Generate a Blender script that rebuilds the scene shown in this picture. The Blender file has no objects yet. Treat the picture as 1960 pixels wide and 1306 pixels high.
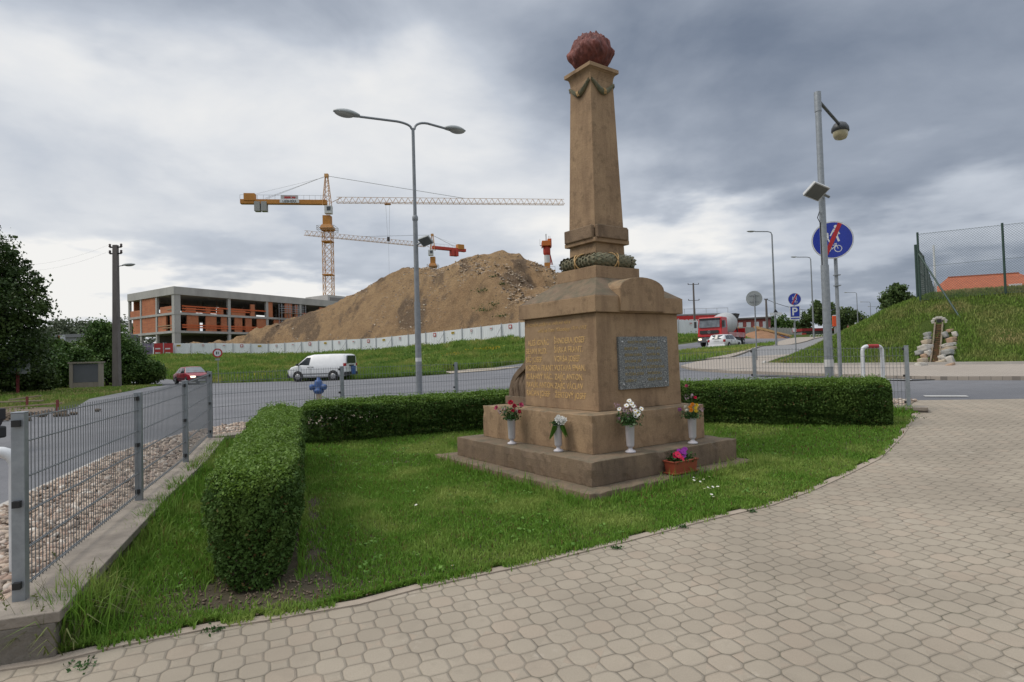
import bpy, bmesh, math, random
import numpy as np
from math import sin, cos, pi, radians, atan2, sqrt, hypot
from mathutils import Vector, Matrix, noise
from mathutils.geometry import tessellate_polygon
random.seed(7); RNG = np.random.default_rng(11)
C = bpy.context.scene.collection
scene = bpy.context.scene
# ------------------------------------------------------------------ camera
EYE = 1.5
cam = bpy.data.objects.new('camera', bpy.data.cameras.new('camera')); C.objects.link(cam)
_pit, _rol = radians(1.534), radians(-1.616)
_f = Vector((0, cos(_pit), sin(_pit))); _r0 = Vector((1, 0, 0)); _u0 = Vector((0, -sin(_pit), cos(_pit)))
_r = _r0*cos(_rol) + _u0*sin(_rol); _u = -_r0*sin(_rol) + _u0*cos(_rol)
mw = Matrix.Identity(4)
for i in range(3):
    mw[i][0], mw[i][1], mw[i][2] = _r[i], _u[i], -_f[i]
mw[2][3] = EYE
cam.matrix_world = mw
cam.data.sensor_width = 36; cam.data.lens = 36*1144.3/1960
cam.data.clip_start = .05; cam.data.clip_end = 6000
scene.camera = cam
# ------------------------------------------------------------------ light
scene.view_settings.view_transform = 'Standard'; scene.view_settings.look = 'None'
scene.view_settings.gamma = 1; scene.view_settings.exposure = 0
SUN_AZ, SUN_EL = radians(-97), radians(50)
sun = bpy.data.objects.new('sun', bpy.data.lights.new('sun', 'SUN')); C.objects.link(sun)
sun.data.energy = 1.9; sun.data.angle = radians(28); sun.data.color = (1, .93, .82)
sd = Vector((sin(SUN_AZ)*cos(SUN_EL), cos(SUN_AZ)*cos(SUN_EL), sin(SUN_EL)))
sun.rotation_euler = (-sd).to_track_quat('-Z', 'Y').to_euler()

class NT:
    """tiny node helper"""
    def __init__(s, tree): s.t = tree; s.n = tree.nodes; s.l = tree.links
    def new(s, typ, **kw):
        n = s.n.new(typ)
        for k, v in kw.items():
            if k.startswith('_'): setattr(n, k[1:], v)
        return n
    def put(s, sock, v):
        if isinstance(v, bpy.types.NodeSocket): s.l.new(v, sock)
        elif v is not None: sock.default_value = v
    def m(s, op, a, b=None, c=None, clamp=False):
        n = s.n.new('ShaderNodeMath'); n.operation = op; n.use_clamp = clamp
        s.put(n.inputs[0], a)
        if b is not None: s.put(n.inputs[1], b)
        if c is not None: s.put(n.inputs[2], c)
        return n.outputs[0]
    def vm(s, op, a, b=None):
        n = s.n.new('ShaderNodeVectorMath'); n.operation = op
        s.put(n.inputs[0], a)
        if b is not None: s.put(n.inputs[1], b)
        return n.outputs[0]
    def noise(s, vec, scale, detail=4, rough=.55, dist=0):
        n = s.n.new('ShaderNodeTexNoise')
        if vec is not None: s.l.new(vec, n.inputs['Vector'])
        n.inputs['Scale'].default_value = scale; n.inputs['Detail'].default_value = detail
        n.inputs['Roughness'].default_value = rough; n.inputs['Distortion'].default_value = dist
        return n.outputs['Fac']
    def noisec(s, vec, scale, detail=3):
        n = s.n.new('ShaderNodeTexNoise')
        if vec is not None: s.l.new(vec, n.inputs['Vector'])
        n.inputs['Scale'].default_value = scale; n.inputs['Detail'].default_value = detail
        return n.outputs['Color']
    def mix(s, fac, a, b, typ='MIX'):
        n = s.n.new('ShaderNodeMix'); n.data_type = 'RGBA'; n.blend_type = typ; n.clamp_factor = True
        s.put(n.inputs[0], fac)
        for k, v in ((6, a), (7, b)):
            if isinstance(v, (tuple, list)): v = tuple(v)[:3] + (1,)
            s.put(n.inputs[k], v)
        return n.outputs[2]
    def ramp(s, fac, stops):
        n = s.n.new('ShaderNodeValToRGB'); s.put(n.inputs[0], fac)
        cr = n.color_ramp
        while len(cr.elements) < len(stops): cr.elements.new(.5)
        for e, (p, c) in zip(cr.elements, stops):
            e.position = p; e.color = (c if isinstance(c, (tuple, list)) else (c, c, c))[:3] + (1,) if isinstance(c, (tuple, list)) else (c, c, c, 1)
        return n.outputs[0]
    def map(s, vec, scale=(1, 1, 1), rot=(0, 0, 0), loc=(0, 0, 0)):
        n = s.n.new('ShaderNodeMapping'); s.l.new(vec, n.inputs[0])
        n.inputs['Scale'].default_value = scale; n.inputs['Rotation'].default_value = rot; n.inputs['Location'].default_value = loc
        return n.outputs[0]
    def range(s, v, a, b, c=0, d=1):
        n = s.n.new('ShaderNodeMapRange'); s.put(n.inputs[0], v)
        for i, k in enumerate((a, b, c, d)): n.inputs[i+1].default_value = k
        return n.outputs[0]

# ------------------------------------------------------------------ sky: broken rain cloud over a physical sky
w = bpy.data.worlds.new('World'); scene.world = w; w.use_nodes = True
T_ = NT(w.node_tree); w.node_tree.nodes.clear()
tc = T_.new('ShaderNodeTexCoord').outputs['Generated']
sky = T_.new('ShaderNodeTexSky'); sky.sky_type = 'NISHITA'; sky.sun_disc = False
sky.sun_elevation = SUN_EL; sky.sun_rotation = SUN_AZ; sky.air_density = 1.5; sky.dust_density = 2
sep = T_.new('ShaderNodeSeparateXYZ'); T_.l.new(tc, sep.inputs[0])
X, Y, Z = sep.outputs
# cloud-deck coordinates: the view direction pierces a flat deck overhead
zz = T_.m('ADD', T_.m('MAXIMUM', Z, 0), .14)
cmb = T_.new('ShaderNodeCombineXYZ'); T_.put(cmb.inputs[0], T_.m('DIVIDE', X, zz)); T_.put(cmb.inputs[1], T_.m('DIVIDE', Y, zz))
deck = cmb.outputs[0]
az = T_.m('ARCTAN2', X, Y); el = T_.m('ARCSINE', Z)
n1 = T_.noisec(deck, .9, 4); n2 = T_.noisec(T_.map(deck, (1, 1, 1), loc=(3.1, 7.7, 0)), 3.2, 4)
s1 = T_.new('ShaderNodeSeparateColor'); T_.l.new(n1, s1.inputs[0]); s2 = T_.new('ShaderNodeSeparateColor'); T_.l.new(n2, s2.inputs[0])
def ctr(v, k, t=None):
    t = t or T_
    return t.m('MULTIPLY', t.m('SUBTRACT', v, .5), k)
azd = T_.m('ADD', az, T_.m('ADD', ctr(s1.outputs[0], .55), ctr(s2.outputs[0], .24)))
eld = T_.m('ADD', el, T_.m('ADD', ctr(s1.outputs[1], .22), ctr(s2.outputs[1], .14)))
# (azimuth, elevation, half width, half height, change of brightness) of each cloud mass
MASSES = [(0.552, 0.092, 0.402, 0.114, -0.05), (0.576, 0.37, 0.49, 0.201, -0.25), (0.291, 0.494, 0.288, 0.105, -0.15), (0.434, 0.211, 0.288, 0.044, 0.13), (0.221, 0.2, 0.175, 0.052, 0.22), (0.601, 0.236, 0.35, 0.044, -0.08), (-0.479, 0.374, 0.402, 0.131, 0.12), (-0.059, 0.412, 0.201, 0.105, 0.06), (-0.675, 0.451, 0.288, 0.052, -0.17), (-0.311, 0.511, 0.315, 0.048, -0.15), (-0.573, 0.186, 0.315, 0.044, -0.1), (-0.303, 0.144, 0.262, 0.039, -0.1), (-0.644, 0.193, 0.131, 0.061, 0.08), (-0.516, 0.134, 0.332, 0.039, 0.24), (-0.304, 0.103, 0.262, 0.035, 0.16), (-0.626, 0.263, 0.175, 0.044, -0.04), (0.008, 0.302, 0.227, 0.07, 0.04), (0.595, 0.074, 0.332, 0.044, -0.16), (0.315, 0.094, 0.175, 0.035, -0.03), (0.684, 0.174, 0.175, 0.052, 0.04), (-0.693, 0.101, 0.227, 0.061, 0.18)]
val = .82
for (a0, e0, sa, se, dv) in MASSES:
    qa = T_.m('POWER', T_.m('ABSOLUTE', T_.m('DIVIDE', T_.m('SUBTRACT', azd, a0), sa)), 2)
    qe = T_.m('POWER', T_.m('ABSOLUTE', T_.m('DIVIDE', T_.m('SUBTRACT', eld, e0), se)), 2)
    g = T_.m('POWER', 2.718, T_.m('MULTIPLY', T_.m('POWER', T_.m('ADD', qa, qe), 1.25), -1))
    val = T_.m('MULTIPLY_ADD', g, dv, val)
tcs = T_.map(tc, (1, 1, 1.9)); fb = T_.noise(tcs, 3.2, 6, .55, .3); fb2 = T_.noise(T_.map(deck, (1, 1, 1), loc=(9, 2, 0)), 3.5, 6, .6)
fbl = T_.noise(T_.map(deck, (1, 1, 1), loc=(5, 5, 0)), .8, 5, .55)
val = T_.m('ADD', val, T_.m('ADD', ctr(fb, .34), T_.m('ADD', ctr(fb2, .07), ctr(fbl, .10))))
col = T_.ramp(val, [(0, (.05, .07, .10)), (.35, (.105, .135, .195)), (.5, (.185, .225, .30)), (.65, (.35, .395, .475)), (.78, (.56, .605, .68)), (.9, (.79, .81, .84)), (1, (.95, .94, .92))])
low = T_.m('GREATER_THAN', Z, -.02)
col = T_.mix(low, (.12, .12, .10), col)
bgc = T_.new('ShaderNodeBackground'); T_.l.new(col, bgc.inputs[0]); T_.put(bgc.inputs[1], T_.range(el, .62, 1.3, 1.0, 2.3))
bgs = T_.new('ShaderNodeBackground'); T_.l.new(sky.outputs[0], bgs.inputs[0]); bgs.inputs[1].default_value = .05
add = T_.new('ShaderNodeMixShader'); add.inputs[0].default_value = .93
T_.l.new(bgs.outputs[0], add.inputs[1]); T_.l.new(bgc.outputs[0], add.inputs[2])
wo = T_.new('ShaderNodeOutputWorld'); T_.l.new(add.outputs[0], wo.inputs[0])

# ------------------------------------------------------------------ materials
def srgb(r, g, b):
    f = lambda c: (c/255/12.92) if c/255 <= .04045 else ((c/255+.055)/1.055)**2.4
    return (f(r), f(g), f(b))
def newmat(name):
    m = bpy.data.materials.new(name); m.use_nodes = True
    t = NT(m.node_tree); m.node_tree.nodes.clear()
    out = t.new('ShaderNodeOutputMaterial'); b = t.new('ShaderNodeBsdfPrincipled')
    t.l.new(b.outputs[0], out.inputs[0])
    t.b = b; t.out = out
    t.oc = t.new('ShaderNodeTexCoord').outputs['Object']
    return m, t
_mc = {}
def mat(name, c1, c2=None, scale=6, rough=.7, metal=0, bump=0, bscale=None, detail=5, stretch=(1, 1, 1), spec=.5):
    if name in _mc: return _mc[name]
    m, t = newmat(name)
    if c2 is None: c2 = tuple(x*.82 for x in c1)
    v = t.map(t.oc, stretch)
    f = t.noise(v, scale, detail, .6)
    t.put(t.b.inputs['Base Color'], t.mix(t.range(f, .3, .7), c1, c2))
    t.b.inputs['Roughness'].default_value = rough; t.b.inputs['Metallic'].default_value = metal
    t.b.inputs['Specular IOR Level'].default_value = spec
    if bump:
        bn = t.new('ShaderNodeBump'); bn.inputs['Strength'].default_value = 1; bn.inputs['Distance'].default_value = bump
        t.l.new(t.noise(v, bscale or scale*3, 6, .6), bn.inputs['Height']); t.l.new(bn.outputs[0], t.b.inputs['Normal'])
    _mc[name] = m; return m
def emit(name, c, s):
    m, t = newmat(name); t.b.inputs['Base Color'].default_value = (*c, 1)
    t.b.inputs['Emission Color'].default_value = (*c, 1); t.b.inputs['Emission Strength'].default_value = s
    return m
def leafmat(name, c1, c2, c3=None, rough=.55, trans=.25, nscale=.9, spec=.3, brown=0):
    """foliage: each leaf keeps a random tint, with soft clumps of another green"""
    m, t = newmat(name)
    at = t.new('ShaderNodeAttribute'); at.attribute_name = 'tint'; f = at.outputs['Fac']
    c = t.mix(f, c1, c2)
    if brown: c = t.mix(t.range(f, brown, brown+.004), c, (.16, .105, .04))
    if c3: c = t.mix(t.range(t.noise(t.oc, nscale, 4), .48, .66), c, c3)
    t.put(t.b.inputs['Base Color'], c); t.b.inputs['Roughness'].default_value = rough
    t.b.inputs['Specular IOR Level'].default_value = spec
    tr = t.new('ShaderNodeBsdfTranslucent'); t.put(tr.inputs[0], c)
    mx = t.new('ShaderNodeMixShader'); mx.inputs[0].default_value = trans
    t.l.new(t.b.outputs[0], mx.inputs[1]); t.l.new(tr.outputs[0], mx.inputs[2]); t.l.new(mx.outputs[0], t.out.inputs[0])
    return m

# ------------------------------------------------------------------ mesh helpers
class MB:
    def __init__(s): s.v = []; s.f = []; s.mi = []; s.sm = []
    def add(s, vs, fs, mi=0, smooth=False):
        o = len(s.v); s.v += [tuple(v) for v in vs]
        for f in fs: s.f.append([i+o for i in f]); s.mi.append(mi); s.sm.append(smooth)
        return s
    def box(s, cx, cy, cz, sx, sy, sz, rz=0, mi=0, top=1, topy=None):
        """box centred in x,y, bottom at cz; top = scale of the top face"""
        a, b = sx/2, sy/2; ty = top if topy is None else topy
        vs = [(-a, -b, 0), (a, -b, 0), (a, b, 0), (-a, b, 0), (-a*top, -b*ty, sz), (a*top, -b*ty, sz), (a*top, b*ty, sz), (-a*top, b*ty, sz)]
        c_, s_ = cos(rz), sin(rz)
        vs = [(cx+x*c_-y*s_, cy+x*s_+y*c_, cz+z) for x, y, z in vs]
        return s.add(vs, [(0, 3, 2, 1), (4, 5, 6, 7), (0, 1, 5, 4), (1, 2, 6, 5), (2, 3, 7, 6), (3, 0, 4, 7)], mi)
    def hexa(s, p, mi=0):
        return s.add(p, [(0, 3, 2, 1), (4, 5, 6, 7), (0, 1, 5, 4), (1, 2, 6, 5), (2, 3, 7, 6), (3, 0, 4, 7)], mi)
    def bar(s, a, b, w, h=None, mi=0):
        """square bar from a to b"""
        a, b = Vector(a), Vector(b); d = (b-a)
        if d.length < 1e-6: return s
        d.normalize(); up = Vector((0, 0, 1)) if abs(d.z) < .95 else Vector((1, 0, 0))
        x = d.cross(up).normalized()*(w/2); y = x.cross(d).normalized()*((h or w)/2)
        p = [a-x-y, a+x-y, a+x+y, a-x+y, b-x-y, b+x-y, b+x+y, b-x+y]
        return s.hexa(p, mi)
    def tube(s, pts, r, n=8, mi=0, caps=True, smooth=True):
        pts = [Vector(p) for p in pts]; k = len(pts); rs = r if isinstance(r, (list, tuple)) else [r]*k
        vs = []; ref = None
        for i, p in enumerate(pts):
            d = (pts[min(i+1, k-1)]-pts[max(i-1, 0)]).normalized()
            if ref is None: ref = Vector((1, 0, 0)) if abs(d.x) < .8 else Vector((0, 1, 0))
            x = (ref - d*ref.dot(d)).normalized(); y = d.cross(x); ref = x
            for j in range(n):
                a = 2*pi*j/n; vs.append(p + x*(rs[i]*cos(a)) + y*(rs[i]*sin(a)))
        fs = [(i*n+j, i*n+(j+1) % n, (i+1)*n+(j+1) % n, (i+1)*n+j) for i in range(k-1) for j in range(n)]
        s.add(vs, fs, mi, smooth)
        if caps: s.add(vs[:n], [tuple(range(n))[::-1]], mi); s.add(vs[-n:], [tuple(range(n))], mi)
        return s
    def lathe(s, prof, cx=0, cy=0, cz=0, n=20, mi=0, smooth=True, axis='z', close=True):
        vs = []
        for r, z in prof:
            for j in range(n):
                a = 2*pi*j/n
                if axis == 'z': vs.append((cx+r*cos(a), cy+r*sin(a), cz+z))
                elif axis == 'y': vs.append((cx+r*cos(a), cy+z, cz+r*sin(a)))
                else: vs.append((cx+z, cy+r*cos(a), cz+r*sin(a)))
        k = len(prof)
        fs = [(i*n+j, i*n+(j+1) % n, (i+1)*n+(j+1) % n, (i+1)*n+j) for i in range(k-1) for j in range(n)]
        s.add(vs, fs, mi, smooth)
        if close: s.add(vs[:n], [tuple(range(n))[::-1]], mi); s.add(vs[-n:], [tuple(range(n))], mi)
        return s
    def prism(s, poly, axis, a, b, mi=0):
        """extrude 2D poly along axis ('x': poly=(y,z), 'y': poly=(x,z), 'z': poly=(x,y))"""
        def P(u, v, t): return (t, u, v) if axis == 'x' else (u, t, v) if axis == 'y' else (u, v, t)
        n = len(poly); vs = [P(u, v, a) for u, v in poly] + [P(u, v, b) for u, v in poly]
        fs = [tuple(range(n)), tuple(range(n, 2*n))[::-1]] + [(i, (i+1) % n, n+(i+1) % n, n+i) for i in range(n)]
        return s.add(vs, fs, mi)
    def disc(s, c, nrm, r, n=20, mi=0, thick=0):
        c = Vector(c); q = Vector(nrm).normalized(); x = q.orthogonal().normalized(); y = q.cross(x)
        vs = [c + x*(r*cos(2*pi*j/n)) + y*(r*sin(2*pi*j/n)) for j in range(n)]
        if thick:
            vs2 = [v + q*thick for v in vs]
            s.add(vs+vs2, [tuple(range(n))[::-1], tuple(range(n, 2*n))] + [(j, (j+1) % n, n+(j+1) % n, n+j) for j in range(n)], mi)
        else: s.add(vs, [tuple(range(n))], mi)
        return s
    def build(s, name, mats, parent=None, bevel=0, seg=2, fix=True, sub=0):
        me = bpy.data.meshes.new(name); me.from_pydata(s.v, [], s.f)
        if not isinstance(mats, (list, tuple)): mats = [mats]
        for m in mats: me.materials.append(m)
        me.polygons.foreach_set('material_index', s.mi); me.polygons.foreach_set('use_smooth', s.sm)
        if fix:
            bm = bmesh.new(); bm.from_mesh(me); bmesh.ops.recalc_face_normals(bm, faces=bm.faces); bm.to_mesh(me); bm.free()
        o = bpy.data.objects.new(name, me); C.objects.link(o)
        if parent: o.parent = parent
        if bevel:
            b = o.modifiers.new('bevel', 'BEVEL'); b.width = bevel; b.segments = seg; b.limit_method = 'ANGLE'; b.angle_limit = radians(35)
        if sub:
            b = o.modifiers.new('sub', 'SUBSURF'); b.levels = sub; b.render_levels = sub
        return o
def npmesh(name, V, loops_per_face, F, m, parent=None, tint=None):
    me = bpy.data.meshes.new(name); nv = len(V); nf = len(F)
    me.vertices.add(nv); me.vertices.foreach_set('co', np.asarray(V, np.float32).ravel())
    me.loops.add(F.size); me.loops.foreach_set('vertex_index', F.astype(np.int32).ravel())
    me.polygons.add(nf); me.polygons.foreach_set('loop_start', np.arange(0, F.size, loops_per_face, dtype=np.int32))
    me.update(calc_edges=True)
    if tint is not None:
        a = me.attributes.new('tint', 'FLOAT', 'FACE'); a.data.foreach_set('value', tint.astype(np.float32))
    for mm in (m if isinstance(m, (list, tuple)) else [m]): me.materials.append(mm)
    o = bpy.data.objects.new(name, me); C.objects.link(o)
    if parent: o.parent = parent
    return o
def leaves(name, pts, size, m, parent=None, nrm=None, aspect=.6, jitter=1.0, fold=True):
    """one small pointed leaf (4-vertex diamond) at each point; pts are local to parent"""
    n = len(pts); d = RNG.normal(size=(n, 3))
    if nrm is not None: d = d*jitter + nrm*1.0
    d /= np.linalg.norm(d, axis=1, keepdims=True)+1e-9
    r = RNG.normal(size=(n, 3)); a = np.cross(d, r); a /= np.linalg.norm(a, axis=1, keepdims=True)+1e-9
    b = np.cross(d, a); s = (size*(RNG.uniform(.6, 1.35, n)))[:, None]
    V = np.stack([pts-a*s*.5, pts+b*s*aspect*.5+d*s*.12, pts+a*s*.5, pts-b*s*aspect*.5+d*s*.12], 1).reshape(-1, 3)
    F = np.arange(4*n).reshape(n, 4)
    return npmesh(name, V, 4, F, m, parent, RNG.random(n))
def empty(name, loc, rz=0, **kw):
    o = bpy.data.objects.new(name, None); C.objects.link(o); o.location = loc; o.rotation_euler = (0, 0, rz); o.empty_display_size = .3
    return tag(o, **kw)
def tag(o, label=None, cat=None, group=None, kind=None):
    if label: o['label'] = label
    if cat: o['category'] = cat
    if group: o['group'] = group
    if kind: o['kind'] = kind
    return o
def kids(o): return [c for c in bpy.data.objects if c.parent == o]
def copy_tree(o, parent=None):
    c = o.copy(); C.objects.link(c)
    if parent is not None: c.parent = parent
    for ch in kids(o): copy_tree(ch, c)
    return c
def text(body, size, name, m, parent, loc, rot, ext=.002, align='LEFT', shear=0, font_scale_x=1, bold=0):
    cu = bpy.data.curves.new(name, 'FONT'); cu.body = body; cu.size = size; cu.extrude = ext; cu.align_x = align
    cu.shear = shear; cu.offset = bold; cu.resolution_u = 3
    t = bpy.data.objects.new(name, cu); C.objects.link(t)
    dg = bpy.context.evaluated_depsgraph_get(); me = bpy.data.meshes.new_from_object(t.evaluated_get(dg))
    bpy.data.objects.remove(t); bpy.data.curves.remove(cu)
    for v in me.vertices: v.co.x *= font_scale_x
    me.materials.clear(); me.materials.append(m)
    o = bpy.data.objects.new(name, me); C.objects.link(o)
    if parent: o.parent = parent
    o.location = loc; o.rotation_euler = rot
    return o

# ------------------------------------------------------------------ terrain
CP = np.array([(0.0, 0.0, -0.08), (0.0, 3.0, 0.0), (-2.65, 3.25, 0.03), (-3.6, 5.6, 0.12), (-4.7, 9.3, 0.27), (6.3, 9.7, 0.42), (3.4, 6.7, 0.14), (0.7, 5.67, 0.065), (-1.12, 8.3, 0.085), (2.89, 7.18, 0.12), (6.0, 3.0, 0.1), (12.0, 3.0, 0.2), (8.2, 10.8, 0.5), (10.5, 13.8, 0.68), (12.3, 16.2, 0.82), (-8.0, 6.0, 0.1), (-7.3, 8.5, 0.1), (-12.0, 14.0, 0.12), (-22.0, 22.0, 0.15), (-2.5, 16.0, 0.4), (4.0, 16.0, 0.62), (-12.7, 40.0, 0.23), (-25.0, 46.5, 0.04), (-40.0, 40.0, 0.1), (0.0, 40.0, 0.6), (8.0, 30.0, 0.85), (14.0, 40.0, 1.2), (20.7, 61.0, 1.7), (45.0, 100.0, 2.6), (63.0, 112.7, 4.0), (32.0, 60.0, 2.2), (20.0, 30.0, 1.3), (45.0, 130.0, 4.5), (-20.0, 70.0, 1.3), (-45.0, 70.0, 1.6), (-70.0, 60.0, 0.8), (0.0, 58.0, 1.5), (60.0, 60.0, 3.0), (80.0, 100.0, 4.5), (-100.0, 100.0, 2.0), (0.0, 140.0, 4.0), (100.0, 150.0, 5.0), (-90.0, 160.0, 3.0), (-20.0, 8.0, 0.0), (20.0, -5.0, 0.0), (-15.0, -8.0, -0.2), (35.0, 20.0, 1.3), (-60.2, 104.0, 3.37), (-43.19, 106.0, 2.84), (-21.58, 95.0, 2.91), (-9.73, 86.0, 3.31), (-1.31, 78.5, 3.64), (14.91, 77.0, 4.11), (25.61, 80.0, 3.38), (22.5, 50.0, 1.8), (33.5, 64.0, 2.5), (-26.0, 40.0, 0.2)], float)
def phi(r2): return np.where(r2 > 1e-9, r2*np.log(np.maximum(r2, 1e-9)), 0)
_n = len(CP); _A = np.zeros((_n+3, _n+3)); _A[:_n, :_n] = phi(((CP[:, None, :2]-CP[None, :, :2])**2).sum(-1)) + np.eye(_n)*.5
_A[:_n, _n] = 1; _A[:_n, _n+1:] = CP[:, :2]; _A[_n, :_n] = 1; _A[_n+1:, :_n] = CP[:, :2].T
_W = np.linalg.solve(_A, np.r_[CP[:, 2], 0, 0, 0])
def base(x, y):
    x = np.asarray(x, float); y = np.asarray(y, float)
    xc = np.clip(x, -110, 110); yc = np.clip(y, -12, 160)
    r = _W[_n] + _W[_n+1]*xc + _W[_n+2]*yc
    for i in range(_n): r = r + _W[i]*phi((xc-CP[i, 0])**2+(yc-CP[i, 1])**2)
    return r
EMB = [(9.2, 21.9), (9.35, 20.6), (10.1, 19.0), (11.88, 17.2), (13.4, 16.1), (16.5, 14.4), (30, 7), (60, 0), (90, 30), (80, 90), (62.5, 95), (33.5, 58.0), (25.2, 48.3), (15.0, 31.6), (12.3, 27.5), (10.1, 23.6)]
def inpoly(x, y, P):
    ins = np.zeros(np.shape(x), bool); n = len(P)
    for i in range(n):
        x1, y1 = P[i]; x2, y2 = P[(i+1) % n]
        c = ((y1 > y) != (y2 > y)) & (x < (x2-x1)*(y-y1)/((y2-y1) or 1e-9)+x1); ins ^= c
    return ins
def pdist(x, y, P, closed=True):
    d = np.full(np.shape(x), 1e9); n = len(P)
    for i in range(n if closed else n-1):
        x1, y1 = P[i]; x2, y2 = P[(i+1) % n]; L = (x2-x1)**2+(y2-y1)**2+1e-12
        t = np.clip(((x-x1)*(x2-x1)+(y-y1)*(y2-y1))/L, 0, 1)
        d = np.minimum(d, np.hypot(x-x1-t*(x2-x1), y-y1-t*(y2-y1)))
    return d
def ground(x, y):
    x = np.asarray(x, float); y = np.asarray(y, float); z = base(x, y)
    d = np.where(inpoly(x, y, EMB), pdist(x, y, EMB), 0)
    t = np.clip(d/5.6, 0, 1); z = z + 2.35*(t*t*(3-2*t)*.45 + t*.55)
    return z
def gz(x, y): return float(ground(x, y))
def graded(a, b, fine0, fine1, st, g=1.12, mx=14):
    v = list(np.arange(fine0, fine1+1e-6, st)); s = st; p = fine1
    while p < b: s = min(s*g, mx); p += s; v.append(p)
    s = st; p = fine0
    while p > a: s = min(s*g, mx); p -= s; v.insert(0, p)
    return v
GX = graded(-160, 160, -7, 15, .5, 1.10, 8); GY = graded(-10, 220, -2, 24, .5, 1.08, 8)
def sheet(name, poly, off, m, kind='structure', parent=None, skirt=.0, holes=None):
    """a thin sheet laid over the terrain, cut on the terrain's own grid lines"""
    bm = bmesh.new(); vs = [bm.verts.new((x, y, 0)) for x, y in poly]; f = bm.faces.new(vs)
    bm.free(); bm = bmesh.new(); vs = [bm.verts.new((x, y, 0)) for x, y in poly]
    for a, b_, c in tessellate_polygon([[Vector((x, y, 0)) for x, y in poly]]): bm.faces.new((vs[a], vs[b_], vs[c]))
    xs = [p[0] for p in poly]; ys = [p[1] for p in poly]
    for g in GX:
        if min(xs) < g < max(xs): bmesh.ops.bisect_plane(bm, geom=bm.verts[:]+bm.edges[:]+bm.faces[:], plane_co=(g, 0, 0), plane_no=(1, 0, 0))
    for g in GY:
        if min(ys) < g < max(ys): bmesh.ops.bisect_plane(bm, geom=bm.verts[:]+bm.edges[:]+bm.faces[:], plane_co=(0, g, 0), plane_no=(0, 1, 0))
    if skirt:
        r = bmesh.ops.extrude_edge_only(bm, edges=[e for e in bm.edges if e.is_boundary])
        low = {v for v in r['geom'] if isinstance(v, bmesh.types.BMVert)}
    else: low = set()
    co = np.array([v.co[:2] for v in bm.verts]); z = ground(co[:, 0], co[:, 1])
    for v, h in zip(bm.verts, z): v.co.z = h + off - (skirt if v in low else 0)
    if not skirt:
        for f in bm.faces:
            if f.normal.z < 0: f.normal_flip()
    bm.normal_update()
    for f in bm.faces:
        if f.normal.z < -.5: f.normal_flip()
    me = bpy.data.meshes.new(name); bm.to_mesh(me); bm.free(); me.materials.append(m)
    o = bpy.data.objects.new(name, me); C.objects.link(o)
    if kind: o['kind'] = kind
    if parent: o.parent = parent
    return o
def curb(name, pts, wdt, h, m, down=.1, off=0, kind='structure', parent=None):
    """a kerb run of rectangular section following the ground"""
    b = MB(); P = []
    for (x0, y0), (x1, y1) in zip(pts[:-1], pts[1:]):
        k = max(1, int(hypot(x1-x0, y1-y0)/.8))
        P += [(x0+(x1-x0)*i/k, y0+(y1-y0)*i/k) for i in range(k)]
    P.append(pts[-1]); L = []
    for i, (x, y) in enumerate(P):
        a = P[max(i-1, 0)]; c = P[min(i+1, len(P)-1)]; dx, dy = c[0]-a[0], c[1]-a[1]; l = hypot(dx, dy); nx, ny = -dy/l*wdt/2, dx/l*wdt/2
        z = gz(x, y)+off; L.append([(x-nx, y-ny, z-down), (x+nx, y+ny, z-down), (x+nx, y+ny, z+h), (x-nx, y-ny, z+h)])
    vs = [v for s in L for v in s]; n = len(L)
    fs = [(4*i+j, 4*i+(j+1) % 4, 4*i+4+(j+1) % 4, 4*i+4+j) for i in range(n-1) for j in range(4)] + [(0, 1, 2, 3), (4*n-1, 4*n-2, 4*n-3, 4*n-4)]
    b.add(vs, fs); o = b.build(name, m, parent)
    if kind: o['kind'] = kind
    return o

# ================================================================== THE SETTING
GR_A, GR_B, GR_C = (.085, .14, .022), (.045, .085, .014), (.15, .16, .04)
def soilmat():
    m, t = newmat('ground_grass')
    n = t.noise(t.oc, .22, 5); n2 = t.noise(t.oc, 2.5, 5); n3 = t.noise(t.oc, 30, 3)
    c = t.mix(t.range(n, .35, .65), (.06, .095, .018), (.10, .12, .03))
    c = t.mix(t.range(n2, .55, .75), c, (.13, .105, .05)); c = t.mix(t.range(n3, .3, .7), c, (.04, .06, .012))
    t.put(t.b.inputs['Base Color'], c); t.b.inputs['Roughness'].default_value = .95; t.b.inputs['Specular IOR Level'].default_value = .1
    bn = t.new('ShaderNodeBump'); bn.inputs['Distance'].default_value = .05; t.l.new(n3, bn.inputs['Height']); t.l.new(bn.outputs[0], t.b.inputs['Normal'])
    return m
M_GROUND = soilmat()
gx, gy = np.array(sorted(set([-2500, -1200, -600, -300] + GX + [300, 600, 1200, 2500]))), np.array(sorted(set([-2500, -800, -200, -60] + GY + [350, 700, 1400, 3000])))
XX, YY = np.meshgrid(gx, gy, indexing='ij'); ZZ = ground(XX, YY)
V = np.stack([XX, YY, ZZ], -1).reshape(-1, 3); nY = len(gy)
I, J = np.meshgrid(np.arange(len(gx)-1), np.arange(nY-1), indexing='ij'); q = (I*nY+J).ravel()
o = npmesh('ground', V, 4, np.stack([q, q+nY, q+nY+1, q+1], 1), M_GROUND); o['kind'] = 'structure'

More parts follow.
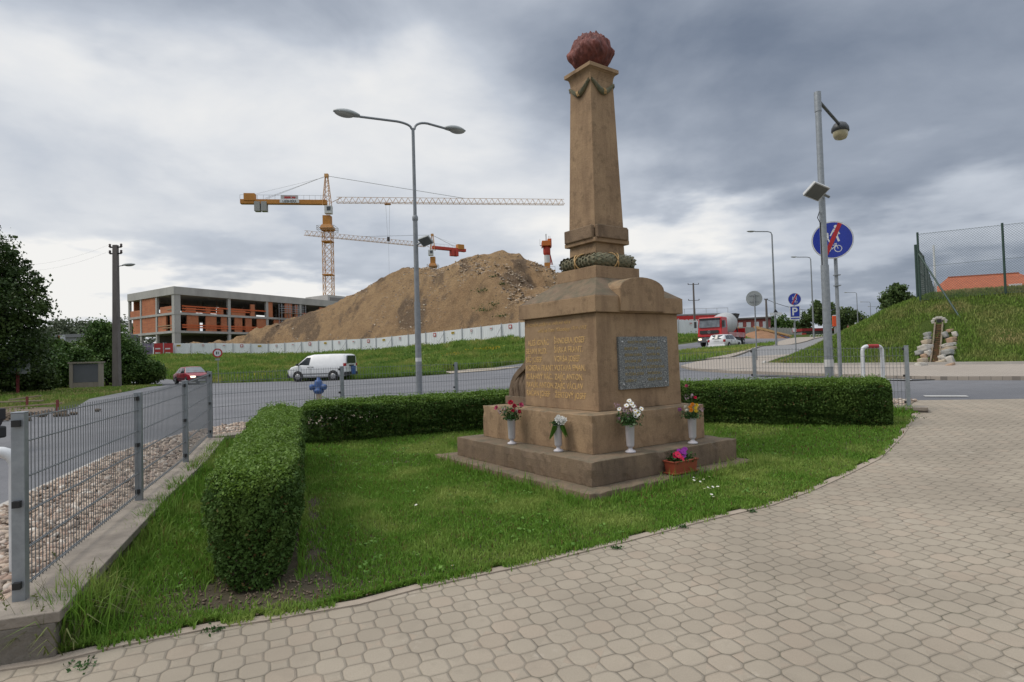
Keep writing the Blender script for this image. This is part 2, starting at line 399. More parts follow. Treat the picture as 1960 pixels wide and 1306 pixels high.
def asphaltmat():
    m, t = newmat('asphalt')
    n = t.noise(t.oc, 160, 3, .7); n2 = t.noise(t.map(t.oc, (.35, .9, 1), (0, 0, .5)), .5, 5); n3 = t.noise(t.oc, 3, 5)
    c = t.mix(t.range(n, .3, .7), (.085, .088, .098), (.15, .152, .165)); c = t.mix(t.range(n2, .4, .62, 0, .55), c, (.19, .19, .20)); c = t.mix(t.range(n3, .5, .75, 0, .35), c, (.09, .09, .095))
    t.put(t.b.inputs['Base Color'], c); t.b.inputs['Roughness'].default_value = .82
    bn = t.new('ShaderNodeBump'); bn.inputs['Distance'].default_value = .006; t.l.new(n, bn.inputs['Height']); t.l.new(bn.outputs[0], t.b.inputs['Normal'])
    return m
def pavermat(name, a, rot, c1, c2, cj, big=True, bump=.006):
    """octagon-and-square concrete pavers"""
    m, t = newmat(name)
    v = t.map(t.oc, (1/a, 1/a, 1), (0, 0, rot), (0.225, 0.302, 0)); sp = t.new('ShaderNodeSeparateXYZ')
    wob = t.noisec(t.oc, 2.2, 2); v = t.vm('ADD', v, t.vm('SCALE', t.vm('SUBTRACT', wob, (.5, .5, .5)), None)) if False else v
    t.l.new(v, sp.inputs[0]); x, y = sp.outputs[0], sp.outputs[1]
    ix, iy = t.m('FLOOR', t.m('ADD', x, .5)), t.m('FLOOR', t.m('ADD', y, .5))
    ax, ay = t.m('ABSOLUTE', t.m('SUBTRACT', x, ix)), t.m('ABSOLUTE', t.m('SUBTRACT', y, iy))
    mx = t.m('MAXIMUM', ax, ay); sm = t.m('ADD', ax, ay)
    cut = .625
    # rounded octagon distance
    e1 = t.m('SUBTRACT', .5, mx); e2 = t.m('MULTIPLY', t.m('SUBTRACT', cut, sm), .707)
    isoct = t.m('GREATER_THAN', e2, 0)
    wj = ctr(t.noise(t.oc, 14, 2), .022, t)
    do_ = t.m('SMOOTH_MIN', e1, e2, .10); dq = t.m('MULTIPLY', e2, -1)
    dj = t.m('ADD', t.m('ADD', t.m('MULTIPLY', do_, isoct), t.m('MULTIPLY', dq, t.m('SUBTRACT', 1, isoct))), wj)
    dj = t.m('MULTIPLY', dj, a)
    jn = t.range(dj, .0005, .0055)
    # id noise
    cx = t.new('ShaderNodeCombineXYZ'); t.put(cx.inputs[0], t.m('ADD', ix, t.m('MULTIPLY', t.m('SUBTRACT', 1, isoct), .37))); t.put(cx.inputs[1], iy)
    wn = t.new('ShaderNodeTexWhiteNoise'); wn.noise_dimensions = '3D'; t.l.new(cx.outputs[0], wn.inputs['Vector'])
    fn = t.noise(t.oc, 130, 4, .7); sn = t.noise(t.oc, .8, 5); st = t.noise(t.oc, 6, 5)
    c = t.mix(wn.outputs['Value'], c1, c2); w2 = t.new('ShaderNodeTexWhiteNoise'); w2.noise_dimensions = '3D'; t.l.new(t.vm('ADD', cx.outputs[0], (7.3, 1.1, 4.2)), w2.inputs['Vector']); c = t.mix(t.range(w2.outputs['Value'], .72, 1, 0, .4), c, (.41, .31, .235)); c = t.mix(t.range(fn, .3, .7, 0, .45), c, tuple(k*.62 for k in c1)); c = t.mix(t.range(sn, .42, .65, 0, .65), c, tuple(k*.72 for k in c2)); c = t.mix(t.range(st, .60, .70, 0, .35), c, tuple(k*.6 for k in c1)); c = t.mix(t.range(t.noise(t.oc, 2.6, 6, .7), .62, .72, 0, .35), c, (.50, .45, .38))
    gj = t.noise(t.oc, 1.4, 4)
    jc = t.mix(t.range(gj, .52, .7), cj, (.05, .055, .03))
    c = t.mix(t.m('MULTIPLY', t.m('SUBTRACT', 1, jn), t.range(t.noise(t.oc, 5, 3), .35, .65, .35, .8)), c, jc)
    t.put(t.b.inputs['Base Color'], c); t.b.inputs['Roughness'].default_value = .85; t.b.inputs['Specular IOR Level'].default_value = .3
    hh = t.m('ADD', t.range(dj, 0, .012), t.m('ADD', t.m('MULTIPLY', fn, .12), t.m('MULTIPLY', wn.outputs['Value'], .18)))
    bn = t.new('ShaderNodeBump'); bn.inputs['Distance'].default_value = bump; t.l.new(hh, bn.inputs['Height']); t.l.new(bn.outputs[0], t.b.inputs['Normal'])
    return m
def blockmat(name, w_, h_, rot, c1, c2, cj):
    m, t = newmat(name); b = t.new('ShaderNodeTexBrick'); t.l.new(t.map(t.oc, (1, 1, 1), (0, 0, rot)), b.inputs['Vector'])
    b.inputs['Color1'].default_value = (*c1, 1); b.inputs['Color2'].default_value = (*c2, 1); b.inputs['Mortar'].default_value = (*cj, 1)
    b.inputs['Scale'].default_value = 1; b.inputs['Brick Width'].default_value = w_; b.inputs['Row Height'].default_value = h_; b.inputs['Mortar Size'].default_value = .006
    n = t.noise(t.oc, .6, 4); t.put(t.b.inputs['Base Color'], t.mix(t.range(n, .35, .7, 0, .5), b.outputs[0], tuple(k*.75 for k in c1))); t.b.inputs['Roughness'].default_value = .88
    return m
M_ASPH = asphaltmat()
M_PAVE = pavermat('pavers', .162, .39, (.365, .315, .248), (.32, .274, .215), (.105, .09, .07))
M_SIDE = blockmat('sidewalk_pavers', .2, .1, .45, (.36, .31, .26), (.31, .27, .23), (.17, .15, .13))
M_SETT = blockmat('sett_lane', .16, .14, -.6, (.24, .235, .235), (.19, .19, .195), (.10, .10, .10))
M_CONC = mat('concrete', (.34, .31, .27), (.22, .20, .17), 5, .9, bump=.004, bscale=60)
M_CONCL = mat('concrete_light', (.42, .40, .37), (.33, .31, .28), 1.5, .9, bump=.003, bscale=40)
M_SOIL = mat('soil', (.075, .05, .032), (.04, .03, .02), 9, .95, bump=.012, bscale=40)
M_KERB = mat('kerb_stone', (.36, .30, .24), (.27, .225, .18), 7, .9, bump=.003, bscale=60)

LAWN_EDGE = [(-2.59, 3.02), (-2.4, 3.08), (-2.14, 3.24), (-1.76, 3.42), (-1.49, 3.5), (-1.0, 3.69), (-0.68, 3.9), (-0.33, 4.08), (0.07, 4.27), (0.81, 4.68), (1.57, 5.13), (2.25, 5.48), (2.88, 5.94), (4.15, 6.99), (5.1, 8.04), (6.44, 9.67)]
WALL = [(-2.68, 3.25), (-3.53, 5.63), (-4.08, 7.44), (-4.70, 9.27)]
BACK = [(-4.70, 9.27), (-3.22, 11.25), (-1.12, 11.8), (1.75, 11.85), (4.42, 10.95), (6.40, 9.72)]
LAWN = LAWN_EDGE + BACK[::-1][:-1] + WALL[::-1]
road = [(-4, .5), (-4.5, 3.5), (-5.06, 5.9), (-5.93, 8.8), (-5.98, 11.35), (-5.5, 12.4), (-3.5, 13.1), (-1, 13.4), (2, 13.4), (4.8, 12.4), (7.2, 10.9), (8.91, 10.47), (20, 5.2), (40, -4), (44, 0), (22, 8.5), (11.19, 13.13), (9.9, 13.88), (9.16, 14.63), (8.0, 16.5), (6.9, 19), (6.6, 22), (7.3, 26), (9.5, 31), (13.5, 37.5), (20, 48), (32, 63), (60, 100), (100, 150), (94, 155), (50, 103), (26, 72), (16, 64), (6, 56), (-1, 47), (-4.2, 40.2), (-10, 39.4), (-14.1, 42.4), (-23.6, 48), (-40, 62), (-60, 85), (-66, 80), (-44, 58), (-27, 46.5), (-21.5, 34), (-18.2, 25.7), (-14.5, 19.7), (-15.5, 18.1), (-40, 16), (-60, -9), (-5, -9)]
sheet('road', road, .012, M_ASPH, skirt=.1)
pave = LAWN_EDGE + [(6.5, 9.8), (7.2, 10.9), (8.91, 10.47), (20, 5.2), (20, -9), (-9, -9), (-9, 2.6), (-3.4, 2.95)]
sheet('pavement', pave, .020, M_PAVE, skirt=.1)
lawn_o = sheet('lawn_soil', LAWN, .028, mat('lawn_soil', (.075, .055, .035), (.05, .045, .02), 12, .95, bump=.01, bscale=50))
gravel_poly = [(-2.8, 2.9)] + [(x-.1, y+.05) for x, y in WALL] + [(x, y+.14) for x, y in BACK[1:]] + [(7.2, 10.75), (4.8, 12.2), (2, 13.2), (-1, 13.2), (-3.5, 12.9), (-5.6, 12.1), (-5.9, 10.9), (-5.85, 8.8), (-5.0, 5.9), (-4.4, 3.5), (-4, 2.7)]
sheet('gravel_bed', gravel_poly, .032, mat('gravel_bed', (.34, .27, .20), (.20, .155, .115), 30, .95, bump=.01, bscale=60))
curb('road_kerb', [(-4.0, 1.2), (-4.42, 3.5), (-5.03, 5.9), (-5.89, 8.8), (-5.95, 11.1), (-5.62, 12.2), (-3.5, 13.0), (-1, 13.3), (2, 13.3), (4.8, 12.3), (7.0, 10.95)], .12, .05, M_CONCL)
curb('lawn_kerb', [(x+.025, y-.04) for x, y in LAWN_EDGE], .075, .028, M_KERB)
side = [(6.6, 22), (6.9, 19), (8.0, 16.5), (9.16, 14.63), (9.9, 13.88), (11.19, 13.13), (22, 8.5), (44, 0), (44, 3.5), (30, 7.0), (16.5, 14.35), (13.4, 16.05), (11.88, 17.15), (10.1, 18.95), (9.3, 20.6), (9.1, 21.9), (10.05, 23.7), (12.3, 27.6), (15.0, 31.9), (12.2, 33.4), (9.5, 30.9), (7.3, 26)]
sheet('sidewalk', side, .10, M_SIDE, skirt=.2)
lane = [(12.2, 33.4), (15.0, 31.9), (25.2, 48.4), (33.5, 58.2), (62.5, 95.2), (100, 140), (97, 143), (58.8, 98), (30.5, 61.5), (21.5, 51)]
sheet('lane', lane, .055, M_SETT, skirt=.1)
strip = [(12.1, 33.5), (21.4, 51.1), (30.4, 61.6), (58.7, 98.1), (56.5, 99.5), (28.0, 63.3), (18.4, 52.2), (10.4, 34.2)]
sheet('footpath', strip, .12, M_SIDE, skirt=.2)
curb('sidewalk_kerb', [(9.9, 23.5), (9.15, 21.9), (9.33, 20.6), (10.1, 19.0), (11.88, 17.2), (13.4, 16.1), (16.5, 14.4), (30, 7.05)], .1, .17, M_CONCL)
apx = [(7.4, 17.3), (8.0, 16.5), (9.1, 14.7), (9.85, 13.95), (9.2, 14.0), (8.1, 15.2), (6.9, 17.3)]
sheet('ramp_patch', apx, .03, mat('patch', (.075, .075, .08), (.06, .06, .06), 3, .9))
M_WHITE = mat('road_paint', (.62, .61, .58), (.45, .44, .42), 9, .8)
sheet('road_marking', [(7.80, 11.42), (8.42, 11.16), (8.37, 11.02), (7.75, 11.28)], .026, M_WHITE)
sheet('road_marking', [(8.55, 14.75), (9.35, 14.05), (9.3, 13.98), (8.5, 14.68)], .040, M_WHITE)
island = [(5, 38), (9.0, 33.9), (10.5, 33.2), (11.6, 34.8), (17.0, 43.2), (21, 50.5), (27.8, 62.5), (26, 63), (16.5, 53), (9, 46)]
ISL2 = [(-16, 43.2), (-10, 40.2), (-4.6, 41.0), (-4.9, 42.6), (-9.5, 43.6), (-15, 45.5)]
sheet('grass_island', island, .07, M_GROUND, skirt=.2)
sheet('bare_path', [(-9.8, 43.9), (-4.7, 42.9), (-4.2, 40.6), (-1.2, 41.6), (.8, 44.5), (-4, 46), (-9, 46.2)], .05, mat('dusty_path', (.36, .31, .25), (.28, .24, .19), 3, .95))
DIRT = [(-14.3, 18.7), (-15.6, 17.9), (-22, 15.9), (-26, 18), (-20, 22.0), (-15.8, 20.6)]
sheet('dirt_patch', DIRT, .05, mat('dirt', (.16, .115, .08), (.11, .085, .06), 3, .95, bump=.02, bscale=12))

# ---------------------------------------------------------------- lawn, verge and bank vegetation
M_LAWN = leafmat('lawn_blades', (.18, .33, .046), (.10, .205, .026), (.29, .37, .09), rough=.6, trans=.3, nscale=1.1, spec=.2, brown=.94)
M_MEADOW = leafmat('meadow_blades', (.21, .31, .06), (.10, .19, .035), (.33, .34, .10), rough=.7, trans=.3, nscale=.35, spec=.1)
M_DRY = leafmat('embankment_blades', (.19, .27, .055), (.11, .19, .035), (.34, .29, .13), rough=.7, trans=.25, nscale=.45, spec=.1)
def blades(name, x, y, h, wd, m, lean=.35, z0=0, label=None, kind='stuff', zfun=None):
    n = len(x); z = (zfun or ground)(x, y)+z0; a = RNG.uniform(0, 2*pi, n); dx, dy = np.cos(a), np.sin(a)
    l = RNG.normal(0, lean, n); la = RNG.uniform(0, 2*pi, n); lx, ly = np.cos(la)*l*h, np.sin(la)*l*h; wd = np.broadcast_to(wd, n)
    p0 = np.stack([x-dx*wd/2, y-dy*wd/2, z], 1); p1 = np.stack([x+dx*wd/2, y+dy*wd/2, z], 1)
    p2 = np.stack([x+lx*.35+dx*wd*.38, y+ly*.35+dy*wd*.38, z+h*.6], 1); p3 = np.stack([x+lx*.35-dx*wd*.38, y+ly*.35-dy*wd*.38, z+h*.6], 1)
    p4 = np.stack([x+lx, y+ly, z+h*np.sqrt(np.clip(1-l*l*.5, .3, 1))], 1); p5 = p4
    V = np.stack([p0, p1, p2, p3, p4], 1).reshape(-1, 3); b = np.arange(n)*5
    T1 = np.stack([b, b+1, b+2], 1); T2 = np.stack([b, b+2, b+3], 1); T3 = np.stack([b+3, b+2, b+4], 1)
    F = np.stack([T1, T2, T3], 1).reshape(-1, 3)
    o = npmesh(name, V, 3, F, m, None, np.repeat(RNG.random(n), 3)); return tag(o, label, 'grass' if label else None, None, kind)
def fbm(x, y, s, seed=0):
    """cheap value noise on numpy arrays, 0..1"""
    r = np.zeros_like(x); a = 1; tot = 0
    for k in range(3):
        u, v = x*s+seed*13.7, y*s+seed*7.3; iu, iv = np.floor(u), np.floor(v); fu, fv = u-iu, v-iv; fu = fu*fu*(3-2*fu); fv = fv*fv*(3-2*fv)
        hsh = lambda i, j: np.mod(np.sin(i*127.1+j*311.7)*43758.5453, 1)
        r += a*(hsh(iu, iv)*(1-fu)*(1-fv)+hsh(iu+1, iv)*fu*(1-fv)+hsh(iu, iv+1)*(1-fu)*fv+hsh(iu+1, iv+1)*fu*fv); tot += a; a *= .5; s *= 2.1
    return r/tot
MONC = (1.135, 7.74); MYAW = radians(34.67)
def mlocal(x, y):
    dx, dy = x-MONC[0], y-MONC[1]; return dx*cos(MYAW)+dy*sin(MYAW), -dx*sin(MYAW)+dy*cos(MYAW)
HEDGE_L = [(-1.40, 3.87), (-2.98, 8.5), (-3.58, 8.5), (-2.0, 3.87)]
def inhedgeL(x, y, g=0): return inpoly(x, y, [(-1.40+g, 3.87-g), (-2.98+g, 8.5), (-3.58-g, 8.5), (-2.0-g, 3.87-g)])
def scatter(poly, n, dens=None):
    P = np.array(poly); lo, hi = P.min(0), P.max(0); out = []; c = 0
    while c < n:
        x = RNG.uniform(lo[0], hi[0], n*2); y = RNG.uniform(lo[1], hi[1], n*2); k = inpoly(x, y, poly)
        if dens is not None: k &= RNG.random(n*2) < dens(x, y)
        out.append(np.stack([x[k], y[k]], 1)); c += int(k.sum())
    o = np.concatenate(out)[:n]; return o[:, 0], o[:, 1]
def lawn_d(x, y):
    d = np.clip((5.2/np.hypot(x, y))**1.6, .18, 1); u, v = mlocal(x, y)
    d = np.where((np.abs(u+.209) < 1.30) & (np.abs(v-.144) < 1.57), 0, d); d = np.where(inhedgeL(x, y, -.03), 0, d)
    soil = np.exp(-((x+1.65)/.62)**2-((y-3.78)/.27)**2)+np.exp(-((x+1.34-(y-4)*-.34)/.10)**2)*(y < 6.2)*(y > 3.8)*.75
    d = d*np.clip(1.05-1.3*soil*(.5+fbm(x, y, 6, 3)), .04, 1); return d*(.55+.6*fbm(x, y, 1.3, 1))
x, y = scatter(LAWN, 230000, lawn_d)
dk = pdist(x, y, LAWN_EDGE, False); u, v = mlocal(x, y); dm = np.maximum(np.abs(u+.209)-1.332, np.abs(v-.144)-1.6)
hgt = RNG.uniform(.022, .055, len(x))*(.7+.7*fbm(x, y, 2.2, 5))
hgt += np.where((dm < .16) & (dm > -.05), RNG.random(len(x))**2*.05, 0) + .09*np.exp(-pdist(x, y, WALL, False)/.25)*RNG.random(len(x))**1.5+.05*np.exp(-pdist(x, y, HEDGE_L)/.15)*RNG.random(len(x))
t_ = RNG.random(9000); ii = (t_*(len(LAWN_EDGE)-1)).astype(int); ff = t_*(len(LAWN_EDGE)-1)-ii; LE_ = np.array(LAWN_EDGE); e_ = LE_[ii]+(LE_[ii+1]-LE_[ii])*ff[:, None]; jit = np.abs(RNG.normal(0, .035, 9000))*(fbm(e_[:, 0], e_[:, 1], 4, 12) > .42)-.01
x = np.r_[x, e_[:, 0]+jit*.5]; y = np.r_[y, e_[:, 1]-jit]; hgt = np.r_[hgt, RNG.uniform(.02, .06, 9000)]
blades('lawn', x, y, hgt, .0045+.0011*np.hypot(x, y), M_LAWN, .5, .02, 'short green lawn around the stone memorial inside the hedge')
x = RNG.normal(-1.55, .45, 420); y = RNG.normal(3.78, .22, 420); k = inpoly(x, y, LAWN); x, y = x[k], y[k]
LITTER = np.stack([x, y, ground(x, y)+.035], 1)
# long unmown grass where the mower does not reach
xs_, ys_ = [], []
for (ax, ay), (bx, by), n in [((-2.44, 3.12), (-2.56, 3.6), 260), ((-2.50, 3.15), (-3.35, 5.6), 2800), ((-3.35, 5.6), (-3.95, 7.4), 1600), ((-3.95, 7.4), (-4.55, 9.2), 1800), ((5.4, 9.4), (6.35, 9.65), 700)]:
    t = RNG.random(n); xs_.append(ax+(bx-ax)*t+np.abs(RNG.normal(0, .11, n))); ys_.append(ay+(by-ay)*t+RNG.normal(0, .06, n))
for (lx, ly, n) in [(-1.56, None, 420), (None, -1.47, 420)]:
    t = RNG.uniform(-1.5, 1.7, n)
    if lx is not None: u, v = lx-np.abs(RNG.normal(0, .06, n)), t
    else: u, v = t*.8-.2, ly-np.abs(RNG.normal(0, .06, n))
    xs_.append(MONC[0]+u*cos(MYAW)-v*sin(MYAW)); ys_.append(MONC[1]+u*sin(MYAW)+v*cos(MYAW))
x, y = np.concatenate(xs_), np.concatenate(ys_); k = inpoly(x, y, LAWN); x, y = x[k], y[k]
blades('tall_grass', x, y, RNG.uniform(.05, .19, len(x))*(.5+fbm(x, y, 3, 8))*(1+.7*np.exp(-((x+2.38)**2+(y-3.3)**2)/.09)), .006+.0006*y, M_LAWN, .45, .02, 'long uncut grass along the fence wall and the memorial slab')

MEADOW = [(-70, 95), (-52, 104), (-30, 99), (-12, 88), (2, 77.5), (26, 81), (60, 100), (52, 103), (26, 73), (15.5, 65), (5.5, 57), (-1.5, 47.5), (-4.3, 44.8), (-10, 45.5), (-14.1, 43), (-23.6, 48.6), (-40, 62.6), (-60, 86)]
x, y = scatter(MEADOW, 150000, lambda x, y: np.clip(50/np.hypot(x, y), .2, 1)*(.35+.65*(fbm(x, y, .35, 2) > .45)))
h = RNG.uniform(.2, .7, len(x))*(.25+2.2*np.clip(fbm(x, y, .3, 6)-.25, 0, 1))
blades('meadow', x, y, h, .045+.0012*np.hypot(x, y), M_MEADOW, .5, -.02, 'rough green bank of tall weeds below the white hoarding')
M_YEL = leafmat('yellow_blossom', (.55, .42, .03), (.4, .32, .03), rough=.8, trans=.1)
xs_, ys_ = [], []
for (cx, cy, sx, sy, n) in [(-3.2, 66, .9, .5, 110), (-1.9, 66, .5, .4, 60), (-.7, 57, .8, .4, 80), (-6.5, 64, .6, .3, 30), (-19, 55, 1.4, .7, 70), (-22, 53, 1.2, .6, 50)]:
    xs_.append(RNG.normal(cx, sx, n)); ys_.append(RNG.normal(cy, sy, n))
x, y = np.concatenate(xs_), np.concatenate(ys_); z = ground(x, y)+RNG.uniform(.15, .5, len(x))
tag(leaves('yellow_flowers', np.stack([x, y, z], 1), .13, M_YEL, aspect=1), 'patches of yellow weed blossom on the green bank', 'flowers', kind='stuff')
x, y = scatter([(p[0], p[1]) for p in [(9.3, 21.9), (9.5, 20.6), (10.2, 19.1), (11.95, 17.4), (13.4, 16.25), (16.5, 14.55), (30, 7.3), (34, 22), (30, 34), (46, 72), (33.5, 57.5), (25.2, 47.9), (15.0, 31.3), (12.3, 27.3), (10.2, 23.6)]], 230000, lambda x, y: np.clip(18/np.hypot(x, y), .1, 1)*np.where((np.abs(x-.708*y) < .5) & (y < 19.8), .06, 1))
blades('embankment_grass', x, y, RNG.uniform(.05, .16, len(x))*(.35+1.1*fbm(x, y, .8, 9)), .010+.0008*np.hypot(x, y), M_DRY, .6, 0, 'patchy green and dry grass on the steep embankment')
VERGE = [(-15.4, 18.3), (-18.4, 25.9), (-21.8, 34.2), (-27.4, 46.8), (-44.5, 58.5), (-50, 55), (-40, 42), (-36, 30), (-30, 20), (-22, 17)]
x, y = scatter(VERGE, 26000, lambda x, y: .4+.6*(fbm(x, y, .6, 4) > .4))
blades('verge_grass', x, y, RNG.uniform(.05, .18, len(x)), .03+.0008*np.hypot(x, y), M_DRY, .5, 0, 'worn grass verge between the road and the dark shrubs')
x, y = scatter(island, 14000, lambda x, y: .4+.6*fbm(x, y, .5, 4)); x2, y2 = scatter(ISL2, 9000)
x, y = np.r_[x, x2], np.r_[y, y2]
blades('island_grass', x, y, RNG.uniform(.08, .4, len(x)), .07, M_MEADOW, .5, .05, 'weedy grass on the traffic islands in the road')

# ---------------------------------------------------------------- gravel
def stones(name, pts, r, m, label):
    t_ = (1+5**.5)/2; ico = np.array([(-1, t_, 0), (1, t_, 0), (-1, -t_, 0), (1, -t_, 0), (0, -1, t_), (0, 1, t_), (0, -1, -t_), (0, 1, -t_), (t_, 0, -1), (t_, 0, 1), (-t_, 0, -1), (-t_, 0, 1)])/1.9
    fc = np.array([(0, 11, 5), (0, 5, 1), (0, 1, 7), (0, 7, 10), (0, 10, 11), (1, 5, 9), (5, 11, 4), (11, 10, 2), (10, 7, 6), (7, 1, 8), (3, 9, 4), (3, 4, 2), (3, 2, 6), (3, 6, 8), (3, 8, 9), (4, 9, 5), (2, 4, 11), (6, 2, 10), (8, 6, 7), (9, 8, 1)])
    n = len(pts); sc = r*RNG.uniform(.5, 1.3, (n, 1, 1))*np.stack([RNG.uniform(.8, 1.3, n), RNG.uniform(.6, 1, n), RNG.uniform(.4, .75, n)], 1)[:, None, :]
    V = ico[None]*(1+RNG.normal(0, .12, (n, 12, 1)))*sc; a = RNG.uniform(0, 2*pi, n); c_, s_ = np.cos(a)[:, None], np.sin(a)[:, None]
    b = RNG.normal(0, .35, n)[:, None]; V[..., 2] += V[..., 0]*b
    Vx = V[..., 0]*c_-V[..., 1]*s_; Vy = V[..., 0]*s_+V[..., 1]*c_; V = np.stack([Vx, Vy, V[..., 2]], -1)+pts[:, None, :]
    F = (fc[None]+(np.arange(n)*12)[:, None, None]).reshape(-1, 3)
    o = npmesh(name, V.reshape(-1, 3), 3, F, m, None, np.repeat(RNG.random(n), 20)); me = o.data
    me.polygons.foreach_set('use_smooth', np.ones(len(me.polygons), bool)); return tag(o, label, 'gravel', None, 'stuff')
def stonemat():
    m, t = newmat('pebbles'); at = t.new('ShaderNodeAttribute'); at.attribute_name = 'tint'
    c = t.ramp(at.outputs['Fac'], [(0, (.16, .125, .10)), (.3, (.34, .27, .21)), (.6, (.46, .37, .29)), (.85, (.30, .20, .15)), (1, (.58, .53, .46))])
    t.put(t.b.inputs['Base Color'], c); t.b.inputs['Roughness'].default_value = .8; return m
x, y = scatter(gravel_poly, 15000, lambda x, y: np.clip((5/np.hypot(x, y))**1.2, .25, 1)); z = ground(x, y)+.04+RNG.uniform(0, .02, len(x))
stones('gravel', np.stack([x, y, z], 1), .036, stonemat(), 'beige pebble gravel between the mesh fence and the road')

lt_ = stones('litter', LITTER, .010, mat('litter_brown', (.12, .08, .05), (.22, .17, .12), 60, .9), 'dry leaf litter and small clods on bare soil at the near foot of the hedge'); lt_['category'] = 'litter'
# broad leaved weeds in the lawn
M_CLV = leafmat('lawn_weed_leaf', (.16, .30, .05), (.10, .22, .03), rough=.6)
x, y = scatter(LAWN, 260, lambda x, y: np.where(inhedgeL(x, y, .05) | (np.hypot(*mlocal(x, y)) < 1.9), 0, (fbm(x, y, .9, 14) > .5)*.9+.05)); pts = []
for a_, c_ in zip(x, y):
    k = 9; q = RNG.normal(0, .022, (k, 3)); q[:, 2] = np.abs(q[:, 2])*.5; pts.append(q+np.array([a_, c_, gz(a_, c_)+.045]))
tag(leaves('lawn_weeds', np.concatenate(pts), .028, M_CLV, nrm=np.tile([0, 0, 1.0], (9*len(x), 1)), jitter=.6, aspect=.8), 'broad leaved clover and plantain patches scattered through the lawn', 'weeds', kind='stuff')
# tall weeds and young bushes on the bank
M_TW = leafmat('tall_weed_leaf', (.13, .23, .05), (.075, .15, .03), (.20, .27, .08), rough=.7, trans=.3, nscale=.2, spec=.1)
x, y = scatter(MEADOW, 340, lambda x, y: (fbm(x, y, .16, 15) > .5)*.9+.06); pts = []
for a_, c_ in zip(x, y):
    s_ = RNG.uniform(.35, 1.15); k = int(70*s_); q = RNG.normal(0, 1, (k, 3))*np.array([.55, .55, .30])*s_; q[:, 2] = np.abs(q[:, 2])*1.4; pts.append(q+np.array([a_, c_, gz(a_, c_)]))
tag(leaves('tall_weeds', np.concatenate(pts), .17, M_TW, aspect=.6), 'tall bushy weeds growing over the green bank below the hoarding', 'weeds', kind='stuff')

# ---------------------------------------------------------------- low wall under the fences
def wall_run(name, pts, top, label, w_=.30, capw=.34):
    root = empty(name, (pts[0][0], pts[0][1], gz(*pts[0])), label=label, cat='wall'); o0 = root.location
    for nm, wd, z0, z1, m in (('wall_body', w_, -.45, -.055, mat('rough_concrete', (.20, .175, .145), (.11, .10, .085), 6, .95, bump=.015, bscale=25)), ('coping', capw, -.055, 0, mat('coping_concrete', (.30, .26, .215), (.17, .145, .12), 4, .9, bump=.008, bscale=30))):
        b = MB(); L = []; n = len(pts)
        for i, (x, y) in enumerate(pts):
            a, c = pts[max(i-1, 0)], pts[min(i+1, n-1)]; dx, dy = c[0]-a[0], c[1]-a[1]; l = hypot(dx, dy); nx, ny = -dy/l*wd/2, dx/l*wd/2; zt = top[i]
            L.append([(x-nx, y-ny, zt+z0), (x+nx, y+ny, zt+z0), (x+nx, y+ny, zt+z1), (x-nx, y-ny, zt+z1)])
        vs = [(v[0]-o0[0], v[1]-o0[1], v[2]-o0[2]) for s in L for v in s]
        fs = [(4*i+j, 4*i+(j+1) % 4, 4*i+4+(j+1) % 4, 4*i+4+j) for i in range(n-1) for j in range(4)] + [(0, 1, 2, 3), (4*n-1, 4*n-2, 4*n-3, 4*n-4)]
        b.add(vs, fs).build(nm, m, root, bevel=.006)
    return root
def dens(pts, zs, k=4):
    P, Zs = [], []
    for i in range(len(pts)-1):
        for j in range(k): t = j/k; P.append((pts[i][0]+(pts[i+1][0]-pts[i][0])*t, pts[i][1]+(pts[i+1][1]-pts[i][1])*t)); Zs.append(zs[i]+(zs[i+1]-zs[i])*t)
    return P+[pts[-1]], Zs+[zs[-1]]
sh = lambda P, d: [(x+d[0], y+d[1]) for x, y in P]
WL = sh(WALL, (.06, 0)); P_, Z_ = dens([(-2.50, 3.02)]+WL[1:3]+[(-4.58, 9.1)], [.272, .262, .315, .405]); wall_run('fence_wall', P_, Z_, 'low pebbly concrete wall with pale coping under the left mesh fence')
wall_run('fence_wall', [(-2.68, 3.10), (-3.0, 3.08), (-3.35, 3.05)], [.262, .262, .262], 'short stub of low concrete wall turning off at the near end of the left fence')
BZ = [.40, .41, .42, .47, .53, .52]
P_, Z_ = dens([(-4.72, 9.35)]+BACK[1:5]+[(6.62, 9.60)], BZ); wall_run('fence_wall', P_, Z_, 'low concrete wall under the back mesh fence behind the hedge')

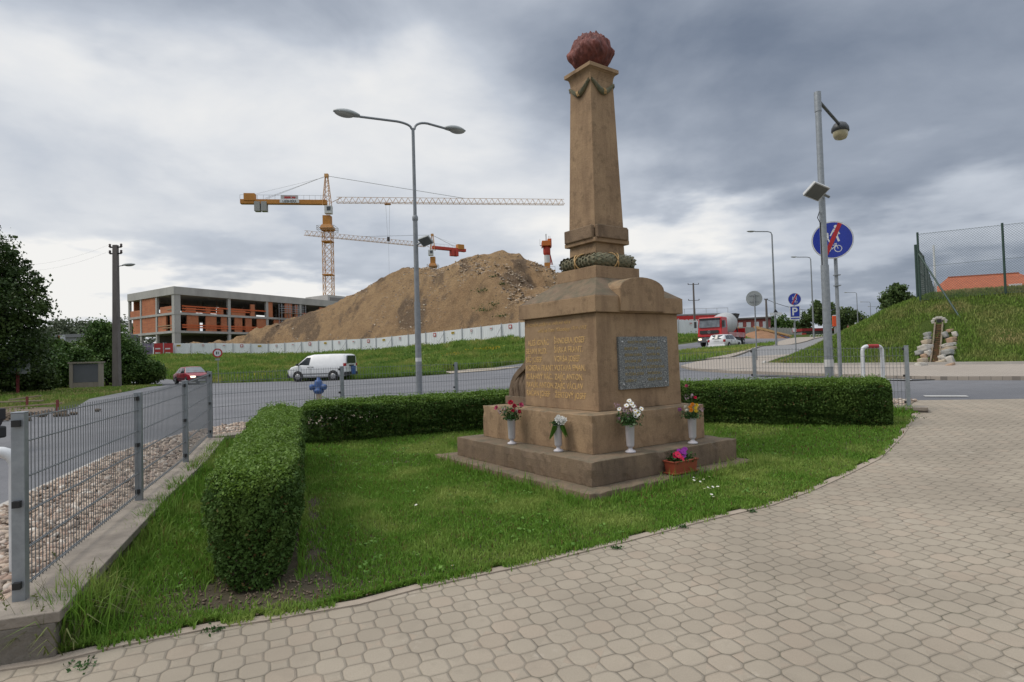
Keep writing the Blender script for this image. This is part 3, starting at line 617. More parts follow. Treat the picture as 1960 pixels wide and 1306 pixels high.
# ---------------------------------------------------------------- welded mesh fences
M_GALV = mat('galvanised_steel', (.32, .345, .37), (.24, .26, .28), 18, .5, metal=.55, bump=.001, bscale=50)
M_WIRE = mat('fence_wire', (.20, .215, .23), (.16, .17, .18), 20, .55, metal=.4)
M_BLK = mat('black_plastic', (.015, .015, .016), rough=.5)
def mesh_fence(name, pts, zs, label, H_=1.0, skip=False):
    root = empty(name, (pts[0][0], pts[0][1], zs[0]), label=label, cat='fence'); o0 = root.location
    for i, ((x, y), z) in enumerate(zip(pts, zs)):
        if skip and i == 0: continue
        a, c = pts[max(i-1, 0)], pts[min(i+1, len(pts)-1)]; rz = atan2(c[1]-a[1], c[0]-a[0])
        b = MB(); b.box(0, 0, -.12, .06, .06, H_+.12, rz); b.box(0, 0, H_, .064, .064, .008, rz)
        p = b.build('post', M_GALV, root, bevel=.003); p.location = (x-o0[0], y-o0[1], z-o0[2])
        if i % 1 == 0:
            for q in (.07, .5, .93): MB().box(-.045*cos(rz), -.045*sin(rz), q*H_, .03, .035, .035, rz).build('clip', M_BLK, p)
    for i in range(len(pts)-1):
        (x0, y0), (x1, y1) = pts[i], pts[i+1]; L = hypot(x1-x0, y1-y0); dx, dy = (x1-x0)/L, (y1-y0)/L; b = MB()
        P = lambda s, h: (x0+dx*s-o0[0], y0+dy*s-o0[1], zs[i]+(zs[i+1]-zs[i])*s/L+h-o0[2])
        n = int((L-.08)/.05)
        for k in range(n+1): s = .04+k*(L-.08)/n; b.bar(P(s, .04), P(s, H_-.005), .0038)
        for h in (.06, .255, .45, .645, .84, H_-.03):
            for sd in (-1, 1):
                A, B = Vector(P(.03, h)), Vector(P(L-.03, h)); off = Vector((-dy, dx, 0))*.006*sd; b.bar(A+off, B+off, .0055)
        b.build('mesh_panel', M_WIRE, root, fix=False)
    return root
mesh_fence('mesh_fence', WALL, [.271, .262, .315, .40], 'grey welded mesh fence running along the road at the left')
mesh_fence('mesh_fence', [(-4.70, 9.27)]+BACK[1:], [.40]+BZ[1:5]+[.50], 'grey welded mesh fence behind the back hedge from corner to paved drive', skip=True)

# ---------------------------------------------------------------- hedges
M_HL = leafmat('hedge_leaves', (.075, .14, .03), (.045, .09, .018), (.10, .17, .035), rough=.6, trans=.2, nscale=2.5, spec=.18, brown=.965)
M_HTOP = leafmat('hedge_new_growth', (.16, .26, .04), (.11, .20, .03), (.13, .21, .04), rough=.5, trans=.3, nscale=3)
M_TWIG = mat('twig', (.06, .045, .03), rough=.9)
def hedge(name, fl, wd, h, label, leaf, nf, ntop, back=True, sparse=None, hfun=None):
    """fl: front line (list of x,y); wd: thickness; foliage = leaves through a rounded box, new growth on top"""
    P, _ = dens(fl, [0]*len(fl), 6); P = np.array(P); seg = np.hypot(*np.diff(P, axis=0).T); cum = np.r_[0, np.cumsum(seg)]; Lt = cum[-1]
    def at(s):
        i = np.clip(np.searchsorted(cum, s)-1, 0, len(seg)-1); t = (s-cum[i])/seg[i]; p = P[i]+(P[i+1]-P[i])*t[:, None]
        d = (P[np.minimum(i+2, len(P)-1)]-P[np.maximum(i-1, 0)]); d /= np.linalg.norm(d, axis=1, keepdims=True); return p, np.stack([-d[:, 1], d[:, 0]], 1)
    root = empty(name, (float(P[0][0]), float(P[0][1]), gz(*P[0])), label=label, cat='hedge'); o0 = np.array(root.location)
    def shape(s, v, w):
        """v: -1..1 across, w: 0..1 up -> bulging, rounded, tapering towards the foot"""
        edge = np.minimum(s, Lt-s); endr = np.sqrt(np.clip(1-(1-np.clip(edge/.42, 0, 1))**2, 0, 1))
        hw = wd/2*(.66+.36*np.clip(w/.55, 0, 1)**.8-.16*np.clip((w-.78)/.22, 0, 1)**2)*(.38+.62*endr)
        p, nn = at(s); hh = h*(hfun(p[:, 0], p[:, 1]) if hfun else 1)
        bump = (fbm(s*1.0+w*2, v*2+w*3, 2.6, 4)-.5)*.10
        q = p+nn*(v*(hw+bump)+wd/2)[:, None]
        top = hh*(1-.20*(1-endr)**1.5-.09*np.abs(v)**3)+(fbm(s, v+3., 3.1, 2)-.5)*.09
        return np.stack([q[:, 0], q[:, 1], ground(q[:, 0], q[:, 1])+.04+w*top], 1)
    # sides and interior
    n = nf; s = RNG.uniform(0, Lt, n); w_ = RNG.random(n); v = np.where(RNG.random(n) < .5, -1, 1)*(1-np.abs(RNG.normal(0, .16, n)))
    e = RNG.random(n) < .9*wd/Lt; s = np.where(e, np.where(RNG.random(n) < .5, np.abs(RNG.normal(0, .04, n)), Lt-np.abs(RNG.normal(0, .04, n))), s); v = np.where(e, RNG.uniform(-1, 1, n), v)
    k = RNG.random(n) < np.clip(.35+w_*2.2, 0, 1)
    if sparse is not None: k &= RNG.random(n) < sparse(s, w_)
    s, v, w_ = s[k], v[k], w_[k]*.97
    leaves('foliage', shape(s, v, w_)-o0, leaf, M_HL, root, jitter=1)
    n = ntop; s = RNG.uniform(0, Lt, n); v = RNG.uniform(-1, 1, n); w_ = 1-np.abs(RNG.normal(0, .035, n))+(RNG.random(n) < .07)*RNG.random(n)*.10
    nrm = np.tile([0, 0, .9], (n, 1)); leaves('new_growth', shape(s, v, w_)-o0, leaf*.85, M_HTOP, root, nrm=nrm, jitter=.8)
    b = MB()
    for k in range(int(Lt/.28)):
        s = np.array([.1+k*.28+random.uniform(-.06, .06)]); s = np.clip(s, 0, Lt); base_ = shape(s, np.array([random.uniform(-.3, .3)]), np.array([0.]))[0]-o0; 
        for j in range(4):
            t = shape(np.clip(s+random.uniform(-.15, .15), 0, Lt), np.array([random.uniform(-.8, .8)]), np.array([random.uniform(.6, .9)]))[0]-o0
            m_ = (base_+t)/2+np.array([random.uniform(-.03, .03), random.uniform(-.03, .03), 0]); b.tube([base_, m_, t], [.012, .008, .003], 5)
    b.build('stems', M_TWIG, root, fix=False)
    n = nf//7; s = RNG.uniform(.12, Lt-.12, n); w_ = RNG.uniform(.18, .88, n); k = (sparse(s, w_) > RNG.random(n)) if sparse is not None else np.ones(n, bool)
    leaves('inner_leaves', shape(s, RNG.uniform(-.7, .7, n), w_)[k]-o0, leaf*2.6, M_HL, root)
    return root
hedge('hedge', [(-1.40, 3.90), (-2.06, 5.8), (-2.93, 8.4)], .60, .76, 'clipped green box of hedge in the left foreground beside the mesh fence', .027, 90000, 40000, hfun=lambda x, y: 1-.05*(y-3.9)/4.5)
hedge('hedge', [(-3.1, 9.0), (-2.4, 9.45), (-1.7, 9.95), (-.4, 10.45), (.7, 10.62)][::1], .6, .64, 'long low hedge left of the stone memorial, thin near its left end', .036, 46000, 18000, sparse=lambda s, w: np.where((s < 1.3) & (w > .25) & (w < .72), .35, 1))
hedge('hedge', [(1.3, 10.5), (2.6, 10.05), (3.3, 9.75), (4.0, 9.25), (4.8, 8.75), (5.35, 8.45)], .62, .68, 'dense dark rounded hedge to the right of the stone memorial', .031, 78000, 26000)

# ================================================================== THE MEMORIAL
def stonemat_(name, c1, c2, c3, streak=True):
    m, t = newmat(name); v = t.oc
    a = t.noise(v, 2.3, 6, .65); b = t.noise(t.map(v, (4, 4, .7)), 1.3, 6, .65); g = t.noise(v, 95, 4, .7); l = t.noise(v, 7, 5, .65)
    c = t.mix(t.range(a, .32, .68), c1, c2); c = t.mix(t.range(b, .48, .66, 0, .6), c, c3)
    c = t.mix(t.range(t.noise(t.map(v, (7, 7, .4), loc=(3, 1, 0)), 1.2, 5, .6), .62, .76, 0, .25), c, tuple(min(1, k*1.25) for k in c1))
    c = t.mix(t.range(g, .35, .75, 0, .38), c, tuple(k*.55 for k in c3))
    c = t.mix(t.range(l, .54, .68, 0, .6), c, tuple(k*.55 for k in c2))
    geo = t.new('ShaderNodeNewGeometry'); sp = t.new('ShaderNodeSeparateXYZ'); t.l.new(geo.outputs['Normal'], sp.inputs[0])
    up = t.m('MULTIPLY', t.range(sp.outputs[2], .25, .8), t.range(l, .35, .6)); c = t.mix(t.m('MULTIPLY', up, .6), c, (.115, .11, .075))
    t.put(t.b.inputs['Base Color'], c); t.b.inputs['Roughness'].default_value = .9; t.b.inputs['Specular IOR Level'].default_value = .25
    bn = t.new('ShaderNodeBump'); bn.inputs['Distance'].default_value = .006; t.l.new(t.m('ADD', g, t.m('MULTIPLY', l, 2.0)), bn.inputs['Height']); t.l.new(bn.outputs[0], t.b.inputs['Normal'])
    return m
M_ST = stonemat_('sandstone', (.39, .268, .16), (.29, .195, .12), (.185, .12, .076))
M_STD = stonemat_('weathered_sandstone', (.25, .178, .118), (.175, .127, .09), (.105, .077, .057))
M_GOLD = mat('gilded_letters', (.68, .44, .17), (.30, .19, .10), 45, .5, spec=.4)
M_GRN = mat('green_copper_paint', (.10, .12, .075), (.22, .18, .11), 26, .8, bump=.01, bscale=60)
M_FLAME = mat('red_flame_stone', (.21, .06, .045), (.075, .022, .02), 11, .75, bump=.012, bscale=40, stretch=(1, 1, .35))
mem = empty('war_memorial', (*MONC, gz(*MONC)), MYAW, label='tall brown sandstone obelisk memorial with gilded names and a red stone flame on top', cat='memorial')
mz = mem.location.z
def mbox(b, cx, cy, z0, z1, hx, hy, tx=None, ty=None):
    tx = tx if tx is not None else hx; ty = ty if ty is not None else hy; z0 -= mz; z1 -= mz
    return b.hexa([(cx-hx, cy-hy, z0), (cx+hx, cy-hy, z0), (cx+hx, cy+hy, z0), (cx-hx, cy+hy, z0), (cx-tx, cy-ty, z1), (cx+tx, cy-ty, z1), (cx+tx, cy+ty, z1), (cx-tx, cy+ty, z1)])
def rough_tier(name, cx, cy, z0, z1, hx, hy, m, bev, amp=.006, dens_=.07, joints=()):
    """a stone course: gridded box with worn edges"""
    bm = bmesh.new(); nx, ny, nz = max(2, int(2*hx/dens_)), max(2, int(2*hy/dens_)), max(2, int((z1-z0)/dens_))
    bmesh.ops.create_cube(bm, size=2)
    for ax, n in ((0, nx), (1, ny), (2, nz)):
        for k in range(1, n):
            co = [0, 0, 0]; co[ax] = -1+2*k/n; no = [0, 0, 0]; no[ax] = 1
            bmesh.ops.bisect_plane(bm, geom=bm.verts[:]+bm.edges[:]+bm.faces[:], plane_co=co, plane_no=no)
    for v in bm.verts:
        e = sum(abs(abs(c)-1) < 1e-4 for c in v.co); p = Vector((cx+v.co.x*hx, cy+v.co.y*hy, z0-mz+(v.co.z+1)/2*(z1-z0)))
        q = noise.noise_vector(p*3.1+Vector((z0, 1, 2))); r = noise.noise_vector(p*11+Vector((4, z0, 2)))
        k = amp*(1 if e < 2 else 1.7); d = Vector((-v.co.x*(abs(v.co.x) > .99), -v.co.y*(abs(v.co.y) > .99), -v.co.z*(v.co.z > .99)))
        if e >= 2: p += d*(bev*(.35+.8*abs(r.x)+ (1.6 if r.y > .38 else 0)))
        v.co = p+q*k*.6+r*k*.35
    me = bpy.data.meshes.new(name); bm.to_mesh(me); bm.free(); me.materials.append(m)
    o = bpy.data.objects.new(name, me); C.objects.link(o); o.parent = mem
    b = o.modifiers.new('bevel', 'BEVEL'); b.width = .006; b.segments = 2; b.limit_method = 'ANGLE'; b.angle_limit = radians(40)
    return o
rough_tier('base_slab', -.209, .144, -.2, .190, 1.332, 1.599, M_STD, .012, .009)
rough_tier('lower_step', -.169, .084, .190, .440, 1.179, 1.351, M_STD, .007, .005)
rough_tier('upper_step', -.120, .133, .440, .855, .927, 1.098, M_ST, .006, .004)
b = MB(); mbox(b, 0, 0, .855, 1.983, .705, .705, .693, .693); blk = b.build('inscribed_block', M_ST, mem, bevel=.008)
# faint vertical joint on the right face
b = MB(); mbox(b, 0, 0, 1.983, 2.176, .746, .746); b.build('cornice', M_ST, mem, bevel=.008)
b = MB(); mbox(b, 0, 0, 2.177, 2.437, .738, .738, .385, .385); b.build('sloped_roof', M_STD, mem, bevel=.006)
poly = [(-.375, 1.998-mz), (.375, 1.998-mz), (.375, 2.262-mz)]+[(.375*cos(a)*1.0, 2.262-mz+.145*sin(a)) for a in np.linspace(0, pi, 15)[1:-1]]+[(-.375, 2.262-mz)]
b = MB(); b.prism(poly, 'y', -.775, -.37); b.build('arched_pediment', M_ST, mem, bevel=.006)
b = MB(); mbox(b, 0, 0, 2.436, 2.587, .376, .376); b.build('plinth', M_ST, mem, bevel=.006)
# square wreath with crossed ribbons
def wreath():
    b = MB(); gb = MB(); h_ = .30; rr = .086; zc = 2.668-mz; path = []
    cr = .06
    for cx, cy, a0 in ((h_-cr, -h_+cr, -pi/2), (h_-cr, h_-cr, 0), (-h_+cr, h_-cr, pi/2), (-h_+cr, -h_+cr, pi)):
        for k in range(4): a = a0+k*pi/6; path.append(Vector((cx+cr*cos(a), cy+cr*sin(a), zc)))
    pts = []
    for i in range(len(path)):
        p, q = path[i], path[(i+1) % len(path)]; k = max(1, int((q-p).length/.05)); pts += [p+(q-p)*j/k for j in range(k)]
    pts.append(pts[0]); b.tube(pts, rr*.9, 12, caps=False)
    # overlapping bay leaves all round
    n = len(pts)-1
    for i in range(n):
        for j in range(11):
            a = 2*pi*j/11+(i % 2)*.28; p = pts[i]; d = (pts[(i+1) % n]-pts[i-1]).normalized(); nx = d.cross(Vector((0, 0, 1))); nz = Vector((0, 0, 1))
            o_ = nx*cos(a)+nz*sin(a); c_ = p+o_*rr*.86; t_ = d.cross(o_); L = .062
            b.add([c_-d*L*.5, c_+t_*.022+o_*.012, c_+d*L*.6+o_*.030, c_-t_*.022+o_*.012], [(0, 1, 2), (0, 2, 3)])
    o = b.build('wreath', M_GRN, mem, fix=False)
    for sx, sy in ((0, -1), (-1, 0), (0, 1), (1, 0)):
        for off in (-.02,):
            for sg in (-1, 1):
                path2 = []
                for k in range(9):
                    a = -pi*.5+pi*k/8; u = off+sg*(.055*(k/8-.5)*2); r_ = rr+.016
                    o_ = r_*cos(a); z_ = zc+r_*sin(a); path2.append((u, -h_-o_, z_) if sy == -1 else (u, h_+o_, z_) if sy == 1 else (-h_-o_, u, z_) if sx == -1 else (h_+o_, u, z_))
                gb.tube(path2, .009, 6)
        gb.build('ribbon', M_GOLD, o); gb = MB()
wreath()
b = MB()
zs_ = [(2.580, .27), (2.725, .272), (2.745, .262), (2.775, .250), (2.93, .246)]
for (z0, r0), (z1, r1) in zip(zs_[:-1], zs_[1:]): mbox(b, 0, 0, z0, z1-.0005, r0, r0, r1, r1)
b.build('pillar_base', M_ST, mem, bevel=.003)
b = MB(); mbox(b, 0, 0, 2.90, 2.955, .296, .296); b.build('collar', M_ST, mem, bevel=.008)
for a in range(4):
    b = MB(); b.box(-.008, -.292, 2.950-mz, .525, .055, .165); o = b.build('collar_plate', stonemat_('pitted_stone', (.30, .21, .135), (.21, .145, .095), (.10, .07, .05)) if a == 0 else bpy.data.materials['pitted_stone'], mem, bevel=.012); o.rotation_euler.z = a*pi/2
b = MB(); mbox(b, 0, 0, 2.95, 5.02, .252, .252, .197, .197); b.build('shaft', M_ST, mem, bevel=.006)
b = MB(); z_ = 5.02
for k in range(6):
    t0, t1 = k/6, (k+1)/6; f = lambda t: .197+.045*(1-sqrt(max(0, 1-t*t))); mbox(b, 0, 0, 5.02+.115*t0, 5.02+.115*t1-.0004, f(t0), f(t0), f(t1), f(t1))
mbox(b, 0, 0, 5.135, 5.184, .252, .252); b.build('capital', M_ST, mem, bevel=.003)
# hanging festoons on the four faces
for a in range(4):
    g = MB(); pts = []; rs = []
    for k in range(15):
        t = k/14; s_ = -.19+.38*t; z0 = 4.985-.125*sin(pi*t)**1.3; w_ = .197+(5.02-z0)/2.07*.055
        pts.append((s_, -w_-.012, z0-mz)); rs.append(.012+.022*sin(pi*t))
    g.tube(pts, rs, 8)
    for i in range(len(pts)-1):
        for j in range(9):
            ang = -pi+pi*j/8; p = Vector(pts[i]); d = (Vector(pts[i+1])-p).normalized(); o_ = Vector((0, -1, 0))*abs(sin(ang))*1+Vector((0, 0, 1))*cos(ang); c_ = p+o_*rs[i]*.95; t_ = d.cross(o_).normalized()
            g.add([c_-d*.012, c_+t_*.011+o_*.004, c_+d*.03+o_*.012, c_-t_*.011+o_*.004], [(0, 1, 2), (0, 2, 3)])
    o = g.build('festoon', M_GRN, mem, fix=False); o.rotation_euler.z = a*pi/2
    g = MB(); p = pts[7]; 
    for k in (-1, 0, 1): g.tube([(p[0]+.016*k-.01, p[1]-.035, p[2]+.035), (p[0]+.012*k, p[1]-.045, p[2]), (p[0]+.016*k+.01, p[1]-.028, p[2]-.035)], .005, 5)
    g.build('ribbon', M_GOLD, o)
# flame: fluted bulb of stone licks
bm = bmesh.new(); bmesh.ops.create_icosphere(bm, subdivisions=6, radius=1)
for v in bm.verts:
    p = v.co.normalized(); th = atan2(p.y, p.x)
    tw = th+.5*p.z; fl = sum(abs(sin(k*tw+ph+2.2*noise.noise(p*1.7)))*am for k, ph, am in ((4.5, .4, .035), (8.5, 1.7, .035), (14.5, 3.1, .03)))
    r = 1+fl-.05+.10*noise.noise(p*2.4+Vector((3, 1, 7)))+.045*noise.noise(Vector((p.x*9, p.y*9, p.z*3)))
    hgt = p.z
    rad = .288*r*(1-.12*max(0, p.z))*(1-.38*max(0, -p.z)**1.5); zz_ = .24+.262*hgt*(1+(.12*(noise.noise(Vector((p.x*4+5, p.y*4, 0)))) if hgt > 0 else 0))+(.05*noise.noise(Vector((p.x*9, p.y*9, 3)))*min(1, hgt*2) if hgt > 0 else 0)
    v.co = (p.x*rad+.01, p.y*rad, 5.184-mz+max(0, zz_))
for f in bm.faces: f.smooth = True
me = bpy.data.meshes.new('flame'); bm.to_mesh(me); bm.free(); me.materials.append(M_FLAME); o = bpy.data.objects.new('flame', me); C.objects.link(o); o.parent = mem
# scroll bracket on the left side
b = MB(); mbox(b, -.36, .97, .855, .962, .31, .262); b.build('bracket_plinth', M_STD, mem, bevel=.006)
arc = [(.70, 1.50), (.74, 1.42), (.82, 1.355), (.92, 1.30), (1.01, 1.235), (1.08, 1.15), (1.12, 1.06), (1.135, .97)]
b = MB(); up_, dn = [], []
for i, (yy, z_) in enumerate(arc):
    a, c = arc[max(i-1, 0)], arc[min(i+1, len(arc)-1)]; dx, dz = c[0]-a[0], c[1]-a[1]; l = hypot(dx, dz); n_ = (-dz/l, dx/l); up_.append((yy+abs(n_[0])*.03, z_+abs(n_[1])*.03-mz)); dn.append((yy-abs(n_[0])*.045, z_-abs(n_[1])*.045-mz))
for i in range(len(arc)-1): b.prism([up_[i], up_[i+1], dn[i+1], dn[i]], 'x', -.655, -.12)
sc = b.build('scroll_bracket', M_STD, mem)
b = MB(); random.seed(3)
for k in range(9):
    yy = .735+k*.044; top = np.interp(yy, [q[0] for q in arc], [q[1] for q in arc])-.045-(.10 if k in (2, ) else 0); xx = -.60+random.uniform(-.02, .02); b.tube([(xx, yy, .955-mz), (xx-.02, yy+.01, (1.0+top)/2-mz), (xx, yy-.012, top-mz)], [.042, .038, .026], 8)
b.build('carved_drapery', M_STD, sc, fix=False)
# plaque
M_GRAN = None
m, t = newmat('grey_granite'); g1 = t.noise(t.oc, 70, 2, .8); g2 = t.noise(t.oc, 30, 3, .8)
c = t.ramp(g1, [(.3, (.035, .04, .042)), (.46, (.10, .11, .11)), (.56, (.22, .225, .22)), (.68, (.42, .42, .41))]); t.put(t.b.inputs['Base Color'], t.mix(t.range(g2, .35, .7, 0, .5), c, (.09, .095, .10))); t.b.inputs['Roughness'].default_value = .6; M_GRAN = m
pz0, pz1, px0, px1 = 1.085-mz, 1.700-mz, -.385, .455
pl = MB(); fy = lambda z: -(.705-.012*(z+mz-.855)/1.128)
pl.hexa([(px0, fy(pz0)-.030, pz0), (px1, fy(pz0)-.030, pz0), (px1, fy(pz0)+.01, pz0), (px0, fy(pz0)+.01, pz0), (px0, fy(pz1)-.030, pz1), (px1, fy(pz1)-.030, pz1), (px1, fy(pz1)+.01, pz1), (px0, fy(pz1)+.01, pz1)])
plq = pl.build('granite_plaque', M_GRAN, mem, bevel=.003)
M_BOLT = mat('steel_bolt', (.6, .6, .6), rough=.35, metal=.8)
for x_ in (px0+.06, px1-.06):
    for z_ in (pz0+.06, pz1-.06): MB().lathe([(.012, 0), (.012, -.004), (.007, -.009)], x_, fy(z_)-.030, z_, 10, axis='y').build('bolt', M_BOLT, plq)
M_GOLD2 = mat('dull_gold_paint', (.34, .25, .08), (.22, .17, .07), 40, .6)
rows = [('PADLÍ V LETECH 1939–1945', .10, .165, .036)]
L_ = ['BENEŠ JAN', 'BERAN KAREL', 'DVOŘÁK JIŘÍ', 'HORÁK VÁCLAV', 'KUČERA JOSEF', 'LÁSKA V.']; R_ = ['MAREK JAN', 'NOVÁK FR.', 'POKORNÝ J.', 'RŮŽIČKA KAR.', 'SVOBODA J.', 'VESELÝ ANT.']
def on_right(s, size, x_, z_, w_, m_, nm): o = text(s, size, nm, m_, plq, (x_, fy(z_-mz)-.0315, z_-mz), (radians(90), 0, 0), .0012); return o
grp = MB()
txts = [on_right('PADLÝM OBĚTEM VÁLKY', .045, px0+.15, 1.620, 0, M_GOLD2, 'plaque_lettering')]
for k in range(6): txts.append(on_right(L_[k], .047, px0+.09, 1.545-k*.075, 0, M_GOLD2, 'plaque_lettering')); txts.append(on_right(R_[k], .047, px0+.46, 1.545-k*.075, 0, M_GOLD2, 'plaque_lettering'))
def join(objs, name, parent):
    """one lettering mesh from several lines of text"""
    bm = bmesh.new(); m_ = objs[0].data.materials[0]
    for o in objs:
        me = o.data.copy(); me.transform(Matrix.LocRotScale(o.location, o.rotation_euler, None)); bm.from_mesh(me); bpy.data.meshes.remove(me)
        bpy.data.objects.remove(o)
    me = bpy.data.meshes.new(name); bm.to_mesh(me); bm.free(); me.materials.append(m_); o = bpy.data.objects.new(name, me); C.objects.link(o); o.parent = parent; return o
join(txts, 'plaque_lettering', plq)
# left face inscription (reads towards -y)
fx = lambda z: -(.705-.012*(z-.855)/1.128)
def on_left(s, size, y_, z_, sh_=0, bold=.0, sx=1): return text(s, size, 'inscription', M_GOLD, mem, (fx(z_)-.0012, y_, z_-mz), (radians(90), 0, radians(-90)), .0014, shear=sh_, bold=bold, font_scale_x=sx)
ins = [on_left('Občanům padlým ve světové válce', .066, .66, 1.885, .35, sx=.96), on_left('vděčné Dolní Měcholupy 1914–1918', .066, .40, 1.800, .35, sx=.92)]
LN = ['ALEŠ IGNÁC', 'BERAN RUD.', 'BÍČ JOSEF', 'KOBERA FRANT.', 'KULHAVÝ VÁC.', 'PAVLÍK ANTON.', 'RAČAN JOSEF']; RN = ['ŠANDERA JOSEF', 'ŠÁRKA FRANT.', 'VORŠA JOSEF', 'VOTAVA EMAN.', 'ZAJÍC ANTON.', 'ZAJÍC VÁCLAV', 'ŽERTOVÝ JOSEF']
for k in range(7):
    ins.append(on_left(LN[k], .100, .62 if k == 0 else .67, 1.640-k*.108, 0, .0018, .80)); ins.append(on_left(RN[k], .100, .075, 1.648-k*.110, 0, .0018, .80))
join(ins, 'inscription', mem)
# ---------------------------------------------------------------- vases and flowers
M_VASE = mat('white_plastic_vase', (.50, .48, .50), (.44, .42, .45), 4, .45)
def petals(b, c, n_, r, nrm, cup=.25, mi=0, wd=.45, cen=1):
    c = Vector(c); q = Vector(nrm).normalized(); x = q.orthogonal().normalized(); y = q.cross(x); a0 = random.random()*6
    for k in range(n_):
        a = a0+2*pi*k/n_; d = x*cos(a)+y*sin(a); t_ = q.cross(d); l = r*random.uniform(.85, 1.1)
        b.add([c+d*r*.12, c+d*l*.6+t_*l*wd*.5+q*cup*l*.4, c+d*l+q*cup*l, c+d*l*.6-t_*l*wd*.5+q*cup*l*.4], [(0, 1, 2, 3)], mi)
    if cen: b.lathe([(r*.25, -.002), (r*.28, r*.06), (r*.12, r*.14)], 0, 0, 0, 7, cen)
    if cen:
        for i in range(21): v = Vector(b.v[-1-i]); 
        k0 = len(b.v)-7*3-14
        for i in range(k0, len(b.v)):
            v = b.v[i]; b.v[i] = tuple(c+x*v[0]+y*v[1]+q*v[2])
    return b
FM = {k: mat('petal_'+k, c, tuple(j*.75 for j in c), 40, .6, spec=.3) for k, c in dict(white=(.78, .77, .74), red=(.46, .012, .05), pink=(.50, .07, .16), lilac=(.42, .24, .36), pale_lilac=(.55, .38, .47), orange=(.72, .27, .02), yellow=(.72, .52, .04), purple=(.25, .015, .27), cherry=(.62, .01, .07), cream=(.6, .6, .5), gold=(.6, .42, .04)).items()}
M_STEM = leafmat('bouquet_leaf', (.035, .08, .02), (.05, .11, .03), rough=.45, trans=.15)
def vase(x, y, z, label, h=.30):
    r = empty('flower_vase', (x, y, z), label=label, cat='vase', group='white plastic vases on the lower step')
    s = h/.30
    prof = [(.055*s, 0), (.058*s, .007*s), (.054*s, .016*s), (.030*s, .028*s), (.021*s, .042*s), (.023*s, .054*s), (.034*s, .061*s), (.038*s, .066*s), (.042*s, .078*s), (.050*s, .298*s), (.052*s, .30*s), (.046*s, .30*s), (.042*s, .25*s)]
    MB().lathe(prof[:7], n=24).build('foot', M_VASE, r, fix=False); MB().lathe(prof[6:], n=24, close=False).build('cup', M_VASE, r, fix=False); return r
def bouquet(x, y, z, label, fl, spread=.11, hgt=.16, nleaf=260, lean=(0, 0), droop=False):
    """fl: list of (kind, colour, dx, dy, dz, size)"""
    r = empty('bouquet', (x, y, z), label=label, cat='flowers', group='cut flowers in the memorial vases'); fl = [(k_, c_, dx*1.08, dy, dz*1.0, sz*1.18) for k_, c_, dx, dy, dz, sz in fl]; nleaf = int(nleaf*1.5)
    st = MB(); by = {}
    for (kind, colr, dx, dy, dz, sz) in fl:
        st.tube([(dx*.08, dy*.08, -.06), (dx*.45, dy*.45, dz*.5), (dx, dy, dz)], .0018, 5)
        b = by.setdefault(colr, MB()); nrm = Vector((dx*4-.25, dy*4-.9, .6+dz))
        if kind == 'daisy': petals(b, (dx, dy, dz), 13, sz, nrm, .1, 0, .32, 1)
        elif kind == 'ball':
            for q in range(3): petals(b, (dx, dy, dz+.004*q), 7, sz*(1-.25*q), nrm, .5+.5*q, 0, .8, 0)
        elif kind == 'cluster':
            for q in range(16):
                v = Vector((random.gauss(0, 1), random.gauss(0, 1), random.gauss(0, 1.3))).normalized()*sz*random.uniform(.4, 1); petals(b, (dx+v.x, dy+v.y, dz+v.z), 4, .011, v, .1, 0, .7, 0)
    n = nleaf; th = RNG.uniform(0, 2*pi, n); u = RNG.random(n)**.6; rad = spread*u*(.35+.75*RNG.random(n)); zz2 = (RNG.random(n)*hgt)*(.2+.8*u)-.01
    if droop: zz2 = zz2-.13*(RNG.random(n) < .5)*u
    P = np.stack([np.cos(th)*rad+lean[0]*zz2, np.sin(th)*rad+lean[1]*zz2, zz2], 1)
    leaves('leaves', P, .032, M_STEM, r, aspect=.5)
    st.build('stems', mat('stem_green', (.04, .09, .02)), r, fix=False)
    for c_, b in by.items(): b.build('blossom', [FM[c_], FM['gold']], r, fix=False)
    return r
random.seed(21)
R_ = random.uniform
v1 = (-0.035, 7.315, 0.442); v2 = (0.481, 6.657, 0.442); v3 = (1.239, 6.45, 0.442); v4 = (2.058, 6.95, 0.442)
vase(*v1, 'white vase holding red roses, leftmost on the memorial step'); vase(*v2, 'white vase half hidden by drooping green leaves, under white peonies', .29); vase(*v3, 'white vase with daisies and lilac below the granite plaque'); vase(*v4, 'white vase with orange and yellow flowers near the right end of the step')
bouquet(v1[0], v1[1], v1[2]+.30, 'bouquet of red roses and pale lilac with dark leaves', [('ball', 'red', .0, -.03, .20, .034), ('ball', 'red', .04, -.03, .155, .030), ('ball', 'pink', .115, -.01, .165, .030), ('ball', 'red', .02, -.05, .10, .024), ('ball', 'red', .09, -.04, .09, .024), ('cluster', 'pale_lilac', -.08, -.02, .11, .035), ('cluster', 'lilac', .06, -.05, .10, .03), ('ball', 'pink', -.16, .0, .14, .028), ('cluster', 'pale_lilac', -.13, .01, .10, .03)], .14, .19, 330)
bouquet(v2[0], v2[1], v2[2]+.29, 'white peonies above long drooping green leaves', [('ball', 'white', .0, -.03, .055, .034), ('ball', 'white', .035, -.04, .065, .034), ('ball', 'white', .06, -.02, .05, .034), ('ball', 'white', .02, -.05, .03, .030), ('ball', 'cream', .045, -.05, .03, .030), ('ball', 'white', .01, -.02, .08, .028)], .09, .07, 120)
b = MB()
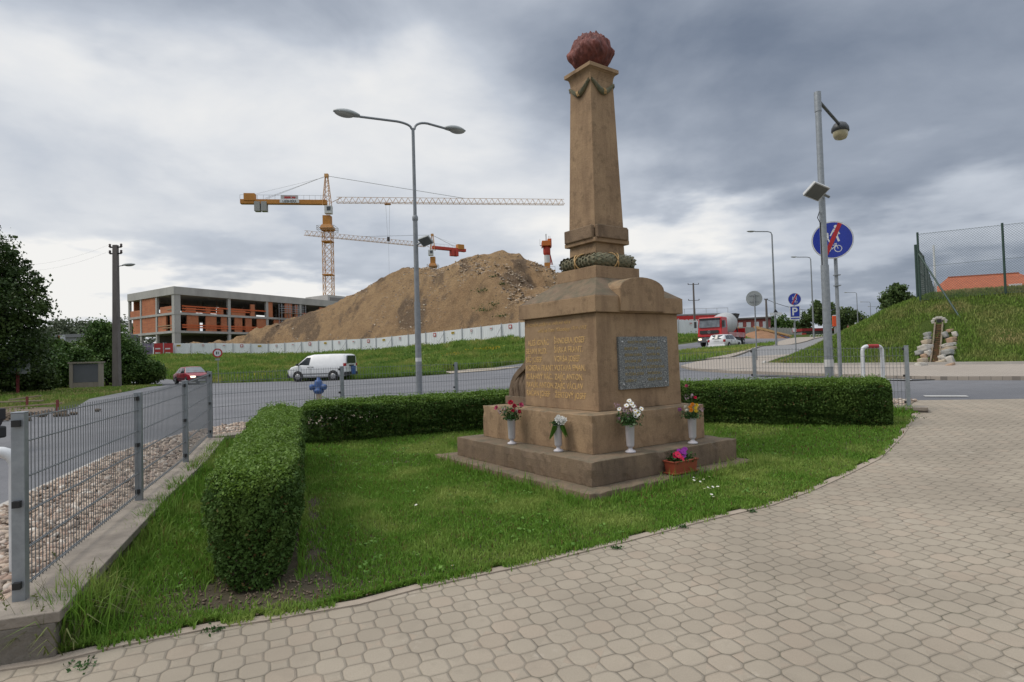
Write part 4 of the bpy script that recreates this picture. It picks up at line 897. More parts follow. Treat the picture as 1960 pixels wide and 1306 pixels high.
for k in range(13):
    a = R_(-3.3, -2.2) if k % 2 else R_(-.9, .3); L = R_(.09, .16); dx, dy = cos(a)*L*.75, sin(a)*L*.45-.02; p0, p1, p2 = Vector((0, -.03, .28)), Vector((dx*.6, dy*.7-.03, .29)), Vector((dx, dy-.03, .29-L*1.0)); w_ = Vector((-sin(a), cos(a), 0))*.014
    b.add([p0, p1+w_, p2, p1-w_], [(0, 1, 2), (0, 2, 3)])
fr = b.build('drooping_leaves', leafmat('fresh_leaf', (.07, .16, .02), (.06, .13, .02), rough=.5), fix=False); fr.location = (v2[0]+.01, v2[1], v2[2]); tag(fr, 'long green leaves hanging down over the second white vase', 'leaves')
bouquet(v3[0], v3[1], v3[2]+.30, 'loose bouquet of white daisies and pale lilac phlox', [('daisy', 'white', .0, -.02, .255, .026), ('daisy', 'white', .02, -.03, .225, .028), ('daisy', 'white', -.03, -.03, .205, .026), ('daisy', 'white', .035, -.04, .20, .024), ('daisy', 'white', .12, -.01, .165, .026), ('daisy', 'white', -.10, -.02, .17, .024), ('daisy', 'white', .05, -.05, .15, .028), ('daisy', 'white', .075, -.05, .125, .036), ('daisy', 'white', .055, -.06, .105, .034), ('cluster', 'lilac', -.115, .0, .215, .035), ('cluster', 'pale_lilac', -.05, -.03, .17, .035), ('cluster', 'pale_lilac', .0, -.05, .145, .035), ('cluster', 'pale_lilac', .05, -.01, .20, .03), ('cluster', 'lilac', -.01, -.05, .10, .035), ('cluster', 'lilac', -.10, .0, .07, .02)], .15, .17, 420)
bouquet(v4[0], v4[1], v4[2]+.30, 'bouquet of orange and yellow blossoms with tall pink sprigs', [('cluster', 'pale_lilac', -.05, 0, .235, .03), ('cluster', 'pale_lilac', .005, 0, .25, .025), ('ball', 'pink', -.045, 0, .36, .02), ('ball', 'cherry', .04, -.01, .225, .018), ('ball', 'orange', .0, -.04, .15, .022), ('ball', 'orange', -.025, -.05, .12, .022), ('ball', 'orange', -.02, -.06, .085, .022), ('ball', 'yellow', .03, -.05, .11, .02), ('ball', 'yellow', .03, -.06, .075, .02), ('ball', 'yellow', .05, -.03, .14, .02), ('cluster', 'cream', -.07, -.02, .12, .025), ('cluster', 'cream', -.065, -.04, .09, .025), ('cluster', 'lilac', .085, -.02, .12, .03), ('cluster', 'purple', -.12, .02, .09, .02), ('cluster', 'pale_lilac', .11, -.02, .09, .025)], .13, .10, 300)
# flower box
fb_ = empty('planter_box', (1.801, 6.544, 0.196), MYAW, label='terracotta coloured plastic trough standing on the slab at the memorial', cat='planter')
M_TERR = mat('terracotta_plastic', (.30, .065, .032), (.24, .05, .027), 5, .5)
def trough(L, W, H_, th=.008):
    b = MB(); o_ = [(-L*.46, -W*.43, 0), (L*.46, -W*.43, 0), (L*.46, W*.43, 0), (-L*.46, W*.43, 0)]; t_ = [(-L/2, -W/2, H_), (L/2, -W/2, H_), (L/2, W/2, H_), (-L/2, W/2, H_)]; i_ = [(x*(1-2*th/L), y*(1-2*th/W), z) for x, y, z in t_]; j_ = [(x*.95, y*.93, H_*.75) for x, y, z in t_]
    b.add(o_+t_+i_+j_, [(0, 3, 2, 1)]+[(k, (k+1) % 4, 4+(k+1) % 4, 4+k) for k in range(4)]+[(4+k, 4+(k+1) % 4, 8+(k+1) % 4, 8+k) for k in range(4)]+[(8+k, 8+(k+1) % 4, 12+(k+1) % 4, 12+k) for k in range(4)]+[(12, 13, 14, 15)]); return b
o = trough(.38, .15, .125).build('trough', M_TERR, fb_, bevel=.004); o.location.z = .012
b = MB(); 
for sx, sy, cx, cy in ((.40, .016, 0, -.076), (.40, .016, 0, .076), (.016, .168, -.192, 0), (.016, .168, .192, 0)): b.box(cx, cy, .128, sx, sy, .014)
b.build('rim', M_TERR, fb_, bevel=.003); b = MB(); b.box(0, 0, 0, .40, .16, .018, top=1.03); b.build('saucer', M_TERR, fb_, bevel=.004)
pt = empty('petunia_plant', ((1.801, 6.544, 0.196)[0], (1.801, 6.544, 0.196)[1], (1.801, 6.544, 0.196)[2]+.12), MYAW, label='red and purple petunias growing in the terracotta trough', cat='flowers')
by = {'cherry': MB(), 'purple': MB()}
for (cc, dx, dy, dz, s_) in [('cherry', -.09, -.04, .085, .045), ('cherry', -.055, -.05, .05, .042), ('cherry', -.03, -.04, .03, .036), ('cherry', -.115, -.02, .075, .036), ('cherry', -.07, -.05, .02, .03), ('purple', -.02, .0, .105, .038), ('purple', .02, -.02, .10, .036), ('purple', .05, .0, .11, .034), ('purple', .085, .01, .12, .030), ('purple', .03, -.03, .07, .036), ('purple', -.0, -.04, .06, .03), ('purple', .06, -.02, .08, .026), ('purple', .11, .01, .125, .02)]:
    petals(by[cc], (dx, dy, dz), 6, s_, (dx-.1, -.9, .7), .05, 0, 1.05, 0)
for k_, b in by.items(): b.build('blossom', FM[k_], pt, fix=False)
n = 420; P = np.stack([RNG.uniform(-.15, .17, n), RNG.normal(0, .04, n), np.abs(RNG.normal(.0, .04, n))], 1); leaves('leaves', P, .034, M_STEM, pt, aspect=.7)
# daisies in the grass
dz_ = MB(); petals(dz_, (0, 0, .05), 14, .0135, (0, -.35, 1), .05, 0, .35, 1); dz_.tube([(0, 0, 0), (.002, 0, .05)], .0012, 4, mi=2)
d0 = None
for k, (x, y) in enumerate([(1.77, 6.21), (1.78, 6.14), (1.89, 6.38), (1.84, 6.13), (1.9, 6.23), (1.95, 6.27), (1.88, 6.07), (2.05, 6.37), (1.86, 6.08), (1.84, 6.24), (1.93, 5.93), (1.98, 5.95), (2.0, 5.92), (1.84, 5.89), (1.82, 5.63), (1.82, 5.58), (2.33, 6.21), (2.18, 5.99), (1.9, 5.96), (1.9, 5.9), (1.88, 6.28), (1.94, 6.39), (-0.7, 6.25), (-0.94, 5.62), (-0.44, 4.05), (-0.75, 5.84)]):
    if d0 is None: d0 = dz_.build('daisy', [FM['white'], FM['gold'], M_STEM], fix=False); o = d0
    else: o = d0.copy(); C.objects.link(o)
    o.location = (x, y, gz(x, y)+.03); o.rotation_euler = (R_(-.2, .2), R_(-.2, .2), R_(0, 6)); s_ = R_(.85, 1.25); o.scale = (s_, s_, s_)
    lone = {16: 'white daisy standing alone at the right of the daisy patch', 17: 'white daisy just left of the lone rightmost one', 22: 'lone white daisy close to the left side of the slab', 23: 'lone white daisy in the open lawn halfway to the left hedge', 24: 'lone pale daisy near the paving in the middle of the lawn', 25: 'lone white daisy left of the memorial between the other two'}
    tag(o, lone.get(k, 'small white daisy in the patch in front of the flower trough'), 'daisy', 'daisies in the lawn')

# ================================================================== STREET THINGS
M_GLASS = mat('car_glass', (.03, .035, .04), (.02, .025, .03), 2, .08, spec=.8)
M_GLASSL = mat('windscreen_glass', (.16, .18, .20), (.07, .08, .09), 2.5, .08, spec=.8)
M_TYRE = mat('tyre', (.018, .018, .019), rough=.85); M_RIM = mat('alloy_rim', (.42, .42, .43), rough=.4, metal=.5); M_DARK = mat('dark_trim', (.022, .022, .024), rough=.6)
M_TAIL = mat('tail_lamp', (.35, .015, .02), rough=.25); M_LAMP = emit('lit_headlamp', (1, .85, .62), 2.2); M_LENS = mat('lamp_lens', (.6, .6, .6), rough=.15); M_PLATE = mat('number_plate', (.65, .65, .63), rough=.5)
def paint(name, c): 
    m = mat(name, c, tuple(k*.9 for k in c), 3, .32, spec=.6); t = m.node_tree.nodes; return m
def car(name, label, loc, hd, ST, M_, wins, ws, rw, wheels, wr, W, front, rear, lit=False, trim=True, extra=None, tilt=0):
    """ST stations: x, zbot, zbelt, ztop, half width, half width at roof (x forward)"""
    root = empty(name, loc, hd, label=label, cat='van' if 'van' in name else 'car'); root.rotation_euler.y = -tilt
    ST = sorted(ST); xs = [s[0] for s in ST]
    ip = lambda x, k: float(np.interp(x, xs, [s[k] for s in ST]))
    fx_ = []; X_ = list(np.linspace(xs[0], xs[-1], 34)); X_ = sorted(set(X_+xs))
    b = MB(); vs = []; rings = 0
    def ring(x):
        zb, zl, zt, w_, wt = (ip(x, k) for k in range(1, 6)); h = [(0, zb), (w_*.86, zb), (w_*.97, zb+.1), (w_, zb+.45*(zl-zb)), (w_*.985, zl-.06), (w_*.955, zl), (wt+(w_*.955-wt)*.06, zt-.07), (wt*.93, zt-.02), (wt*.6, zt), (0, zt+.012)]
        return [(x, y, z) for y, z in h]+[(x, -y, z) for y, z in h[-2:0:-1]]
    n = len(ring(0)); R = [ring(x) for x in X_]
    for r in R: vs += r
    fs = [(i*n+j, i*n+(j+1) % n, (i+1)*n+(j+1) % n, (i+1)*n+j) for i in range(len(X_)-1) for j in range(n)]+[tuple(range(n)), tuple(range((len(X_)-1)*n, len(X_)*n))]
    b.add(vs, fs, 0, True); body = b.build('body', M_, root); e = body.modifiers.new('edge', 'EDGE_SPLIT'); e.split_angle = radians(38)
    def yat(x, z):
        zl, zt, w_, wt = ip(x, 2), ip(x, 3), ip(x, 4), ip(x, 5)
        if z <= zl: return w_*1.0
        t = (z-zl)/max(.01, zt-.07-zl); return w_*.955+(wt-w_*.955)*min(1, t)*.94
    for sd in (-1, 1):
        for poly in wins:
            q = [(x, sd*(yat(x, z)+.012), z) for x, z in poly]; MB().add(q, [tuple(range(len(q)))]).build('window', M_GLASS, root, fix=False)
    for nm, g, mm in (('windscreen', ws, M_GLASSL), ('rear_window', rw, M_GLASS)):
        if g is None: continue
        (xa, za, wa), (xb, zb, wb) = g; dx, dz = xb-xa, zb-za; l = hypot(dx, dz); sg = 1 if nm == 'windscreen' else -1; nx, nz = abs(dz)/l*sg*.02, abs(dx)/l*.02
        mb = MB(); k = 6; vs = []
        for t in (0, 1):
            for j in range(k+1):
                u = -1+2*j/k; w_ = wa if t == 0 else wb; bow = .10*(1-u*u)*sg; vs.append((xa+dx*t+nx+bow-.03*sg, u*w_, za+dz*t+nz))
        mb.add(vs, [(j, j+1, k+2+j, k+1+j) for j in range(k)], 0, True).build(nm, mm, root, fix=False)
    for sd in (-1, 1):
        for wx in wheels:
            w_ = ip(wx, 4)
            ar = MB(); ar.disc((wx, sd*(w_+.002), wr+.015), (0, sd, 0), wr*1.16, 20, thick=.012); o = ar.build('wheel_arch', M_DARK, root)
            o = MB().lathe([(wr*.9, -.10), (wr, -.07), (wr, .07), (wr*.93, .10), (wr*.62, .10), (wr*.60, .08)], 0, 0, 0, 22, axis='y').build('wheel', M_TYRE, root, fix=False); o.location = (wx, sd*(w_-.06), wr); 
            q = MB(); q.lathe([(wr*.60, 0), (wr*.55, .02), (wr*.22, .012), (wr*.15, .03)], 0, 0, 0, 18, axis='y', close=True)
            for s5 in range(6): a = s5*pi/3; q.bar((cos(a)*wr*.15, .022, sin(a)*wr*.15), (cos(a)*wr*.57, .022, sin(a)*wr*.57), .05, .014)
            rm = q.build('rim', M_RIM, o); rm.location = (0, sd*.09, 0); rm.rotation_euler.z = 0 if sd > 0 else pi
    xf, xr = xs[-1], xs[0]; zf = front; zr = rear
    for sd in (-1, 1):
        wf, wr_ = ip(xf-.1, 4), ip(xr+.1, 4)
        MB().box(xf-.06, sd*(wf-.20), zf['lz'], .14, .34, zf.get('lh', .14), rz=-sd*.12).build('headlight', M_LAMP if lit else M_LENS, root, bevel=.02)
        MB().box(xr+.07, sd*(wr_-.09), zr['lz'], .16, .20, zr.get('lh', .25)).build('tail_light', M_TAIL, root, bevel=.02)
    bz, bh = zf.get('bz', .22), zf.get('bh', .2)
    MB().box(xf-.03, 0, bz, .16, 2*ip(xf-.1, 4)*.99, bh).build('front_bumper', M_DARK if zf.get('dark', 1) else M_, root, bevel=.03)
    MB().box(xr+.03, 0, zr.get('bz', .25), .16, 2*ip(xr+.1, 4)*.99, zr.get('bh', .2)).build('rear_bumper', M_DARK if zr.get('dark', 1) else M_, root, bevel=.03)
    MB().box(xf-.0, 0, zf.get('gz', .52), .10, .75, zf.get('gh', .10)).build('grille', M_DARK, root)
    MB().box(xf+.062, 0, bz+.03, .01, .5, .11).build('number_plate', M_PLATE, root); MB().box(xr-.062 if zr.get('pz') is None else xr-.02, 0, zr.get('pz', .32), .02, .5, .11).build('number_plate', M_PLATE, root)
    for sd in (-1, 1):
        mx = ws[0][0]-.22; MB().box(mx, sd*(ip(mx, 4)+.06), ip(mx, 2)+.02, .12, .20, .14).build('mirror', M_DARK, root, bevel=.02)
    # door seams and handles
    for sd in (-1, 1):
        h = MB()
        for x in zf.get('seams', ()): h.box(x, sd*(ip(x, 4)+.001), .36, .012, .006, ip(x, 2)-.38)
        for x in zf.get('handles', ()): h.box(x, sd*(ip(x, 4)+.008), ip(x, 2)-.13, .16, .02, .03)
        if trim: h.box((wheels[0]+wheels[-1])/2, sd*(ip(0, 4)+.006), .48, abs(wheels[0]-wheels[-1])-.75, .014, .045)
        h.build('door_trim', M_DARK, root)
    if extra: extra(root, ip)
    return root
def vroot(px_loc): return px_loc
# white panel van
P_WHITE = paint('white_paint', (.68, .69, .70))
VAN = [(-2.2, .42, .95, 1.02, .80, .74), (-2.19, .36, 1.05, 1.72, .84, .70), (-2.05, .30, 1.08, 1.80, .88, .70), (-1.0, .26, 1.08, 1.83, .90, .71), (.3, .25, 1.08, 1.82, .90, .70), (.75, .25, 1.07, 1.72, .90, .68), (1.30, .25, 1.06, 1.33, .89, .70), (1.55, .26, 1.04, 1.12, .87, .74), (1.95, .28, .90, .99, .83, .76), (2.16, .32, .72, .80, .72, .68), (2.2, .4, .6, .64, .62, .6)]
def vanx(root, ip):
    MB().box(-2.235, 0.02, 1.18, .02, 1.22, .50, top=.9).build('rear_glass', M_GLASS, root)
    MB().box(-2.24, -.25, .42, .03, .62, .55).build('blue_panel', mat('blue_plastic', (.02, .09, .30), rough=.5), root)
    MB().box(-2.24, 0, .98, .03, .62, .09).build('plate_recess', M_DARK, root)
van = car('white_van', 'white panel van with dark rear glass and a blue panel on its tail', (-13.26, 41.62, 0.23), radians(180-12), VAN, P_WHITE,
    [[(1.36, 1.10), (.50, 1.10), (.42, 1.62), (.72, 1.62)]], ((1.55, 1.07, .80), (.72, 1.76, .62)), None, (-1.32, 1.32), .33, .9, dict(lz=.62, lh=.18, bz=.24, bh=.3, gz=.6, seams=(1.28, .38), handles=(.52, .22)), dict(lz=.98, lh=.2, bz=.34, bh=.26, pz=.99), extra=vanx)
# dark red hatchback
P_RED = paint('dark_red_paint', (.24, .016, .03))
RED = [(-2.25, .38, .72, .78, .74, .70), (-2.1, .3, .84, .92, .80, .66), (-1.35, .26, .88, 1.30, .84, .60), (-.9, .25, .90, 1.40, .84, .60), (.1, .24, .90, 1.42, .85, .60), (.38, .24, .90, 1.36, .85, .61), (.85, .24, .90, .98, .85, .72), (1.1, .24, .89, .93, .84, .76), (1.9, .26, .80, .85, .81, .74), (2.25, .32, .66, .70, .76, .70), (2.3, .38, .56, .58, .72, .68)]
red = car('red_car', 'dark red hatchback with lit headlamps driving on the road at the left', (-25.5, 47.56, 0.04), radians(-46), RED, P_RED,
    [[(.78, .93), (.02, .93), (.02, 1.33), (.36, 1.31)], [(-.06, .93), (-.80, .93), (-.78, 1.31), (-.06, 1.33)], [(-.86, .93), (-1.45, .93), (-1.15, 1.24), (-.86, 1.29)]], ((.98, .95, .72), (.36, 1.36, .56)), ((-1.95, .95, .62), (-1.15, 1.34, .52)), (-1.25, 1.38), .31, .85, dict(lz=.58, lh=.13, bz=.28, bh=.22, gz=.58, gh=.12, seams=(.8, -.02, -.84), handles=(.1, -.75)), dict(lz=.55, lh=.2), lit=True)
# white estate
EST = [(-2.3, .40, .80, .86, .78, .72), (-2.22, .32, .95, 1.15, .84, .68), (-1.95, .28, .96, 1.42, .87, .64), (-1.0, .25, .95, 1.47, .90, .63), (.2, .24, .93, 1.46, .90, .63), (.5, .24, .93, 1.40, .90, .63), (1.15, .24, .92, .99, .89, .74), (1.4, .24, .90, .94, .88, .77), (2.1, .28, .78, .83, .84, .76), (2.3, .34, .66, .70, .78, .72)]
est = car('white_estate_car', 'white estate car seen from behind, passing the red mixer lorry', (21.1, 59.2, 1.66), radians(50), EST, paint('estate_white', (.66, .66, .67)),
    [[(1.05, .97), (.25, .97), (.22, 1.38), (.50, 1.35)], [(.17, .97), (-.75, .97), (-.75, 1.39), (.17, 1.39)], [(-.82, .97), (-1.95, .99), (-1.75, 1.34), (-.82, 1.39)]], ((1.22, 1.0, .72), (.5, 1.38, .58)), ((-2.23, 1.02, .66), (-1.98, 1.38, .56)), (-1.35, 1.38), .33, .9, dict(lz=.6, seams=(1.05, .2, -.8), handles=(.3, -.65), dark=0), dict(lz=.72, lh=.24, dark=0, pz=.78))
blue = car('blue_car', 'small bright blue car parked beside the heap of planks', (43.346, 96.0, 2.578), radians(52), [(a*.86, b_, c_, d_, e_*.95, f_) for a, b_, c_, d_, e_, f_ in EST], paint('blue_paint', (.02, .12, .38)),
    [[(.9, .97), (.21, .97), (.2, 1.38), (.43, 1.35)], [(.12, .97), (-.7, .97), (-.7, 1.39), (.12, 1.39)], [(-.76, .97), (-1.6, .99), (-1.5, 1.34), (-.76, 1.39)]], ((1.05, 1.0, .72), (.43, 1.38, .58)), ((-1.92, 1.02, .62), (-1.70, 1.38, .54)), (-1.15, 1.2), .31, .85, dict(lz=.6), dict(lz=.72, lh=.3, dark=0))
dk = car('dark_car', 'rear corner of a near black car at the left edge of the photo', (-11.1, 10.0, 0.12), radians(168), [(a, b_, c_, d_, e_, f_) for a, b_, c_, d_, e_, f_ in RED], paint('black_paint', (.012, .012, .018)),
    [[(.78, .93), (.02, .93), (.02, 1.33), (.36, 1.31)], [(-.06, .93), (-1.30, .93), (-1.1, 1.26), (-.06, 1.33)]], ((.98, .95, .72), (.36, 1.36, .56)), ((-1.95, .95, .62), (-1.15, 1.34, .52)), (-1.45, 1.38), .31, .85, dict(lz=.58), dict(lz=.55, lh=.2))
for o_ in kids(dk):
    if o_.name.startswith('tail_light'): o_.data.materials[0] = M_DARK
# concrete mixer lorry
tk = empty('mixer_lorry', (22.3, 63.2, 1.96), radians(-128), label='red cement mixer lorry with pale grey drum and one lit headlamp', cat='lorry')
P_TR = paint('lorry_red', (.50, .012, .014)); P_GD = mat('drum_grey', (.42, .43, .43), (.34, .35, .35), 2, .6)
b = MB(); b.hexa([(2.0, -1.22, 1.0), (4.0, -1.22, 1.0), (4.0, 1.22, 1.0), (2.0, 1.22, 1.0), (2.0, -1.16, 3.0), (3.72, -1.16, 3.0), (3.72, 1.16, 3.0), (2.0, 1.16, 3.0)]); cab = b.build('cab', P_TR, tk, bevel=.08, seg=3)
MB().add([(3.99, -1.05, 1.95), (3.99, 1.05, 1.95), (3.83, 1.02, 2.72), (3.83, -1.02, 2.72)], [(0, 1, 2, 3)]).build('windscreen', M_GLASSL, cab, fix=False)
MB().box(3.80, 0, 2.74, .25, 2.1, .16).build('sun_visor', M_DARK, cab, bevel=.02)
for sd in (-1, 1):
    MB().add([(2.6, sd*1.232, 1.95), (3.75, sd*1.232, 1.85), (3.66, sd*1.20, 2.65), (2.6, sd*1.20, 2.65)], [(0, 1, 2, 3)]).build('window', M_GLASS, cab, fix=False)
    MB().box(3.95, sd*1.42, 1.95, .12, .24, .65).build('mirror', M_DARK, cab, bevel=.03)
    MB().box(4.05, sd*.92, .68, .12, .36, .2).build('headlight', M_LAMP if sd < 0 else M_LENS, tk, bevel=.02)
MB().box(4.03, 0, 1.32, .08, 1.9, .34).build('grille', M_DARK, cab); MB().box(4.0, 0, .45, .22, 2.4, .5).build('bumper', mat('bumper_grey', (.12, .12, .13)), tk, bevel=.04); MB().box(4.12, 0, .62, .02, .52, .12).build('number_plate', M_PLATE, tk)
e = MB(); 
pp = [(4.085, .13*cos(a), 1.49+.13*sin(a)) for a in np.linspace(0, 2*pi, 17)]; e.tube(pp, .014, 5)
for a in (90, 210, 330): e.tube([(4.085, 0, 1.49), (4.085, .13*cos(radians(a)), 1.49+.13*sin(radians(a)))], .012, 5)
e.build('badge', M_RIM, cab)
MB().box(-.4, 0, .85, 8.4, .9, .3).build('chassis', M_DARK, tk)
d = MB(); d.lathe([(.55, -2.35), (.85, -2.1), (1.15, -1.2), (1.22, -.3), (1.2, .5), (.95, 1.5), (.75, 1.85), (.3, 1.95)], n=28, axis='x'); dr = d.build('drum', P_GD, tk); dr.location = (-.2, 0, 2.32); dr.rotation_euler = (0, radians(11), 0)
h = MB(); h.box(-3.0, 0, 3.1, 1.2, 1.1, .5, top=1.25); h.bar((-3.2, -.6, 1.1), (-2.9, -.4, 3.3), .12); h.bar((-3.2, .6, 1.1), (-2.9, .4, 3.3), .12); h.bar((-3.6, 0, 2.6), (-4.5, 0, 1.4), .4, .2); h.build('loading_hopper', M_DARK, tk)
h = MB(); h.box(-3.9, 0, .9, .15, 2.3, 1.1); h.build('rear_panel', P_TR, tk)
MB().box(-1.0, 1.12, 1.0, 5.2, .10, .5).build('side_guard', mat('red_white_guard', (.45, .07, .07), (.5, .45, .45), 3), tk)
for x_ in (3.0, 1.1, -1.9, -3.2):
    for sd in (-1, 1):
        o = MB().lathe([(.45, -.14), (.5, -.1), (.5, .1), (.46, .14), (.28, .14)], n=20, axis='y').build('wheel', M_TYRE, tk, fix=False); o.location = (x_, sd*1.02, .5); q = MB().lathe([(.29, 0), (.12, .03), (.10, .1)], n=16, axis='y').build('rim', M_RIM, o); q.location = (0, sd*.12, 0); q.rotation_euler.z = 0 if sd > 0 else pi

# ---------------------------------------------------------------- hydrant and hoop barriers
hy = empty('fire_hydrant', (-4.193, 12.9, 0.311), label='blue painted fire hydrant head on a pale standpipe behind the fence', cat='hydrant'); hz = (-4.193, 12.9, 0.311)[2]
M_BLUE = mat('hydrant_blue', (.03, .10, .30), (.025, .06, .17), 14, .5, bump=.003); HH = 0.875
MB().lathe([(.055, -.2), (.055, HH-.30), (.06, HH-.29)], n=18).build('standpipe', mat('pipe_cream', (.42, .36, .29), (.30, .25, .2), 9, .8), hy, fix=False)
b = MB(); b.lathe([(.06, HH-.36), (.095, HH-.34), (.115, HH-.30), (.115, HH-.27), (.09, HH-.26), (.085, HH-.20), (.085, HH-.12), (.07, HH-.07), (.04, HH-.055), (.04, HH-.03), (.028, HH-.025), (.028, HH)], n=20)
hb = b.build('hydrant_head', M_BLUE, hy, fix=False)
for a in (radians(200), radians(-20)):
    o = MB().lathe([(.045, 0), (.05, .06), (.062, .07), (.062, .13), (.045, .145)], n=16, axis='x').build('outlet_cap', M_BLUE, hb, fix=False); o.location = (cos(a)*.05, sin(a)*.05, HH-.19); o.rotation_euler = (0, radians(14), a)
MB().bar((-.07, -.07, HH-.33), (-.07, -.07, .1), .012).build('control_rod', M_DARK, hy)
M_WPAINT = mat('white_gloss_paint', (.66, .67, .68), (.55, .56, .57), 5, .45)
def hoop(loc, rz, wd, h, label, red=False):
    r = empty('hoop_barrier', loc, rz, label=label, cat='barrier', group='white tubular hoop barriers'); c_ = .10; R = .038
    path = [(-wd/2, 0, -.2), (-wd/2, 0, h-c_)]+[(-wd/2+c_-c_*cos(a), 0, h-c_+c_*sin(a)) for a in np.linspace(.2, pi/2, 6)]+[(wd/2-c_+c_*sin(a), 0, h-c_+c_*cos(a)) for a in np.linspace(0, pi/2, 7)]+[(wd/2, 0, -.2)]
    MB().tube(path, R, 16).build('hoop', M_WPAINT, r, fix=False)
    if red: MB().tube([(-wd/2+.11, 0, h), (wd/2-.08, 0, h)], R+.003, 16).build('red_band', mat('red_tape', (.35, .03, .03)), r, fix=False)
    return r
hoop((7.216, 12.0, 0.536), .1, .42, 0.976, 'white hoop barrier with red tape beyond the right end of the back fence', True)
hoop((-3.88, 4.0, 0.05), radians(20), .9, 0.897, 'white hoop barrier partly outside the left edge behind the nearest fence post')

# ---------------------------------------------------------------- lamps and signs
M_POLE = mat('lamp_post_grey', (.27, .285, .30), (.20, .215, .23), 9, .55, metal=.35)
M_HEADG = mat('lamp_head_grey', (.36, .38, .38), (.28, .30, .30), 5, .5); M_LENSG = mat('lamp_bowl', (.38, .38, .36), (.28, .28, .27), 4, .25)
def flood(parent, p, aim, s=.28, roll=0, tilt=-15):
    """boxy floodlight; aim = yaw"""
    f = bpy.data.objects.new('floodlight', None); bpy.data.objects.remove(f)
    b = MB(); b.box(0, 0, -.03, s, s*.85, .07, top=.92); o = b.build('floodlight', M_HEADG, parent, bevel=.01); o.location = p; o.rotation_euler = (radians(roll), radians(tilt), aim)
    MB().box(0, 0, -.034, s*.86, s*.72, .006).build('glass', mat('flood_glass', (.13, .14, .14), (.09, .10, .10), 3, .25), o); MB().bar((-s*.5, 0, .0), (-s*.85, 0, -.02), .04).build('bracket', M_POLE, o)
    return o
def lamp_head(parent, p, d, L=.62, W_=.26, H_=.17):
    """cobra-head lantern pointing along horizontal direction d from its neck p"""
    b = MB(); vs = []; n = 12; k = 9
    for i in range(k):
        t = i/(k-1); w_ = W_/2*max(.12, sin(pi*min(1, .12+t*.83))**.6); h_ = H_*max(.15, sin(pi*min(1, .1+t*.85))**.7)
        for j in range(n):
            a = 2*pi*j/n; vs.append((t*L, w_*cos(a), h_*.55*sin(a) if sin(a) > 0 else h_*.12*sin(a)))
    b.add(vs, [(i*n+j, i*n+(j+1) % n, (i+1)*n+(j+1) % n, (i+1)*n+j) for i in range(k-1) for j in range(n)]+[tuple(range(n)), tuple(range((k-1)*n, k*n))], 0, True)
    o = b.build('lamp_head', M_HEADG, parent); o.location = p; o.rotation_euler = (0, -radians(4), atan2(d[1], d[0]))
    b = MB(); vs = []
    for i in range(k):
        t = .22+.72*i/(k-1); w_ = W_/2*.86*max(.1, sin(pi*(.05+.9*i/(k-1)))**.5); h_ = H_*.42*sin(pi*(.05+.9*i/(k-1)))**.5
        for j in range(7): a = -pi*j/6; vs.append((t*L, w_*cos(a), h_*sin(a)-.01))
    b.add(vs, [(i*7+j, i*7+j+1, (i+1)*7+j+1, (i+1)*7+j) for i in range(k-1) for j in range(6)], 0, True).build('lamp_bowl', M_LENSG, o)
    return o
def V3(p): return Vector(p)
# double arm lamp (all points relative to its base)
B0 = V3((-2.514, 16.0, 0.4)); dl = empty('double_street_lamp', B0, label='tall grey lamp post with two curved arms in front of the earth heap', cat='street lamp')
TOPZ = V3((-2.514, 16.0, 7.752)).z-B0.z; h1 = TOPZ*.62
MB().tube([(0, 0, -.3), (0, 0, h1*.58)], [.085, .08], 16).build('lower_pole', M_POLE, dl, fix=False); MB().tube([(0, 0, h1*.58), (0, 0, h1+.35)], [.068, .062], 16).build('middle_pole', M_POLE, dl, fix=False)
MB().tube([(0, 0, h1+.30), (0, 0, TOPZ)], [.048, .042], 16).build('upper_pole', M_POLE, dl, fix=False); MB().lathe([(.066, 0), (.078, .02), (.078, .10), (.06, .14)], 0, 0, h1+.28, 16).build('collar', M_POLE, dl, fix=False)
for hd_ in ((-3.801, 15.38, 7.858), (-1.707, 16.6, 7.961)):
    E_ = V3(hd_)-B0; d = Vector((E_.x, E_.y, 0)); Ld = d.length; d.normalize(); pts = [Vector((0, 0, TOPZ-.05))]
    for t in np.linspace(0, 1, 8): a = t*pi/2*.97; pts.append(d*(.05+.42*(1-cos(a)))+Vector((0, 0, TOPZ+(E_.z+.02-TOPZ)*sin(a))))
    pts.append(E_)
    MB().tube(pts, .032, 10).build('arm', M_POLE, dl, fix=False); lamp_head(dl, E_, d, .66, .28, .22)
flood(dl, V3((-2.3200000000000003, 15.9, 4.611))-B0+Vector((.1, -.05, .05)), radians(-25), .34, -35, -12); MB().lathe([(.083, 0), (.083, .10)], 0, 0, 1.05, 16).build('sticker', mat('paper_label', (.6, .6, .6)), dl)
